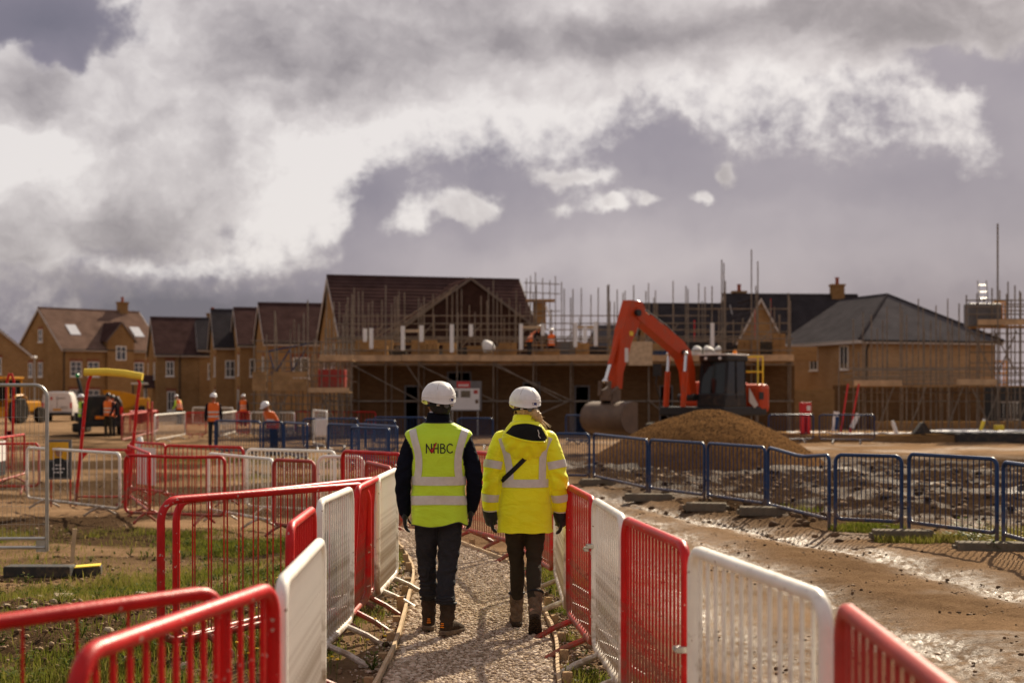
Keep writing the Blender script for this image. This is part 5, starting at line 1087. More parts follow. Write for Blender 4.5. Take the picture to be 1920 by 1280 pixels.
# ------------------------------------------------------------------ right-hand walls, slabs and small site things
t = thing('brick_wall', 'long brown brick wall with a lower step, before the hipped house', 'wall', (0, 72, 0)); sW = lambda px: SX(px, 72)
mb = MB(); mb.box(((sW(1565)+sW(1845))/2, .2, zat(722, 72)/2), (sW(1845)-sW(1565), .4, zat(722, 72))); mb.build('tall_section', 'brickdark', t)
mb = MB(); mb.box(((sW(1478)+sW(1565))/2-.001, .2, zat(730, 72)/2), (sW(1565)-sW(1478), .38, zat(730, 72))); mb.build('low_section', 'brick', t)
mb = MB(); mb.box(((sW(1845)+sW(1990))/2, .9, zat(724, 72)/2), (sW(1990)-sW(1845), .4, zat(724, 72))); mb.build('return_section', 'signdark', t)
t = thing('brick_plinth', 'low brick plinth carrying the row of pale barriers', 'wall', (0, 69, 0)); sV = lambda px: SX(px, 69)
mb = MB(); mb.box(((sV(1640)+sV(2000))/2, 0, .22), (sV(2000)-sV(1640), .5, .44)); mb.build('course', 'brick', t)
t = thing('foundation_slab', 'brick-edged concrete foundation slab covered by pale sheets right of the heap', 'slab', (0, 52, 0)); sU = lambda px, d=52: SX(px, d)
mb = MB(); mb.box(((sU(1500)+sU(1790))/2, 2.6, .13), (sU(1790)-sU(1500), 5.2, .26)); mb.build('slab_body', 'brick', t)
mb = MB(); mb.box(((sU(1790)+sU(2050))/2, 2.2, .16), (sU(2050)-sU(1790), 5.4, .32)); mb.build('membrane', 'rubber', t)
for i, (a, b, d, z_) in enumerate(((1560, 1640, 52.6, .262), (1480, 1552, 53.5, .262), (1640, 1735, 53.2, .262), (1730, 1830, 52.6, .325), (1800, 1925, 52.4, .325), (1760, 1935, 54.4, .325))):
    mb = MB(); w_ = (b-a)/FPX*d; rr = random.Random(i); rows = [[(-w_/2+w_*k/8, -.5+1.0*j/4, .03+.035*rr.random()) for k in range(9)] for j in range(5)]; mb.grid(rows, closed=False); o = mb.build('pale_sheet', 'sack', smooth=True); o.location = (SX((a+b)/2, d), d, z_); s2 = o.modifiers.new('s', 'SOLIDIFY'); s2.thickness = .025
    tag(o, 'crumpled pale sheet lying on the brick-edged slab', 'sheet', 'pale sheets on the slab')
def marker(px, d, z0, h, m1, lb, tilt=.15, r=.07):
    mb = MB(); mb.tube([(0, 0, 0), (0, 0, h)], r, 10); mb.tube([(0, 0, h), (0, 0, h+.08)], r*.7, 10, mi=1); o = mb.build('marker_post', [m1, 'whiteplastic'], smooth=True); o.location = (SX(px, d), d, z0); o.rotation_euler = (0, tilt, 0); tag(o, lb, 'marker')
marker(1838, 53.3, .35, .42, 'yellowfoam', 'leaning yellow capped duct on the slab sheets', .3)
marker(1681, 52.2, .30, .42, 'whiteplastic', 'leaning blue-white bottle shape on the slab sheets', -.3)
mb = MB(); mb.bbox((0, 0, .11), (.32, .3, .22), .03); o = mb.build('yellow_box', 'yellowfoam'); o.location = (SX(1873, 53.6), 53.6, .38); tag(o, 'small yellow box on the slab sheets beside the leaning duct', 'box')
mb = MB(); mb.prism([(-.35, 0), (.35, 0), (.05, .42), (-.02, .42)], -.2, .2); o = mb.build('black_tarp_peak', 'rubber'); o.location = (SX(1728, 52.2), 52.2, .3); tag(o, 'black peaked membrane fold on the slab', 'membrane')
# fire point
q = at(1510, 53); t = thing('fire_point', 'red fire point stand with alarm box and two extinguishers', 'fire point', (q.x, q.y, 0)); 
mb = MB(); mb.bbox((0, 0, 1.27), (.42, .25, .36), .02); mb.build('alarm_box', 'signred', t)
mb = MB(); mb.box((.1, -.131, 1.24), (.14, .008, .18)); mb.build('notice_plate', 'sign', t)
mb = MB(); mb.box((0, .06, .62), (.38, .05, .95)); mb.bbox((0, 0, .12), (.46, .4, .1), .02); mb.build('stand', 'signred', t)
for sx in (-.1, .11): mb = MB(); mb.lathe([(.085, 0), (.085, .5), (.05, .58), (.03, .64)], (sx, -.05, .3), 12); mb.build('extinguisher', 'lamp_red', t, True)
q = at(1580, 54); t = thing('sign_trestle', 'red A-frame trestle with white and blue sign sheets by the brown wall', 'trestle', (q.x, q.y, 0))
for sx, tl in ((-.12, .35), (.22, .42)): mb = MB(); mb.tube([(sx, 0, 0), (sx+tl, .1, 2.15)], .035, 6); mb.build('leg', 'signred', t)
mb = MB(); mb.box((-.28, 0, .72), (.2, .05, .75), M4=Matrix.Rotation(.12, 4, 'Y')); mb.build('sign_sheet', 'sign', t)
mb = MB(); mb.box((-.24, -.035, .66), (.11, .02, .5), M4=Matrix.Rotation(.12, 4, 'Y')); mb.build('sign_print', 'blue', t)
mb = MB(); mb.box((.46, -.03, .75), (.17, .04, .6), M4=Matrix.Rotation(.45, 4, 'Y')); mb.build('sign_sheet', 'sign', t)

# ------------------------------------------------------------------ excavator
EX = at(1322, 46.5); TH = R(52)
t = thing('excavator', 'orange tracked excavator with raised boom and wide ditching bucket behind the gravel heap', 'excavator', (EX.x, EX.y, 0), 0)
# local frame: u = forward (boom direction), v = to the machine's left, z up -> world axes of the root
FU = Vector((-math.cos(TH), -math.sin(TH), 0)); FV = Vector((math.sin(TH), -math.cos(TH), 0))
EM = Matrix((FU, FV, Vector((0, 0, 1)))).transposed().to_4x4()
class EB(MB):
    def build(s, name, m, parent=None, smooth=False):
        if name in ('boom', 'pivot_pin', 'stick', 'white_decal', 'warning_decal', 'boom_ram', 'stick_ram', 'bucket_ram', 'rod', 'hydraulic_hoses', 'quick_hitch', 'bucket', 'bucket_cheek', 'cutting_edge', 'bucket_ear'):
            s.v = [(.75+(u-.75)*1.22 if u > .75 else u, v, z-.46*float(sst(1.9, 4.8, z))) for u, v, z in s.v]      # working reach
        s.v = [tuple(EM @ Vector(p)) for p in s.v]; return MB.build(s, name, m, parent, smooth)
def prof(mb, pts, w0, w1): mb.prism(pts, w0, w1)
for sv in (-1, 1):
    mb = EB(); pts = []
    for a in range(90, 271, 30): pts.append((-1.45+.42*math.cos(R(a)), .42+.42*math.sin(R(a))))
    for a in range(-90, 91, 30): pts.append((1.45+.42*math.cos(R(a)), .42+.42*math.sin(R(a))))
    mb.prism(pts, sv*1.0-.25, sv*1.0+.25); tr_ = mb.build('track', 'tyre', t)
    mb = EB()
    for k in range(5): mb.lathe([(.25, -.27), (.25, .27)], (-1.2+k*.6, sv*1.0, .4), 12, 'y')
    mb.build('track_wheels', 'steel', tr_)
mb = EB(); mb.box((0, 0, .62), (1.8, 1.6, .4)); mb.lathe([(.6, 0), (.6, .3)], (0, 0, .8), 16); mb.build('undercarriage', 'black', t)
mb = EB(); mb.bbox((-.55, 0, 1.2), (2.9, 2.4, .3), .05); mb.build('deck', 'black', t)
mb = EB(); mb.bbox((-1.25, -.35, 1.75), (1.6, 1.7, .85), .12); mb.build('engine_cover', 'orange', t)
mb = EB(); mb.bbox((-1.85, 0, 1.62), (.75, 2.42, .95), .16); cw = mb.build('counterweight', 'orange', t)
mb = EB(); mb.bbox((-1.6, 1.205, 1.7), (.3, .02, .25), .005); mb.build('vent', 'black', cw)
mb = EB(); mb.prism([(-1.1, 1.3), (-.75, 1.5), (-.75, 1.95), (-1.35, 1.4)], 1.2, 1.225); mb.build('grey_stripe', 'fascia', cw)
# cab
mb = EB(); c0, c1 = .25, 1.2
mb.bbox((.1, .68, 1.55), (1.45, 1.02, .45), .05)
for (u_, v_) in ((.72, .22), (.72, 1.15), (-.55, .22), (-.55, 1.15), (.05, 1.16)): mb.tube([(u_, v_, 1.6), (u_-(.16 if u_ > .5 else -.02), v_, 2.85)], .055, 6)
mb.bbox((-.02, .68, 2.9), (1.4, 1.04, .2), .06); cb = mb.build('cab', 'blackpaint', t)
for nm, pts in (('front_window', [(.72, .26, 1.75), (.72, 1.11, 1.75), (.575, 1.11, 2.8), (.575, .26, 2.8)]), ('side_window', [(.68, 1.175, 1.7), (.08, 1.175, 1.7), (.08, 1.175, 2.8), (.56, 1.175, 2.8)]), ('rear_side_window', [(.02, 1.178, 1.7), (-.5, 1.178, 1.7), (-.5, 1.178, 2.8), (.02, 1.178, 2.8)]), ('back_window', [(-.56, .26, 1.9), (-.56, 1.11, 1.9), (-.54, 1.11, 2.8), (-.54, .26, 2.8)])):
    mb = EB(); mb.add(pts, [(0, 1, 2, 3)]); mb.build(nm, 'glass', cb)
mb = EB(); mb.bbox((-.02, .68, 3.015), (1.5, 1.1, .05), .02); mb.build('roof_panel', 'vanwhite', cb)
for v_ in (.42, .94): mb = EB(); mb.sphere((.68, v_, 2.9), (.04, .06, .06), 8, 6); mb.build('work_light', 'whiteplastic', cb)
mb = EB(); mb.lathe([(.07, 0), (.07, .1), (.03, .14)], (-.45, .85, 3.04), 10); mb.build('beacon', 'lamp_orange', cb)
mb = EB(); mb.box((.2, .75, 1.95), (.55, .5, .2)); mb.box((-.05, .75, 2.25), (.14, .5, .7)); mb.build('seat', 'black', cb)
# handrails
mb = EB()
for u_ in (-1.35, -1.0): 
    for v_ in (.3, 1.1): mb.tube([(u_-.55, v_, 2.05), (u_-.55, v_, 3.0)], .028, 6)
for z_ in (2.5, 3.0): mb.tube([(-1.55, .3, z_), (-1.55, 1.1, z_), (-1.9, 1.1, z_), (-1.9, .3, z_)], .03, 6, closed=True)
mb.build('handrail', 'yellowfoam', t)
mb = EB(); mb.tube([(.75, -1.15, 1.3), (.95, -1.3, 2.1), (.85, -1.3, 2.5)], .025, 6); mb.box((.85, -1.3, 2.55), (.06, .3, .4)); mb.build('mirror', 'black', t)
# boom, stick, bucket in the u-z plane at v = -.15
BV = -.15
def arm(pts_top, pts_bot, w_, nm, m='orange'):
    mb = EB(); n_ = len(pts_top); 
    prof_ = pts_top+pts_bot[::-1]; 
    rows = []
    for (a, b) in zip(pts_top, pts_bot):
        b = (b[0]+(a[0]-b[0])*.16, b[1]+(a[1]-b[1])*.16)
        rows.append([(a[0], BV-w_/2, a[1]), (a[0], BV+w_/2, a[1]), (b[0], BV+w_/2, b[1]), (b[0], BV-w_/2, b[1])])
    mb.grid(rows, True, (True, True)); return mb.build(nm, m, t)
U0 = .75
bm_ = arm([(U0-.15, 1.75), (U0-.05, 2.7), (U0+.15, 3.35), (U0+.5, 3.75), (U0+1.4, 4.3), (U0+2.75, 4.85)], [(U0+.2, 1.5), (U0+.35, 2.5), (U0+.6, 2.95), (U0+.95, 3.25), (U0+1.75, 3.8), (U0+2.85, 4.5)], .36, 'boom')
mb = EB(); mb.tube([(U0+.1, BV-.3, 1.65), (U0+.1, BV+.3, 1.65)], .12, 10); mb.tube([(U0+2.75, BV-.26, 4.68), (U0+2.75, BV+.26, 4.68)], .11, 10); mb.tube([(U0+.55, BV-.26, 3.3), (U0+.55, BV+.26, 3.3)], .10, 10); mb.build('pivot_pin', 'black', bm_)
st_ = arm([(U0+2.45, 5.02), (U0+3.0, 5.06), (U0+3.35, 4.1), (U0+3.62, 2.6), (U0+3.62, 1.95)], [(U0+2.3, 4.75), (U0+2.5, 4.25), (U0+2.85, 3.6), (U0+3.28, 2.4), (U0+3.35, 1.9)], .30, 'stick')
mb = EB(); mb.box((U0+3.2, BV+.153, 3.1), (.16, .006, .55)); mb.build('white_decal', 'sign', st_)
mb = EB(); mb.box((U0+2.98, BV+.153, 3.95), (.16, .006, .16)); mb.build('warning_decal', 'yellowfoam', st_)
# rams
def ram(nm, a, b, f, v_, r1=.085, r2=.05):
    a, b = Vector((a[0], v_, a[1])), Vector((b[0], v_, b[1])); m_ = a.lerp(b, f); mb = EB(); mb.tube([a, m_], r1, 10); o = mb.build(nm, 'orange', t, True); mb = EB(); mb.tube([m_, b], r2, 10); mb.sphere(b, .085, 8, 6); mb.build('rod', 'chrome', o, True)
for v_ in (BV-.32, BV+.32): ram('boom_ram', (U0+.75, 1.35), (U0+.6, 3.25), .62, v_)
ram('stick_ram', (U0+1.0, 3.95), (U0+2.5, 5.0), .66, BV, .10)
ram('bucket_ram', (U0+3.25, 4.1), (U0+3.95, 2.15), .70, BV, .08)
mb = EB()
for k in range(3): mb.tube([(U0+.2, BV-.12+k*.1, 3.5), (U0+1.2, BV-.12+k*.1, 4.32), (U0+2.2, BV-.12+k*.1, 4.78), (U0+2.6, BV-.12+k*.1, 4.6)], .022, 6)
mb.build('hydraulic_hoses', 'black', bm_)
mb = EB(); 
for v_ in (BV-.17, BV+.17): mb.tube([(U0+3.95, v_, 2.15), (U0+4.0, v_, 1.75), (U0+3.62, v_, 1.95)], .055, 8)
mb.bbox((U0+3.72, BV, 1.72), (.5, .36, .34), .04); mb.build('quick_hitch', 'steel', t)
pts = []; bw = .72; cu, cz = U0+3.62, 1.05
outer = [(cu+.55*math.cos(R(a)), cz+.48*math.sin(R(a))) for a in range(110, -111, -20)]; inner = [(cu+.49*math.cos(R(a)), cz+.42*math.sin(R(a))) for a in range(110, -111, -20)]
mb = EB(); rows = [[(o_[0], BV-bw, o_[1]), (o_[0], BV+bw, o_[1]), (i_[0], BV+bw, i_[1]), (i_[0], BV-bw, i_[1])] for o_, i_ in zip(outer, inner)]; mb.grid(rows, True, (True, True)); bk = mb.build('bucket', 'steel', t, 30)
for v_ in (BV-bw-.02, BV+bw-.02): mb = EB(); mb.prism(outer, v_, v_+.04); mb.build('bucket_cheek', 'steel', bk)
mb = EB(); e0 = outer[-1]; mb.box((e0[0]-.1, BV, e0[1]-.0), (.28, 2*bw+.06, .05)); mb.build('cutting_edge', 'steel', bk)
mb = EB()
for v_ in (BV-.2, BV+.16): mb.prism([(cu-.1, cz+.45), (cu+.3, cz+.38), (cu+.25, 1.75), (cu-.05, 1.75)], v_, v_+.05)
mb.build('bucket_ear', 'steel', bk)

# ------------------------------------------------------------------ vehicles on the left
def wheel(parent, c, r, w_, axis='x', m='tyre'):
    mb = MB(); n_ = 20; rows = []
    for (rr, hh) in ((r*.62, -w_/2), (r*.92, -w_/2), (r, -w_*.36), (r, w_*.36), (r*.92, w_/2), (r*.62, w_/2)): rows.append((rr, hh))
    mb.lathe(rows, c, n_, axis); o = mb.build('wheel', m, parent, True); mb = MB(); mb.lathe([(r*.6, -w_*.42), (r*.6, w_*.42)], c, 14, axis); mb.build('hub', 'galv', o); return o
def van(label, px, d, rz, body, W_=1.95, H_=2.0, L_=4.6, plate='yellow'):
    q = at(px, d); t = thing('parked_van', label, 'van', (q.x, q.y, 0), rz)
    sec = lambda y_, zt_, ins: [(-W_/2+.02, y_, .38), (-W_/2, y_, .7), (-W_/2+.01, y_, 1.1), (-W_/2+ins, y_, zt_-.25), (-W_/2+ins+.14, y_, zt_-.03), (0, y_, zt_), (W_/2-ins-.14, y_, zt_-.03), (W_/2-ins, y_, zt_-.25), (W_/2-.01, y_, 1.1), (W_/2, y_, .7), (W_/2-.02, y_, .38)]
    rows = [sec(0, H_-.06, .12), sec(.08, H_, .1), sec(L_*.55, H_, .1), sec(L_*.66, H_-.08, .13), sec(L_*.80, 1.15, .06), sec(L_*.97, .95, .08), sec(L_, .8, .1)]
    mb = MB(); mb.grid(rows, True, (True, True)); mb.build('body', body, t, 35)
    mb = MB(); mb.bbox((0, -.04, .5), (W_-.1, .16, .2), .03); mb.build('rear_bumper', 'black', t)
    for sx in (-1, 1): mb = MB(); mb.bbox((sx*(W_/2-.1), -.012, 1.05), (.13, .05, .36), .015); mb.build('tail_light', 'lamp_red', t)
    mb = MB(); mb.box((0, -.012, 1.2), (.02, .012, H_-1.0)); mb.build('door_seam', 'black', t)
    mb = MB(); mb.box((.0, -.02, .78), (.5, .02, .12)); mb.build('number_plate', plate, t)
    for sx in (-1, 1):
        for y_ in (.95, L_-.85): wheel(t, (sx*(W_/2-.1), y_, .34), .34, .22)
    mb = MB(); mb.add([(-W_/2+.25, L_*.665, H_-.14), (W_/2-.25, L_*.665, H_-.14), (W_/2-.14, L_*.80+.012, 1.2), (-W_/2+.14, L_*.80+.012, 1.2)], [(0, 1, 2, 3)]); mb.build('windscreen', 'glass', t)
    return t
v1 = van('white van with lettered rear doors parked beyond the grey mesh fence', 107, 92, R(11), 'vanwhite', 1.95, 1.95)
mb = MB()
for k in range(4): mb.tube([(-.05+k*.14, -.008, 1.46), (.0+k*.14, -.008, 1.56), (.05+k*.14, -.008, 1.46), (.09+k*.14, -.008, 1.55)], .014, 4)
mb.build('door_lettering', 'signdark', v1); mb = MB(); mb.box((-.35, -.012, 1.5), (.14, .006, .2)); mb.build('door_emblem', 'redfade', v1); mb = MB()
for k in range(3): mb.box((.42, -.012, .86+.05*k), (.5, .004, .018))
mb.build('door_small_print', 'signgrey', v1)
v2 = van('black van with an orange number plate, two workmen leaning by its back', 190, 60, R(17), 'blackpaint', 1.85, 1.72, 4.2, 'lamp_orange')
# site dumper
q = at(230, 86); t = thing('site_dumper', 'yellow site dumper with a tipping skip behind the black van', 'dumper', (q.x, q.y, 0), R(14)); t.scale = (.86, .86, .86)
mb = MB(); rows = []
for (x_, zt_, zb_, hw) in ((-1.35, 2.35, 2.1, .95), (-.9, 2.35, 1.3, .95), (.0, 2.25, 1.05, .95), (.6, 2.1, 1.2, .9), (.9, 2.0, 1.5, .85)): rows.append([(x_, -hw, zt_), (x_, hw, zt_), (x_+.1, hw*.75, zb_), (x_+.1, -hw*.75, zb_)])
mb.grid(rows, True, (True, True)); mb.build('skip', 'yellow', t)
mb = MB(); mb.bbox((.2, 0, .95), (2.9, 1.0, .4), .05); mb.bbox((1.35, 0, 1.35), (1.0, 1.3, .9), .1); mb.build('chassis', 'yellow', t)
for sx in (.7, 1.6):
    for sy in (-.6, .6): mb = MB(); mb.tube([(sx, sy, 1.4), (sx, sy, 2.75)], .05, 6); mb.build('roll_bar', 'black', t)
mb = MB(); mb.bbox((1.15, 0, 2.8), (1.15, 1.4, .12), .03); mb.build('canopy', 'fascia', t)
mb = MB(); mb.lathe([(.08, 0), (.08, .12)], (1.3, 0, 2.86), 8); mb.build('beacon', 'green', t)
for x_ in (-.75, 1.15):
    for sy in (-.85, .85): wheel(t, (x_, sy, .6), .6, .42, 'y')
mb = MB(); mb.bbox((1.35, -.66, 1.1), (.35, .04, .3), .01); mb.build('side_panel', 'black', t)
# backhoe loader at the left edge
q = at(8, 86); t = thing('backhoe_loader', 'yellow backhoe loader with a big muddy tyre at the left edge of the site road', 'backhoe loader', (q.x, q.y, 0), R(-14))
for sx in (-.95, .98): wheel(t, (sx, 0, .78), .78, .5)
for sx in (-.9, .9): wheel(t, (sx, 2.4, .5), .5, .35)
mb = MB(); mb.bbox((0, 1.6, 1.0), (1.1, 3.0, .7), .1); mb.bbox((0, -.25, .75), (1.9, .6, .5), .08); mb.build('chassis', 'yellow', t)
for sx in (-1, 1): mb = MB(); mb.tube([(sx*.97, -.78, 1.35), (sx*.97, -.35, 1.68), (sx*.97, .3, 1.72), (sx*.97, .75, 1.5)], .14, 8, ell=[.4]*4); mb.build('mudguard', 'yellow', t)
mb = MB()
for sx in (-.6, .6):
    for y_ in (-.5, .9): mb.tube([(sx, y_, 1.3), (sx*.92, y_, 2.7)], .06, 6)
mb.bbox((0, .2, 2.75), (1.35, 1.7, .14), .04); mb.build('cab_frame', 'yellow', t); mb = MB(); mb.box((0, .2, 2.0), (1.1, 1.3, 1.2)); mb.build('cab_glass', 'glass', t)
mb = MB(); mb.tube([(-.1, -1.0, .8), (-.5, -1.4, 3.2)], .17, 6); mb.tube([(-.5, -1.4, 3.2), (.2, -1.9, 1.9)], .14, 6); mb.build('digger_boom', 'yellow', t)
mb = MB(); mb.tube([(-.0, -1.25, 3.3), (.45, -1.5, 1.9)], .06, 8); mb.build('boom_ram', 'fascia', t)
mb = MB(); mb.bbox((.4, -1.2, .55), (.8, .3, .4), .06); mb.build('stabiliser', 'yellow', t)
# folded black arm with a green lamp beside the workman
q = at(150, 66); t = thing('mini_digger', 'small black-armed digger with a green lamp beyond the black van', 'digger', (q.x, q.y, 0), R(0))
mb = MB(); mb.tube([(.1, 0, .9), (.12, 0, 1.6), (-.1, 0, 2.5)], [.11, .11, .08], 8); mb.build('arm', 'black', t, True); mb = MB(); mb.tube([(.22, 0, .9), (.1, 0, 1.9)], .05, 8); mb.build('ram', 'blackpaint', t)
mb = MB(); mb.sphere((-.12, 0, 2.62), .1, 8, 6); mb.build('green_lamp', 'green', t); mb = MB(); mb.bbox((.05, .1, .7), (.5, .6, .45), .08); mb.build('body', 'blackpaint', t); mb = MB(); mb.bbox((.05, .1, .22), (.7, .9, .42), .12); mb.build('tracks', 'tyre', t)
# red post pair and white cone end by the van
q = at(281, 49); t = thing('red_gate_post', 'red slatted gate post at the end of the pink-white mesh barrier', 'gate post', (q.x, q.y, 0))
for sx in (-.07, .07): mb = MB(); mb.bbox((sx, 0, .75), (.05, .08, 1.5), .01); mb.build('slat', 'redfade', t)
mb = MB(); mb.box((0, .02, 1.2), (.2, .03, .12)); mb.build('cross_plate', 'redfade', t)
q = at(257, 47); mb = MB(); mb.tube([(0, 0, .02), (.15, .0, .12), (.05, .1, .3)], [.09, .08, .1], 8); o = mb.build('plastic_pipe_bend', 'whiteplastic', smooth=True); o.location = (q.x, q.y, 0); tag(o, 'white plastic pipe bend lying on the soil near the red gate post', 'pipe')
# ------------------------------------------------------------------ people
def fabric(name, col, rough=.8, var=.1, fold=.35, weave=420., trans=0., sheen=.2, dirt=None, damt=0., fscale=9.):
    m = mat(name, col, rough, var, 5, 0, 60, trans=trans, dirt=dirt, dirt_amt=damt, dscale=14)
    t = m.node_tree; b = t.nodes['Principled BSDF']; L = t.links; co = t.nodes.new('ShaderNodeTexCoord')
    a = t.nodes.new('ShaderNodeTexNoise'); a.inputs['Scale'].default_value = weave; L.new(co.outputs['Object'], a.inputs[0])
    mp = t.nodes.new('ShaderNodeMapping'); mp.inputs['Scale'].default_value = (1, 1, 1.8); L.new(co.outputs['Object'], mp.inputs[0])
    c = t.nodes.new('ShaderNodeTexNoise'); c.inputs['Scale'].default_value = fscale; c.inputs['Detail'].default_value = 3; c.inputs['Distortion'].default_value = .35; L.new(mp.outputs[0], c.inputs[0])
    b1 = t.nodes.new('ShaderNodeBump'); b1.inputs['Strength'].default_value = .12; b1.inputs['Distance'].default_value = .002; L.new(a.outputs[0], b1.inputs['Height'])
    b2 = t.nodes.new('ShaderNodeBump'); b2.inputs['Strength'].default_value = fold; b2.inputs['Distance'].default_value = .05; L.new(c.outputs[0], b2.inputs['Height']); L.new(b1.outputs[0], b2.inputs['Normal']); L.new(b2.outputs[0], b.inputs['Normal'])
    b.inputs['Sheen Weight'].default_value = sheen
    return m
M['navy'] = fabric('navy_softshell', (.007, .008, .014), .8, .2, .4, sheen=0.)
M['charcoal'] = fabric('charcoal_trousers', (.030, .030, .034), .78, .2, .6, sheen=0.)
M['olive'] = fabric('dark_olive_leggings', (.040, .033, .023), .78, .2, .35, sheen=0.)
M['vest'] = fabric('lime_vest', (.64, .90, .04), .65, .05, .35, trans=.12)
M['hiviz'] = fabric('yellow_jacket', (.97, .97, .012), .5, .05, .4, trans=.10)
M['orangevest'] = fabric('orange_vest', (.85, .16, .02), .6, .06, .3)
M['limevest'] = fabric('green_vest', (.45, .75, .05), .6, .06, .3)
M['reflect'] = mat('reflective_tape', (.62, .59, .53), .36, .08, 30, .1, 200)
M['piping'] = mat('dark_piping', (.03, .032, .03), .7, .1, 30)
M['lining'] = fabric('black_lining', (.012, .012, .012), .75, .2, .4)
M['glove'] = fabric('black_glove', (.014, .014, .015), .7, .2, .4)
M['boot'] = mat('suede_boot', (.045, .031, .021), .85, .3, 18, .5, 60, dirt=(.09, .062, .04), dirt_amt=.4, dscale=16)
M['bootmud'] = mat('muddy_boot', (.15, .105, .068), .9, .35, 18, .6, 50, dirt=(.07, .045, .03), dirt_amt=.7, dscale=14)
M['sole'] = mat('boot_sole', (.12, .09, .065), .85, .3, 25, .5, 60, dirt=(.22, .155, .1), dirt_amt=.6, dscale=20)
M['solemud'] = mat('muddy_sole', (.05, .036, .025), .9, .4, 25, .8, 40)
M['hairdark'] = mat('dark_hair', (.012, .010, .009), .55, .3, 60, .3, 200)
M['blonde'] = mat('blonde_hair', (.60, .40, .19), .45, .3, 60, .2, 200, trans=.15)
M['print'] = mat('black_print', (.010, .014, .022), .6, .1, 20)
M['printred'] = mat('red_print', (.45, .02, .02), .6, .1, 20)
M['labelblue'] = mat('helmet_label', (.02, .025, .14), .35, .1, 20)
M['shirt'] = mat('pale_shirt', (.55, .52, .55), .8, .05, 20)
M['webbing'] = mat('black_webbing', (.010, .010, .010), .7, .1, 40)
def loft(mb, rings, seg=40, n=6, caps=(True, True), ex=2.4):
    """rings: (z, cx, cy, rx, ry)"""
    rr = cr(rings, n); rows = []
    for z, cx, cy, rx, ry in rr:
        row = []
        for k in range(seg):
            a = 2*PI*k/seg; c, s = math.cos(a), math.sin(a); row.append((cx+rx*math.copysign(abs(c)**(2/ex), c), cy+ry*math.copysign(abs(s)**(2/ex), s), z))
        rows.append(row)
    mb.grid(rows, True, caps)
def limb(mb, pts, rad, seg=20, n=6, ends=(True, True)):
    q = cr([tuple(p)+(r,) for p, r in zip(pts, rad)], n); P = [tuple(v[:3]) for v in q]; rd = [float(v[3]) for v in q]
    mb.tube(P, rd, seg)
    for k, e in zip((0, -1), ends):
        if e: mb.sphere(P[k], rd[k]*.995, seg, 10)
def remesh(mb, voxel, name, mats, sm=6, disp=None):
    me = bpy.data.meshes.new('tmp'); me.from_pydata(mb.v, [], mb.f); o = bpy.data.objects.new('tmp', me); COL.objects.link(o)
    bm = bmesh.new(); bm.from_mesh(me); bmesh.ops.recalc_face_normals(bm, faces=bm.faces); bm.to_mesh(me); bm.free()
    r = o.modifiers.new('r', 'REMESH'); r.mode = 'VOXEL'; r.voxel_size = voxel; r.adaptivity = 0
    if sm: s = o.modifiers.new('s', 'SMOOTH'); s.factor = .5; s.iterations = sm
    dg = bpy.context.evaluated_depsgraph_get(); dg.update(); me2 = bpy.data.meshes.new_from_object(o.evaluated_get(dg)); bpy.data.objects.remove(o); bpy.data.meshes.remove(me)
    me2.name = name; me2.materials.clear()
    for m in mats: me2.materials.append(M[m])
    if disp:
        n = len(me2.vertices); co = np.empty(n*3, np.float32); me2.vertices.foreach_get('co', co); co = co.reshape(-1, 3); no = np.empty(n*3, np.float32); me2.vertices.foreach_get('normal', no); no = no.reshape(-1, 3)
        d = disp(co[:, 0].astype(float), co[:, 1].astype(float), co[:, 2].astype(float)); co = co+no*d[:, None].astype(np.float32); me2.vertices.foreach_set('co', co.ravel()); me2.update()
    me2.polygons.foreach_set('use_smooth', [True]*len(me2.polygons)); return me2
def bvh_of(me): return BVHTree.FromPolygons([v.co.copy() for v in me.vertices], [tuple(p.vertices) for p in me.polygons])
def strip(name, bv, pts, width, m, parent, off=.003, direction=Vector((0, 1, 0)), start=-.8, nw=4, thick=.0):
    """tape laid on a surface: pts (x,z) centre line on the back, pushed forward on to the surface"""
    q = [Vector((float(a), float(b))) for a, b in cr(pts, 10)]; rows = []
    for i, p in enumerate(q):
        t = (q[min(i+1, len(q)-1)]-q[max(i-1, 0)]).normalized(); nn = Vector((-t.y, t.x)); row = []
        for k in range(nw+1):
            c = p+nn*(width*(k/nw-.5)); h = bv.ray_cast(Vector((c.x, start, c.y)), direction)
            row.append(None if h[0] is None else h[0]+(h[1] if h[1].dot(direction) < 0 else -h[1])*off)
        if all(r is not None for r in row): rows.append(row)
    if len(rows) < 2: return None
    mb = MB(); mb.grid(rows, closed=False); return mb.build(name, m, parent, smooth=70)
def ringband(name, bv, c, axis, width, m, parent, off=.003, r0=.5, inward=True, arc=(0, 360), n=64, nw=3, zfun=None, md=9.):
    axis = Vector(axis).normalized(); u = axis.cross(Vector((0, 1, 0))); u = u.normalized() if u.length > .1 else axis.cross(Vector((1, 0, 0))).normalized(); v = axis.cross(u); rows = []; runs = [rows]
    for i in range(n+1):
        a = R(arc[0]+(arc[1]-arc[0])*i/n); d = u*math.cos(a)+v*math.sin(a); row = []
        for k in range(nw+1):
            b = Vector(c)+axis*(width*(k/nw-.5)); 
            if zfun: b.z += zfun(a)
            h = bv.ray_cast(b+d*r0, -d) if inward else bv.ray_cast(b, d)
            if h[0] is not None and not inward and (h[0]-b).length > md: h = (None,)
            row.append(None if h[0] is None else h[0]+d*off)
        if all(r is not None for r in row): rows.append(row)
        elif rows: rows = []; runs.append(rows)
    mb = MB()
    for r_ in runs:
        if len(r_) > 1: mb.grid(r_, closed=False)
    return mb.build(name, m, parent, smooth=70)
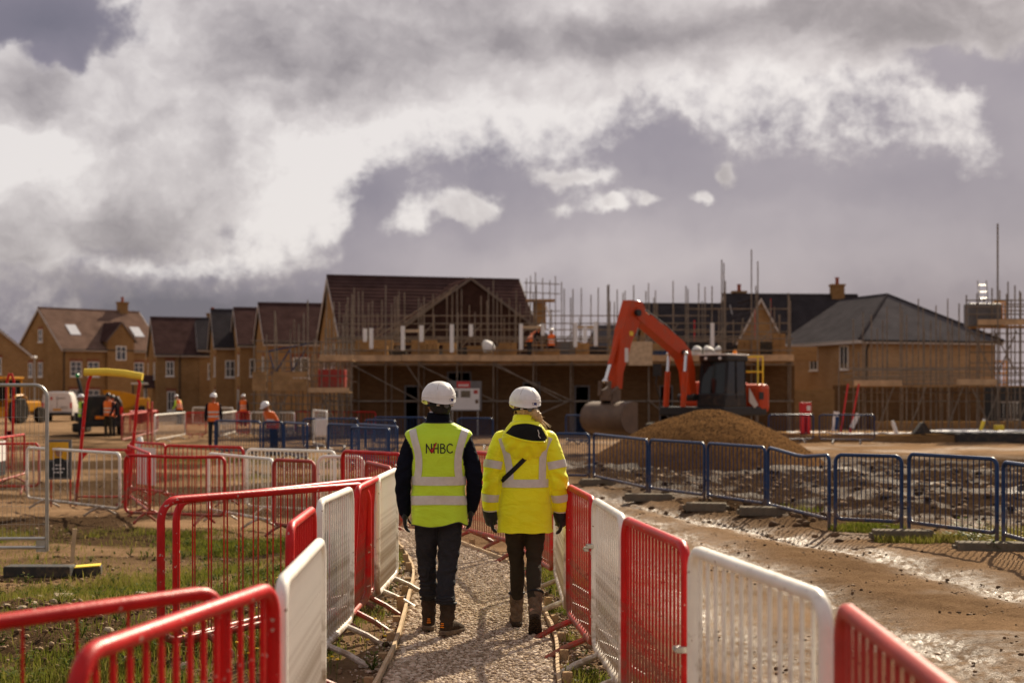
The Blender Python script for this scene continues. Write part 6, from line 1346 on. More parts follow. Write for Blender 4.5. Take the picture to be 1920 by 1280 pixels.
def hand(mb, w, d, side, s=1., curl=.5, r=.0085):
    """w = wrist point, d = pointing direction; palm faces the body"""
    w = Vector(w); d = Vector(d).normalized(); out = Vector((side, 0, 0)); out = (out-d*out.dot(d)).normalized(); fw = d.cross(out)*(1 if side > 0 else -1)
    if fw.y < 0: fw = -fw
    # palm as a flattened limb
    q = [w, w+d*.03*s, w+d*.06*s, w+d*.085*s]
    for off in (-.028, -.01, .01, .028): limb(mb, [w+fw*off*.6*s]+[p+fw*off*s for p in q[1:]], [.016*s, .016*s, .015*s, .012*s], 10, 3)
    for k, (off, ln) in enumerate(((-.030, .058), (-.011, .072), (.010, .078), (.029, .070))):
        b = w+d*.083*s+fw*off*s; c1 = b+(d*.9-out*.25*curl)*ln*.42*s; c2 = c1+(d*.7-out*.75*curl)*ln*.33*s; c3 = c2+(d*.3-out*1.0*curl)*ln*.25*s
        limb(mb, [b, c1, c2, c3], [r*1.05*s, r*s, r*.92*s, r*.8*s], 9, 3)
    b = w+d*.022*s+fw*.032*s; limb(mb, [b, b+(d*.5+fw*.55-out*.15)*.04*s, b+(d*.95+fw*.55-out*.45)*.068*s], [.013*s, .010*s, .0085*s], 9, 3)
def boot(t, loc, yaw, pitch, name='boot', mu='boot', ms='sole', h=.21, tag_m=None, s=1.0, flex=0.):
    """boot with heel at the local origin, toe forward (+y); pitched about the ball of the foot"""
    ball = Vector((0, .19, 0)); m4 = Matrix.Translation(loc) @ Matrix.Rotation(yaw, 4, 'Z') @ Matrix.Translation(ball) @ Matrix.Rotation(-pitch, 4, 'X') @ Matrix.Translation(-ball) @ Matrix.Scale(s, 4)
    fx = lambda p: Vector((0, .062, .075))+Matrix.Rotation(flex, 3, 'X') @ (Vector(p)-Vector((0, .062, .075))); mb = MB(); limb(mb, [fx((0, .075, h)), fx((0, .07, .13)), (0, .062, .075), (0, .058, .05)], [.056, .052, .048, .046], 18)
    q = [(-.0, .035, .055, .040, .045), (0, .09, .055, .043, .05), (0, .15, .05, .047, .042), (0, .21, .04, .049, .034), (0, .255, .034, .044, .028), (0, .282, .03, .03, .02)]
    rows = []
    for x_, y_, z_, rx, rz in cr(q, 4): rows.append([(rx*math.cos(2*PI*k/18), y_, max(.012, z_+rz*math.sin(2*PI*k/18))) for k in range(18)])
    mb.grid(rows, True, (True, True)); mb.sphere((0, .045, .05), (.040, .045, .045), 14, 8)
    me = remesh(mb, .006, name, [mu], 5, lambda x, y, z: .0035*np.sin(z*95+3*np.sin(x*40))*(z > .085)*(z < .19)+.002*fbm(x*60, z*60+y*50, 3, 5)); me.transform(m4); up = link(name, me, t)
    out = [(-.0+.040*math.cos(R(a)), .045+.052*math.sin(R(a))) for a in range(180, 361, 15)]+[(.041, .1), (.050, .19), (.049, .235)]+[(.047*math.cos(R(a)), .24+.062*math.sin(R(a))) for a in range(10, 171, 16)]+[(-.049, .235), (-.050, .19), (-.041, .1)]
    mb = MB(); rows = []
    for z_, f in ((0, .96), (.004, 1.03), (.022, 1.05), (.03, 1.0)): rows.append([(x_*f, .14+(y_-.14)*f, z_) for x_, y_ in out])
    mb.grid(rows, True, (True, True)); 
    for i in range(9):        # tread lugs under the sole
        for sx in (-1, 1): mb.box((sx*.022, .015+i*.03, -.003), (.03, .016, .008))
    mb.v = [tuple(m4 @ Vector(v)) for v in mb.v]; mb.build('sole', ms, up)
    mb = MB(); mb.tube([fx((.056*math.cos(2*PI*k/20), .075+.056*math.sin(2*PI*k/20), h+.004)) for k in range(20)], .010, 8, closed=True); mb.v = [tuple(m4 @ Vector(v)) for v in mb.v]; mb.build('cuff', 'webbing', up, True)
    if tag_m:
        mb = MB()
        for k in range(3): mb.box((.0, -.0065+.001*k, .055+k*.013), (.028-.004*k, .004, .006))
        mb.v = [tuple(m4 @ Vector(v)) for v in mb.v]; mb.build('heel_marks', tag_m, up)
    return up
def helmet(t, c, yaw, tilt=0., s=1.):
    nt_, rows = 72, []
    prof = []
    for k in range(15): a = PI/2*k/14; prof.append((math.sin(a)**.92, .055+.108*math.cos(a), 0))
    for k in range(1, 7): f = k/6; prof.append((1.0+.018*f, .055*(1-f), f))
    def pt(i, r, z, f, inset=0.):
        a = 2*PI*i/nt_; cx, sy = math.cos(a), math.sin(a)      # sy>0 is the front
        front = max(0, sy); back = max(0, -sy)
        zl = -.012*back**2+.032*(1-abs(sy))**1.0*1.0+.020*front      # rim height around
        zz = z if f == 0 else .055+(zl-.055)*f
        rx, ry = .116, (.140 if sy < 0 else .138); e = 1.0
        x, y = rx*r*cx, ry*r*sy
        if f > .0: y += .058*front**3*f; zz -= .012*front**3*f; 
        # raised back and side panel, crown ridge
        if f == 0 and .055 < z < .15:
            ridge = math.exp(-((abs(x)-.058)/.010)**2)*.003*(1 if sy > -.95 else 1); x *= 1+ridge/.1; y *= 1+ridge/.13; zz += ridge*.4
        if f == 0 and z < .098 and sy < .35: x *= 1.018; y *= 1.018
        if 0 < f < .35: x *= 1.03; y *= 1.03
        if inset: x *= 1-inset/.12; y *= 1-inset/.14
        return (x, y, zz)
    rows = [[pt(i, *p) for i in range(nt_)] for p in prof]
    p = prof[-1]; rows.append([pt(i, p[0], p[1], p[2], .006) for i in range(nt_)]); rows.append([(x*.97, y*.97, z+.05) for x, y, z in rows[-1]])
    mb = MB(); mb.grid(rows, True, (True, False)); m4 = Matrix.Translation(c) @ Matrix.Rotation(yaw, 4, 'Z') @ Matrix.Rotation(tilt, 4, 'X') @ Matrix.Scale(s, 4)
    raw = MB(); raw.v = list(mb.v); raw.f = list(mb.f); bv = BVHTree.FromPolygons([Vector(v) for v in raw.v], raw.f)
    mb.v = [tuple(m4 @ Vector(v)) for v in mb.v]; h = mb.build('helmet', 'fwhite', t, 50)
    def proj(px, pz, off=.0015):
        q = bv.ray_cast(Vector((px, -.5, pz)), Vector((0, 1, 0))); return None if q[0] is None else q[0]+Vector((0, -off, 0))
    mb = MB(); rows = [[proj(-.0+.030+.036*k/6, .012+.018*j/2) for k in range(7)] for j in range(3)]
    if all(v is not None for r_ in rows for v in r_): mb.grid(rows, closed=False); mb.v = [tuple(m4 @ Vector(v)) for v in mb.v]; lb = mb.build('label', 'labelblue', h); \
        mb = MB(); rows = [[proj(.032+.009*k/2, .015+.012*j/2, .0025) for k in range(3)] for j in range(3)]; mb.grid(rows, closed=False); mb.v = [tuple(m4 @ Vector(v)) for v in mb.v]; mb.build('label_mark', 'whiteplastic', lb)
    for pts in ([(-.075+.0*k, .098+.0*k) for k in range(1)],):
        pass
    for sg in (-1, 1):      # thin grey lines painted in for the soft shadows on the crown
        P_ = [proj(sg*(.022+.034*f), .142-.05*f**1.6, .001) for f in np.linspace(0, 1, 9)]
        P_ = [v for v in P_ if v is not None]; mb = MB(); mb.tube(P_, .0016, 6); mb.v = [tuple(m4 @ Vector(v)) for v in mb.v]; mb.build('painted_shadow_line', 'fascia', h)
    # lower moulding line round the shell
    P_ = []
    for i in range(-60, 61, 4):
        a = R(i); d = Vector((math.sin(a), -math.cos(a), 0)); q = bv.ray_cast(d*.4+Vector((0, 0, .050+.022*(abs(i)/60)**2)), -d)
        if q[0] is not None: P_.append(q[0]+d*.0005)
    mb = MB(); mb.tube(P_, .0022, 6); mb.v = [tuple(m4 @ Vector(v)) for v in mb.v]; mb.build('moulding_line', 'fwhite', h, True)
    # head harness below the rim at the back
    mb = MB(); mb.tube([(.098*math.sin(R(i)), -.11*math.cos(R(i)), -.012) for i in range(-80, 81, 10)], .009, 8, ell=[.4]*17); mb.v = [tuple(m4 @ Vector(v)) for v in mb.v]; hb_ = mb.build('harness_band', 'webbing', h)
    mb = MB(); mb.lathe([(.017, -.008), (.019, 0), (.016, .008)], (.012, -.118, -.018), 14, 'y'); mb.v = [tuple(m4 @ Vector(v)) for v in mb.v]; mb.build('adjuster_dial', 'signgrey', hb_)
    for sx in (-.042, .062): mb = MB(); mb.bbox((sx, -.106+abs(sx)*.1, -.014), (.026, .008, .012), .002); mb.v = [tuple(m4 @ Vector(v)) for v in mb.v]; mb.build('harness_clip', 'sign', hb_)
    return h
def head(mb, c, yaw, s=1.):
    """skull, jaw, nose, ears, brow; front is +y before the yaw"""
    sub = MB(); sub.sphere((0, -.005, .02), (.074, .095, .10), 24, 16); sub.sphere((0, .025, -.045), (.056, .068, .07), 20, 12); sub.sphere((0, .035, -.088), (.034, .04, .026), 14, 8)
    sub.sphere((0, .100, -.02), (.013, .020, .014), 10, 8); limb(sub, [(0, .085, .02), (0, .103, -.015)], [.009, .012], 8, 3)
    sub.sphere((0, .083, .03), (.05, .014, .012), 12, 8); sub.sphere((0, .088, -.062), (.025, .01, .010), 12, 6)
    for sx in (-1, 1):
        sub.sphere((sx*.076, -.008, -.012), (.010, .020, .032), 12, 8); sub.sphere((sx*.083, -.015, -.004), (.007, .016, .024), 12, 8)
    m4 = Matrix.Translation(c) @ Matrix.Rotation(yaw, 4, 'Z') @ Matrix.Scale(s, 4); mb.add([m4 @ Vector(v) for v in sub.v], sub.f); return m4
def face_bits(t, m4):
    for sx in (-1, 1):
        mb = MB(); mb.sphere((sx*.030, .082, .008), (.013, .008, .008), 10, 8); mb.v = [tuple(m4 @ Vector(v)) for v in mb.v]; e = mb.build('eye', 'sign', t, True)
        mb = MB(); mb.sphere((sx*.030, .089, .008), (.005, .003, .005), 8, 6); mb.v = [tuple(m4 @ Vector(v)) for v in mb.v]; mb.build('iris', 'hairdark', e, True)
        mb = MB(); limb(mb, [(sx*.016, .092, .026), (sx*.032, .094, .030), (sx*.045, .084, .026)], [.003, .0035, .002], 6, 3); mb.v = [tuple(m4 @ Vector(v)) for v in mb.v]; mb.build('eyebrow', 'hairdark', t)
    mb = MB(); limb(mb, [(-.022, .088, -.062), (0, .099, -.060), (.022, .088, -.062)], [.003, .005, .003], 8, 4); mb.v = [tuple(m4 @ Vector(v)) for v in mb.v]; mb.build('lips', 'redfade', t)
fold = lambda a, b, s: (lambda x, y, z: a*fbm(x*b, z*b*1.7+y*b, 3, s))

# ---- the man in the lime vest
mx, my = -.522, 10.13
t = thing('person', 'man walking away in lime vest lettered on the back, navy jacket, charcoal trousers, white helmet', 'person', (mx, my, .035))
HY = R(24)
AL = [(-.172, -.005, 1.375), (-.218, -.025, 1.26), (-.247, -.035, 1.13), (-.252, -.01, .99), (-.243, .02, .865)]
AR = [(.172, -.005, 1.375), (.216, -.02, 1.26), (.252, -.03, 1.13), (.250, .005, 1.0), (.228, .045, .885)]
body = MB(); m4h = head(body, (0.0, .01, 1.635), HY)
limb(body, [(0, .0, 1.58), (0, -.012, 1.50), (0, -.01, 1.42)], [.056, .060, .075], 18)
loft(body, [(1.46, 0, 0, .10, .07), (1.40, 0, 0, .17, .10), (1.25, 0, 0, .165, .11), (1.05, 0, 0, .145, .10), (.9, 0, 0, .16, .11), (.80, 0, 0, .15, .11)], 28)
for A_ in (AL, AR): limb(body, A_, [.055, .048, .042, .038, .028], 16)
hand(body, AL[-1], (.02, .02, -1), -1, .82, .7, .007); hand(body, AR[-1], (-.02, .06, -1), 1, .82, .7, .007)
LL = [(-.085, 0, .86), (-.092, .045, .64), (-.088, .085, .47), (-.082, .15, .30), (-.078, .205, .12)]
LR = [(.085, 0, .86), (.076, -.005, .64), (.062, -.02, .47), (.056, -.065, .30), (.062, -.082, .12)]
for A_ in (LL, LR): limb(body, A_, [.085, .072, .052, .036, .029], 16)
for A_, yw in ((LL, 0), (LR, R(-22))): e = Vector(A_[-1]); f_ = Matrix.Rotation(yw, 3, 'Z') @ Vector((0, .15, -.07)); limb(body, [e, e+Vector((0, .0, -.06)), e+f_*.9], [.029, .032, .022], 12)
bo = link('body', remesh(body, .0055, 'body', ['skindark'], 4), t); face_bits(t, m4h)
# hair: short dark cap over the back of the skull
mb = MB(); mb.sphere((0, -.012, .018), (.080, .098, .102), 28, 18); mb.v = [v for v in mb.v]; hm = MB()
loft(hm, [(-.075, 0, -.062, .050, .040), (-.055, 0, -.045, .066, .060), (-.02, 0, -.02, .0795, .088), (.03, 0, -.012, .082, .098), (.08, 0, -.01, .066, .08), (.118, 0, -.01, .02, .03)], 28, 4)
hm.v = [tuple(m4h @ Vector(v)) for v in hm.v]; link('hair', remesh(hm, .006, 'hair', ['hairdark'], 4), t)
helmet(t, (0.0, .012, 1.630), HY, R(-4))
# trousers
tr = MB(); loft(tr, [(.99, 0, 0, .165, .115), (.92, 0, 0, .168, .125), (.84, 0, -.002, .165, .125), (.78, 0, -.002, .155, .115)], 32)
limb(tr, [(-.082, 0, .84), (-.088, .03, .70), (-.090, .062, .56), (-.088, .095, .44), (-.082, .135, .32), (-.080, .155, .275)], [.088, .084, .073, .066, .062, .060], 24)
limb(tr, [(.082, 0, .84), (.078, -.004, .70), (.070, -.008, .56), (.060, -.025, .44), (.052, -.055, .31), (.050, -.068, .255)], [.088, .086, .076, .069, .066, .064], 24)
def tfold(x, y, z):
    s_ = np.where(x < 0, 1., 2.3); return .006*np.sin(z*46+5*fbm(x*9, z*7, 2, 3)*6+s_*3)*np.exp(-((z-.36)/.12)**2)+.007*fbm(x*14, z*22+y*9, 3, 8)+.004*np.sin((z+x*1.4)*60)*np.exp(-((z-.56)/.08)**2)
link('trousers', remesh(tr, .007, 'trousers', ['charcoal'], 5, tfold), t)
for (c0, c1, yv) in ((-.08, .255, .162), (.05, .235, -.072)):
    mb = MB(); 
    for k in range(3): mb.tube([(c0+(.058+.004*(k % 2))*math.cos(2*PI*i/24), yv+(.06+.004*(k % 2))*math.sin(2*PI*i/24), c1+k*.016+.004*math.sin(i*1.3+k)) for i in range(24)], .012, 8, closed=True)
    mb.build('trouser_cuff', 'charcoal', t, True)
boot(t, (-.078, .125, 0), R(3), 0, tag_m='lamp_orange', s=1.02); boot(t, (.033, -.150, 0), R(-24), R(3), tag_m='lamp_orange', s=1.02)
# jacket
jk = MB(); TOR = [(.84, 0, 0, .165, .118), (.92, 0, -.002, .170, .122), (1.04, 0, -.004, .168, .124), (1.18, 0, -.006, .178, .128), (1.32, 0, -.006, .196, .130), (1.40, 0, -.004, .200, .120), (1.445, 0, -.002, .172, .100), (1.485, 0, 0, .112, .085), (1.52, 0, .002, .083, .075)]
loft(jk, TOR, 44)
limb(jk, AL, [.066, .065, .060, .054, .046], 22); limb(jk, AR, [.066, .065, .060, .054, .046], 22)
jfold = lambda x, y, z: .007*fbm(x*12, z*16+y*8, 3, 4)*(np.abs(x) > .15)+.004*np.sin((z*1.0+np.abs(x)*.8)*70+6*fbm(x*8, z*8, 2, 9))*(np.abs(x) > .19)*np.exp(-((z-1.12)/.16)**2)
jme = remesh(jk, .008, 'jacket', ['navy'], 6, jfold); jo = link('jacket', jme, t)
mb = MB(); loft(mb, [(1.475, 0, .002, .100, .088), (1.51, 0, .003, .088, .080), (1.545, 0, .004, .083, .077), (1.567, 0, .008, .080, .075), (1.563, 0, .008, .074, .069), (1.52, 0, .006, .07, .066)], 36, 3, (False, False)); mb.build('collar', 'navy', jo, True)
mb = MB(); loft(mb, [(1.52, 0, .004, .069, .064), (1.575, 0, .010, .066, .062), (1.573, 0, .01, .060, .056)], 32, 3, (False, False)); mb.build('shirt_collar', 'shirt', t, True)
for A_, s_ in ((AL, -1), (AR, 1)):
    g = MB(); hand(g, A_[-1], (.02 if s_ < 0 else -.02, .02 if s_ < 0 else .06, -1), s_, 1.06, .55, .0105); limb(g, [Vector(A_[-1])+Vector((0, 0, .05)), A_[-1], Vector(A_[-1])+Vector((0, 0, -.03))], [.041, .036, .03], 16)
    link('glove', remesh(g, .0045, 'glove', ['glove'], 3), t)
# vest: shell over the torso, arm holes cut out
V_ = [(.775, 0, .0, .200, .148), (.84, 0, .0, .199, .146), (.92, 0, -.002, .196, .144), (1.04, 0, -.004, .190, .143), (1.16, 0, -.006, .194, .146), (1.30, 0, -.007, .222, .150), (1.385, 0, -.005, .240, .140), (1.432, 0, -.003, .232, .118), (1.466, 0, 0, .170, .102), (1.498, 0, .002, .105, .092)]
rr = cr(V_, 10); seg = 96; P_ = []
for z, cx, cy, rx, ry in rr:
    for k in range(seg):
        a = 2*PI*k/seg; c, s = math.cos(a), math.sin(a); x = cx+rx*math.copysign(abs(c)**(2/2.5), c); y = cy+ry*math.copysign(abs(s)**(2/2.5), s)
        hem = max(0, 1-(z-.775)/.2); zz = z-.012*hem*math.cos(4*a+.4)*1.0-.01*hem*math.sin(2*a)
        n_ = .010*hem*math.sin(5*a+1.)+.006*float(fbm(np.array([x*9+3.]), np.array([z*7.]), 3, 2)[0])+.004*math.sin(z*38+x*22)*math.exp(-((z-1.0)/.10)**2)
        P_.append((x*(1+n_/.2), y*(1+n_/.14), zz))
F_ = []
for i in range(len(rr)-1):
    for k in range(seg):
        k2 = (k+1) % seg; q = [i*seg+k, i*seg+k2, (i+1)*seg+k2, (i+1)*seg+k]; c = sum((Vector(P_[j]) for j in q), Vector())/4
        if ((c.y+.004)/.104)**2+((c.z-1.285)/.128)**2 < 1: continue
        F_.append(q)
me = bpy.data.meshes.new('vest'); me.from_pydata(P_, [], F_); bm = bmesh.new(); bm.from_mesh(me); bmesh.ops.delete(bm, geom=[v for v in bm.verts if not v.link_faces], context='VERTS'); bmesh.ops.recalc_face_normals(bm, faces=bm.faces)
for _ in range(2): bmesh.ops.smooth_vert(bm, verts=[v for v in bm.verts if v.is_boundary], factor=.5, use_axis_x=True, use_axis_y=True, use_axis_z=True)
loops = []; be = [e for e in bm.edges if e.is_boundary]; used = set()
for e in be:
    if e in used: continue
    lp = [e.verts[0], e.verts[1]]; used.add(e)
    while True:
        nx_ = [f for f in lp[-1].link_edges if f.is_boundary and f not in used]
        if not nx_: break
        used.add(nx_[0]); lp.append(nx_[0].other_vert(lp[-1]))
    loops.append([v.co.copy() for v in lp[:-1]])
bm.to_mesh(me); bm.free(); me.materials.append(M['vest']); smooth_mesh(me, 60); vo = link('vest', me, t); sdm = vo.modifiers.new('s', 'SOLIDIFY'); sdm.thickness = .003
for lp in loops:
    if len(lp) > 8: mb = MB(); mb.tube(lp, .0042, 6, closed=True); mb.build('piping', 'piping', vo, True)
bv = bvh_of(me)
ringband('reflective_band', bv, (0, 0, 1.090), (0, 0, 1), .062, 'reflect', vo, .004); ringband('reflective_band', bv, (0, 0, .945), (0, 0, 1), .064, 'reflect', vo, .004, zfun=lambda a: .012*math.sin(a))
strip('reflective_brace', bv, [(-.180, 1.450), (-.162, 1.38), (-.136, 1.28), (-.132, 1.19), (-.140, 1.12)], .050, 'reflect', vo, .004)
strip('reflective_brace', bv, [(.190, 1.448), (.170, 1.38), (.146, 1.28), (.140, 1.19), (.146, 1.12)], .050, 'reflect', vo, .004)
# lettering on the back
lx, lz, hh = -.078, 1.285, .068
def stroke(pts, m='print', w_=.0078, nm='letter', off=.0035): return strip(nm, bv, [(lx+a*.89, lz+b) for a, b in pts], w_, m, vo, off, nw=2)
L1 = MB()
stroke([(.0, 0), (0, .034), (0, hh)]); stroke([(0, hh-.004), (.020, .034), (.040, .004)]); stroke([(.040, .0), (.040, .03), (.040, hh)]); stroke([(.060, .0), (.060, .034), (.060, hh)])
stroke([(.044, .034), (.06, .034), (.092, .034)]); stroke([(.092, 0), (.092, .034), (.092, hh)])
stroke([(.112, 0), (.112, .034), (.112, hh)]); stroke([(.112, hh-.004), (.130, hh-.004), (.140, hh-.012), (.140, .047), (.130, .038), (.114, .037)]); stroke([(.114, .037), (.134, .036), (.146, .026), (.145, .012), (.134, .004), (.112, .004)])
stroke([(.206, hh-.014), (.194, hh-.005), (.180, hh-.004), (.166, .052), (.162, .034), (.166, .016), (.180, .005), (.194, .005), (.206, .014)])
stroke([(.030, .030), (.040, .018), (.047, .006)], 'printred', .012, 'tick', .0055); stroke([(.046, .006), (.058, .038), (.078, .074)], 'printred', .010, 'tick', .0055)

# ---- the woman in the yellow jacket
wx, wy = .095, 10.3
t = thing('person', 'woman walking away in yellow hooded jacket, dark leggings, muddy boots, white helmet over blonde hair', 'person', (wx, wy, .035))
HY = R(10)
AL = [(-.165, -.005, 1.365), (-.215, -.03, 1.23), (-.240, -.04, 1.08), (-.250, -.02, .95), (-.248, .01, .845)]
AR = [(.165, -.005, 1.365), (.210, -.03, 1.23), (.238, -.035, 1.08), (.256, -.005, .95), (.262, .035, .835)]
body = MB(); m4h = head(body, (0.0, .015, 1.615), HY, .95)
limb(body, [(0, .0, 1.56), (0, -.01, 1.48), (0, -.01, 1.38)], [.048, .050, .065], 18)
loft(body, [(1.41, 0, 0, .09, .065), (1.36, 0, 0, .15, .09), (1.22, 0, 0, .145, .10), (1.05, 0, 0, .125, .09), (.88, 0, 0, .155, .11), (.78, 0, 0, .14, .10)], 28)
for A_ in (AL, AR): limb(body, A_, [.048, .042, .037, .033, .024], 16)
hand(body, AL[-1], (.08, .03, -1), -1, .80, .7, .007); hand(body, AR[-1], (-.02, .05, -1), 1, .80, .7, .007)
LL = [(-.072, 0, .84), (-.070, .05, .64), (-.056, .10, .47), (-.058, .155, .30), (-.058, .19, .12)]
LR = [(.072, 0, .84), (.070, .02, .64), (.064, .02, .48), (.060, -.09, .335), (.060, -.20, .18)]
for A_ in (LL, LR): limb(body, A_, [.075, .062, .044, .032, .026], 16)
limb(body, [LL[-1], (-.058, .19, .06), (-.058, .30, .04)], [.03, .032, .026], 12); limb(body, [LR[-1], (.060, -.22, .14), (.060, -.14, .05)], [.03, .032, .026], 12)
link('body', remesh(body, .0055, 'body', ['skin'], 4), t); face_bits(t, m4h)
hm = MB(); loft(hm, [(-.085, 0, -.055, .045, .04), (-.05, 0, -.04, .068, .062), (-.02, 0, -.018, .080, .09), (.03, 0, -.01, .082, .098), (.08, 0, -.01, .066, .08), (.118, 0, -.01, .02, .03)], 28, 4); limb(hm, [(.03, -.085, -.045), (.060, -.112, -.062), (.085, -.120, -.10), (.100, -.118, -.15)], [.028, .036, .030, .010], 14)
hm.v = [tuple(m4h @ Vector(v)) for v in hm.v]; ho = link('hair', remesh(hm, .005, 'hair', ['blonde'], 4, lambda x, y, z: .003*np.sin(x*420+20*fbm(x*20, z*8, 2, 3))), t)
rng = random.Random(8)
for k in range(52):
    a = rng.uniform(-.6, .9); b = Vector((.055+rng.uniform(-.02, .03), -.10+rng.uniform(-.02, .015), -.055+rng.uniform(-.02, .02))); P_ = [b]; dv = Vector((.25+.5*a, -.15+rng.uniform(-.3, .2), -1)).normalized(); ln = rng.uniform(.05, .17)
    for j in range(1, 6): f = j/5; P_.append(b+dv*ln*f+Vector((.03*a*f*f+.006*math.sin(5*f+k), rng.uniform(-.002, .002), .02*f*f*max(0, a))))
    mb = MB(); mb.tube([m4h @ p_ for p_ in P_], [.0022, .0022, .0019, .0016, .0012, .0007], 5); mb.build('hair_strand', 'blonde', ho, True)
for k in range(10):
    b = Vector((-.082, .0, -.03-.004*k)); mb = MB(); mb.tube([m4h @ (b+Vector((-.012*f*math.sin(k), .01*f, -.055*f))) for f in (0, .3, .6, 1)], [.0018, .0016, .0013, .0006], 5); mb.build('hair_strand', 'blonde', ho, True)
helmet(t, (0.0, .012, 1.597), HY, R(-6), .97)
# leggings
tr = MB(); loft(tr, [(.95, 0, 0, .15, .11), (.88, 0, 0, .158, .12), (.80, 0, 0, .145, .115)], 32)
limb(tr, [(-.074, 0, .83), (-.074, .022, .70), (-.068, .07, .56), (-.058, .105, .46), (-.056, .135, .37), (-.058, .165, .28), (-.058, .185, .21)], [.080, .075, .062, .053, .056, .050, .044], 24)
limb(tr, [(.074, 0, .83), (.072, .01, .70), (.068, .022, .57), (.064, .015, .48), (.062, -.035, .41), (.060, -.095, .33), (.060, -.15, .25)], [.080, .076, .064, .055, .058, .051, .045], 24)
link('leggings', remesh(tr, .006, 'leggings', ['olive'], 5, lambda x, y, z: .0035*np.sin(z*85+4*fbm(x*10, z*8, 2, 2)+x*20)*np.exp(-((z-.56)/.1)**2)+.003*fbm(x*16, z*26, 3, 3)), t)
boot(t, (-.058, .13, 0), R(2), 0, mu='bootmud', ms='solemud', h=.24, s=.96); boot(t, (.060, -.35, .004), R(-3), R(42), mu='bootmud', ms='solemud', h=.24, s=.96, flex=R(14))
# jacket: A-line torso and sleeves
jk = MB(); TOR = [(.71, 0, 0, .200, .150), (.78, 0, 0, .198, .150), (.90, 0, -.002, .190, .146), (1.02, 0, -.004, .178, .138), (1.16, 0, -.006, .172, .134), (1.28, 0, -.006, .180, .130), (1.355, 0, -.003, .176, .115), (1.40, 0, 0, .145, .098), (1.44, 0, 0, .095, .08)]
loft(jk, TOR, 48); SL = [.076, .074, .070, .064, .056]
limb(jk, AL, SL, 24); limb(jk, AR, SL, 24)
def wfold(x, y, z):
    slv = sst(.17, .21, np.abs(x)); ph = 7*fbm(x*7, z*6, 2, 12); return slv*(.006*np.sin((z+np.abs(x)*.7)*58+ph)*np.exp(-((z-1.08)/.15)**2)+.006*fbm(x*13, z*15+y*6, 3, 14))+(1-slv)*(.005*fbm(x*8, z*6+y*4, 3, 15)+.003*np.sin(x*26+ph)*np.exp(-((z-.76)/.07)**2))
jme = remesh(jk, .0075, 'jacket', ['hiviz'], 6, wfold); jo = link('jacket', jme, t); bv = bvh_of(jme)
mb = MB(); mb.tube([(.199*math.copysign(abs(math.cos(2*PI*k/60))**.83, math.cos(2*PI*k/60)), .149*math.copysign(abs(math.sin(2*PI*k/60))**.83, math.sin(2*PI*k/60)), .712+.003*math.sin(k*.9)) for k in range(60)], .007, 8, closed=True); mb.build('hem', 'hiviz', jo, True)
# hood: collar roll and hanging bag
hd = MB(); loft(hd, [(1.37, 0, -.01, .14, .105), (1.43, 0, -.012, .120, .098), (1.49, .0, -.012, .098, .095), (1.535, 0, -.008, .088, .090), (1.555, 0, .0, .078, .08)], 36, 4, (True, True))
rows = []
for z, hw, dep in ((1.205, .02, .012), (1.225, .075, .05), (1.28, .13, .085), (1.34, .16, .105), (1.40, .165, .108), (1.455, .14, .10), (1.505, .10, .075)): rows.append((z, .0+.012*(1.4-z), -.085, hw, dep))
loft(hd, rows, 36, 4)
hme = remesh(hd, .0065, 'hood', ['hiviz'], 8, lambda x, y, z: .005*np.sin((z*1.0+np.abs(x-.02)*1.2)*52+4*fbm(x*9, z*8, 2, 6))*(z < 1.40)*(y < -.09)); hdo = link('hood', hme, jo); hbv = bvh_of(hme)
rows = []
for f in np.linspace(0, 1, 9):
    za = (1.392+.045*0, 1.475); row = []
    for g in np.linspace(-1, 1, 17):
        lo = 1.420-.055*(g*.5+.5)-.022*(1-g*g); hi = 1.497-.020*g*g-.012*(g*.5+.5); x_ = g*(.157-.055*f)+.012; z_ = lo+(hi-lo)*f
        h = hbv.ray_cast(Vector((x_, -.8, z_)), Vector((0, 1, 0))); row.append(h[0]+Vector((0, -.004, .0)) if h[0] is not None else None)
    rows.append(row)
rows = [[v if v is not None else Vector((0, -.12, 1.45)) for v in r_] for r_ in rows]
mb = MB(); mb.grid(rows, closed=False); mb.build('hood_lining', 'lining', hdo, True)
mb = MB(); mb.tube([v+Vector((0, -.004, -.003)) for v in rows[0]], .007, 8); mb.build('hood_rim', 'hiviz', hdo, True)
mb = MB(); mb.tube([rows[5][13]+Vector((0, -.006, .012)), rows[4][13]+Vector((.004, -.008, 0)), rows[3][13]+Vector((-.004, -.008, 0)), rows[2][13]+Vector((.006, -.006, -.004))], .0035, 6); mb.build('toggle_cord', 'reflect', hdo)
# tapes
ringband('reflective_band', bv, (0, -.004, 1.062), (0, 0, 1), .058, 'reflect', jo, .004, inward=False, arc=(0, 360), md=.215)
strip('reflective_brace', bv, [(-.168, 1.385), (-.150, 1.32), (-.128, 1.25), (-.112, 1.16), (-.108, 1.09)], .050, 'reflect', jo, .004); strip('reflective_brace', bv, [(.172, 1.39), (.150, 1.34), (.128, 1.27), (.122, 1.18), (.120, 1.09)], .050, 'reflect', jo, .004)
for A_ in (AL, AR):
    for i, f in ((1, .25), (2, .92)):
        a, b = Vector(A_[i]), Vector(A_[i+1]); c = a.lerp(b, f); ringband('sleeve_band', bv, c, (b-a), .056, 'reflect', jo, .0035, inward=False, n=48, md=.088)
    a, b = Vector(A_[3]), Vector(A_[4]); mb = MB(); c = a.lerp(b, .75); ringband('cuff_seam', bv, c, b-a, .009, 'reflect', jo, .004, inward=False, n=40, md=.085)
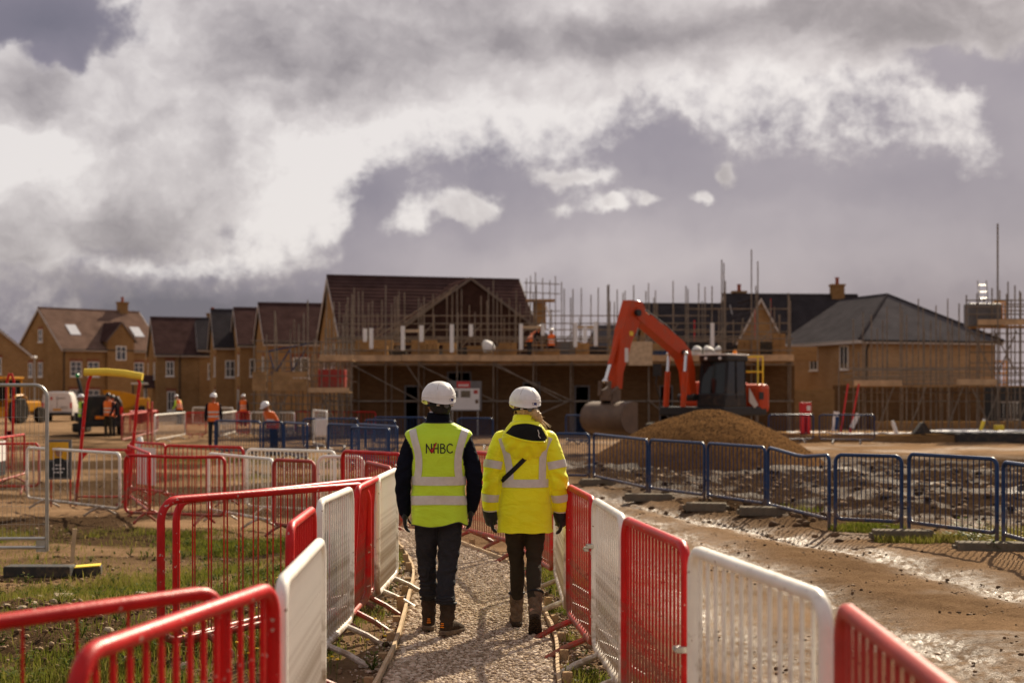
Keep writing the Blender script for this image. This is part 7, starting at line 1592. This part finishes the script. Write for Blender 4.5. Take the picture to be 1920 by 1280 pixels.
for A_, s_ in ((AL, -1), (AR, 1)):
    g = MB(); hand(g, A_[-1], (.08 if s_ < 0 else -.02, .04, -1), s_, 1.08, .55, .0110); w_ = Vector(A_[-1]); limb(g, [w_+Vector((0, 0, .05)), w_+Vector((0, 0, -.005)), w_+Vector((0, .01, -.06))], [.063, .060, .046], 16)
    link('glove', remesh(g, .0045, 'glove', ['glove'], 3), t)
strip('bag_strap', bv, [(.02, 1.262), (-.075, 1.167), (-.168, 1.074)], .032, 'webbing', t, .006)

# ------------------------------------------------------------------ distant workmen
def worker(label, px, d, yaw, vest, h=1.78, z0=0., helm='fwhite', jacket='navy', trouser='charcoal', arms=((-.25, .05), (.25, .05)), bend=0., sleeves=None):
    q = at(px, d); t = thing('person', label, 'person', (q.x, q.y, z0), yaw); s = h/1.78
    B = lambda p: Vector((p[0], p[1]*math.cos(bend)-0+(p[2]-.95)*math.sin(bend) if p[2] > .95 else p[1], (.95+(p[2]-.95)*math.cos(bend)) if p[2] > .95 else p[2]))*s
    body = MB(); m4 = head(body, B((0, .03, 1.62)), 0); limb(body, [B((0, .02, 1.56)), B((0, 0, 1.42))], [.055, .07], 10)
    def torso(mb, g, z0_=.9, z1_=1.46): 
        pts = [(z0_, .165), (1.1, .16), (1.25, .18), (1.38, .19), (z1_, .12)]; rows = []
        for z, r_ in pts:
            c = B((0, 0, z)); rows.append([(c.x+(r_+g)*s*math.cos(2*PI*k/18), c.y+(.115+g)*s*math.sin(2*PI*k/18), c.z) for k in range(18)])
        mb.grid(rows, True, (True, True))
    torso(body, -.02); A = []
    for sg, (ox, oy) in zip((-1, 1), arms): A.append([B((sg*.19, 0, 1.39)), B((sg*.24, -.02+oy*.3, 1.13)), B((ox if abs(ox) > .1 else sg*.2, oy, .9))])
    for a in A: limb(body, a, [.05*s, .042*s, .03*s], 10); limb(body, [a[-1], a[-1]+Vector((0, .02, -.09))*s], [.032*s, .025*s], 8)
    Ls = [[Vector((sg*.09, 0, .88))*s, Vector((sg*.10, .02, .48))*s, Vector((sg*.10, 0, .09))*s] for sg in (-1, 1)]
    for a in Ls: limb(body, a, [.075*s, .055*s, .04*s], 10)
    link('body', remesh(body, .018, 'body', ['skindark'], 2), t)
    mb = MB(); torso(mb, .0); 
    for a in A: limb(mb, a, [.066*s, .058*s, .045*s], 12)
    link('jacket', remesh(mb, .02, 'jacket', [jacket], 2), t)
    mb = MB(); torso(mb, .022, .86, 1.47); vo = mb.build('vest', vest, t, True)
    for z in (1.02, 1.16):
        c = B((0, 0, z)); mb = MB(); mb.grid([[(c.x+.195*s*math.cos(2*PI*k/18), c.y+.15*s*math.sin(2*PI*k/18), c.z+dz) for k in range(18)] for dz in (-.025, .025)], True); mb.build('reflective_band', 'reflect', vo)
    mb = MB()
    for a in Ls: limb(mb, a, [.09*s, .072*s, .062*s], 12)
    loft(mb, [(.80*s, 0, 0, .15*s, .11*s), (.95*s, 0, 0, .165*s, .12*s)], 16, 2); link('trousers', remesh(mb, .02, 'trousers', [trouser], 2), t)
    for a in Ls: mb = MB(); e = a[-1]; limb(mb, [e+Vector((0, 0, .05)), Vector((e.x, e.y-.01, .05)), Vector((e.x, e.y+.16, .035))], [.055, .05, .04], 10, 3); mb.build('boot', 'boot', t, True)
    c = B((0, .03, 1.67)); mb = MB(); mb.sphere((0, 0, .0), (.118, .14, .13), 16, 10); mb.v = [(x, y, max(z, -.005)) for x, y, z in mb.v]; mb.sphere((0, .13, .0), (.085, .05, .01), 12, 6)
    mb.v = [tuple(c+Matrix.Rotation(-bend, 3, 'X') @ Vector(v)) for v in mb.v]; mb.build('helmet', helm, t, True)
    return t
worker('workman in orange vest and khaki trousers leaning beside the black van', 203, 58.6, R(170), 'orangevest', 1.80, helm='black', trouser='olive', arms=((-.2, .25), (.2, .3)))
worker('workman in orange vest with dark trousers, against the back of the black van', 211, 59.2, R(150), 'orangevest', 1.72, helm='black', arms=((-.25, .1), (.3, .3)))
worker('workman in green vest and white helmet left of the black van', 153, 58, R(120), 'limevest', 1.75)
worker('workman stooping in green sleeves and orange vest before the houses', 337, 84, R(60), 'orangevest', 1.78, jacket='limevest', bend=.35, arms=((-.25, .3), (.2, .35)))
worker('workman with white helmet and dark sleeves in orange vest by the blue barriers', 400, 47, R(200), 'orangevest', 1.78, trouser='charcoal')
worker('workman in orange vest facing the low scaffold, far from the barriers', 456, 78, R(10), 'orangevest', 1.75)
worker('workman bending in orange jacket behind the blue barrier', 514, 40.5, R(140), 'orangevest', 1.6, jacket='orangevest', bend=.5)
worker('bricklayer bending over on the long platform between two white sleeves', 992, 61.2, R(-70), 'orangevest', 1.72, 3.185, bend=.75, jacket='navy', arms=((-.2, .3), (.2, .35)))
worker('bricklayer with white helmet behind the brick stack on the long platform', 1034, 61.9, R(180), 'orangevest', 1.42, 3.185, jacket='brickdark')
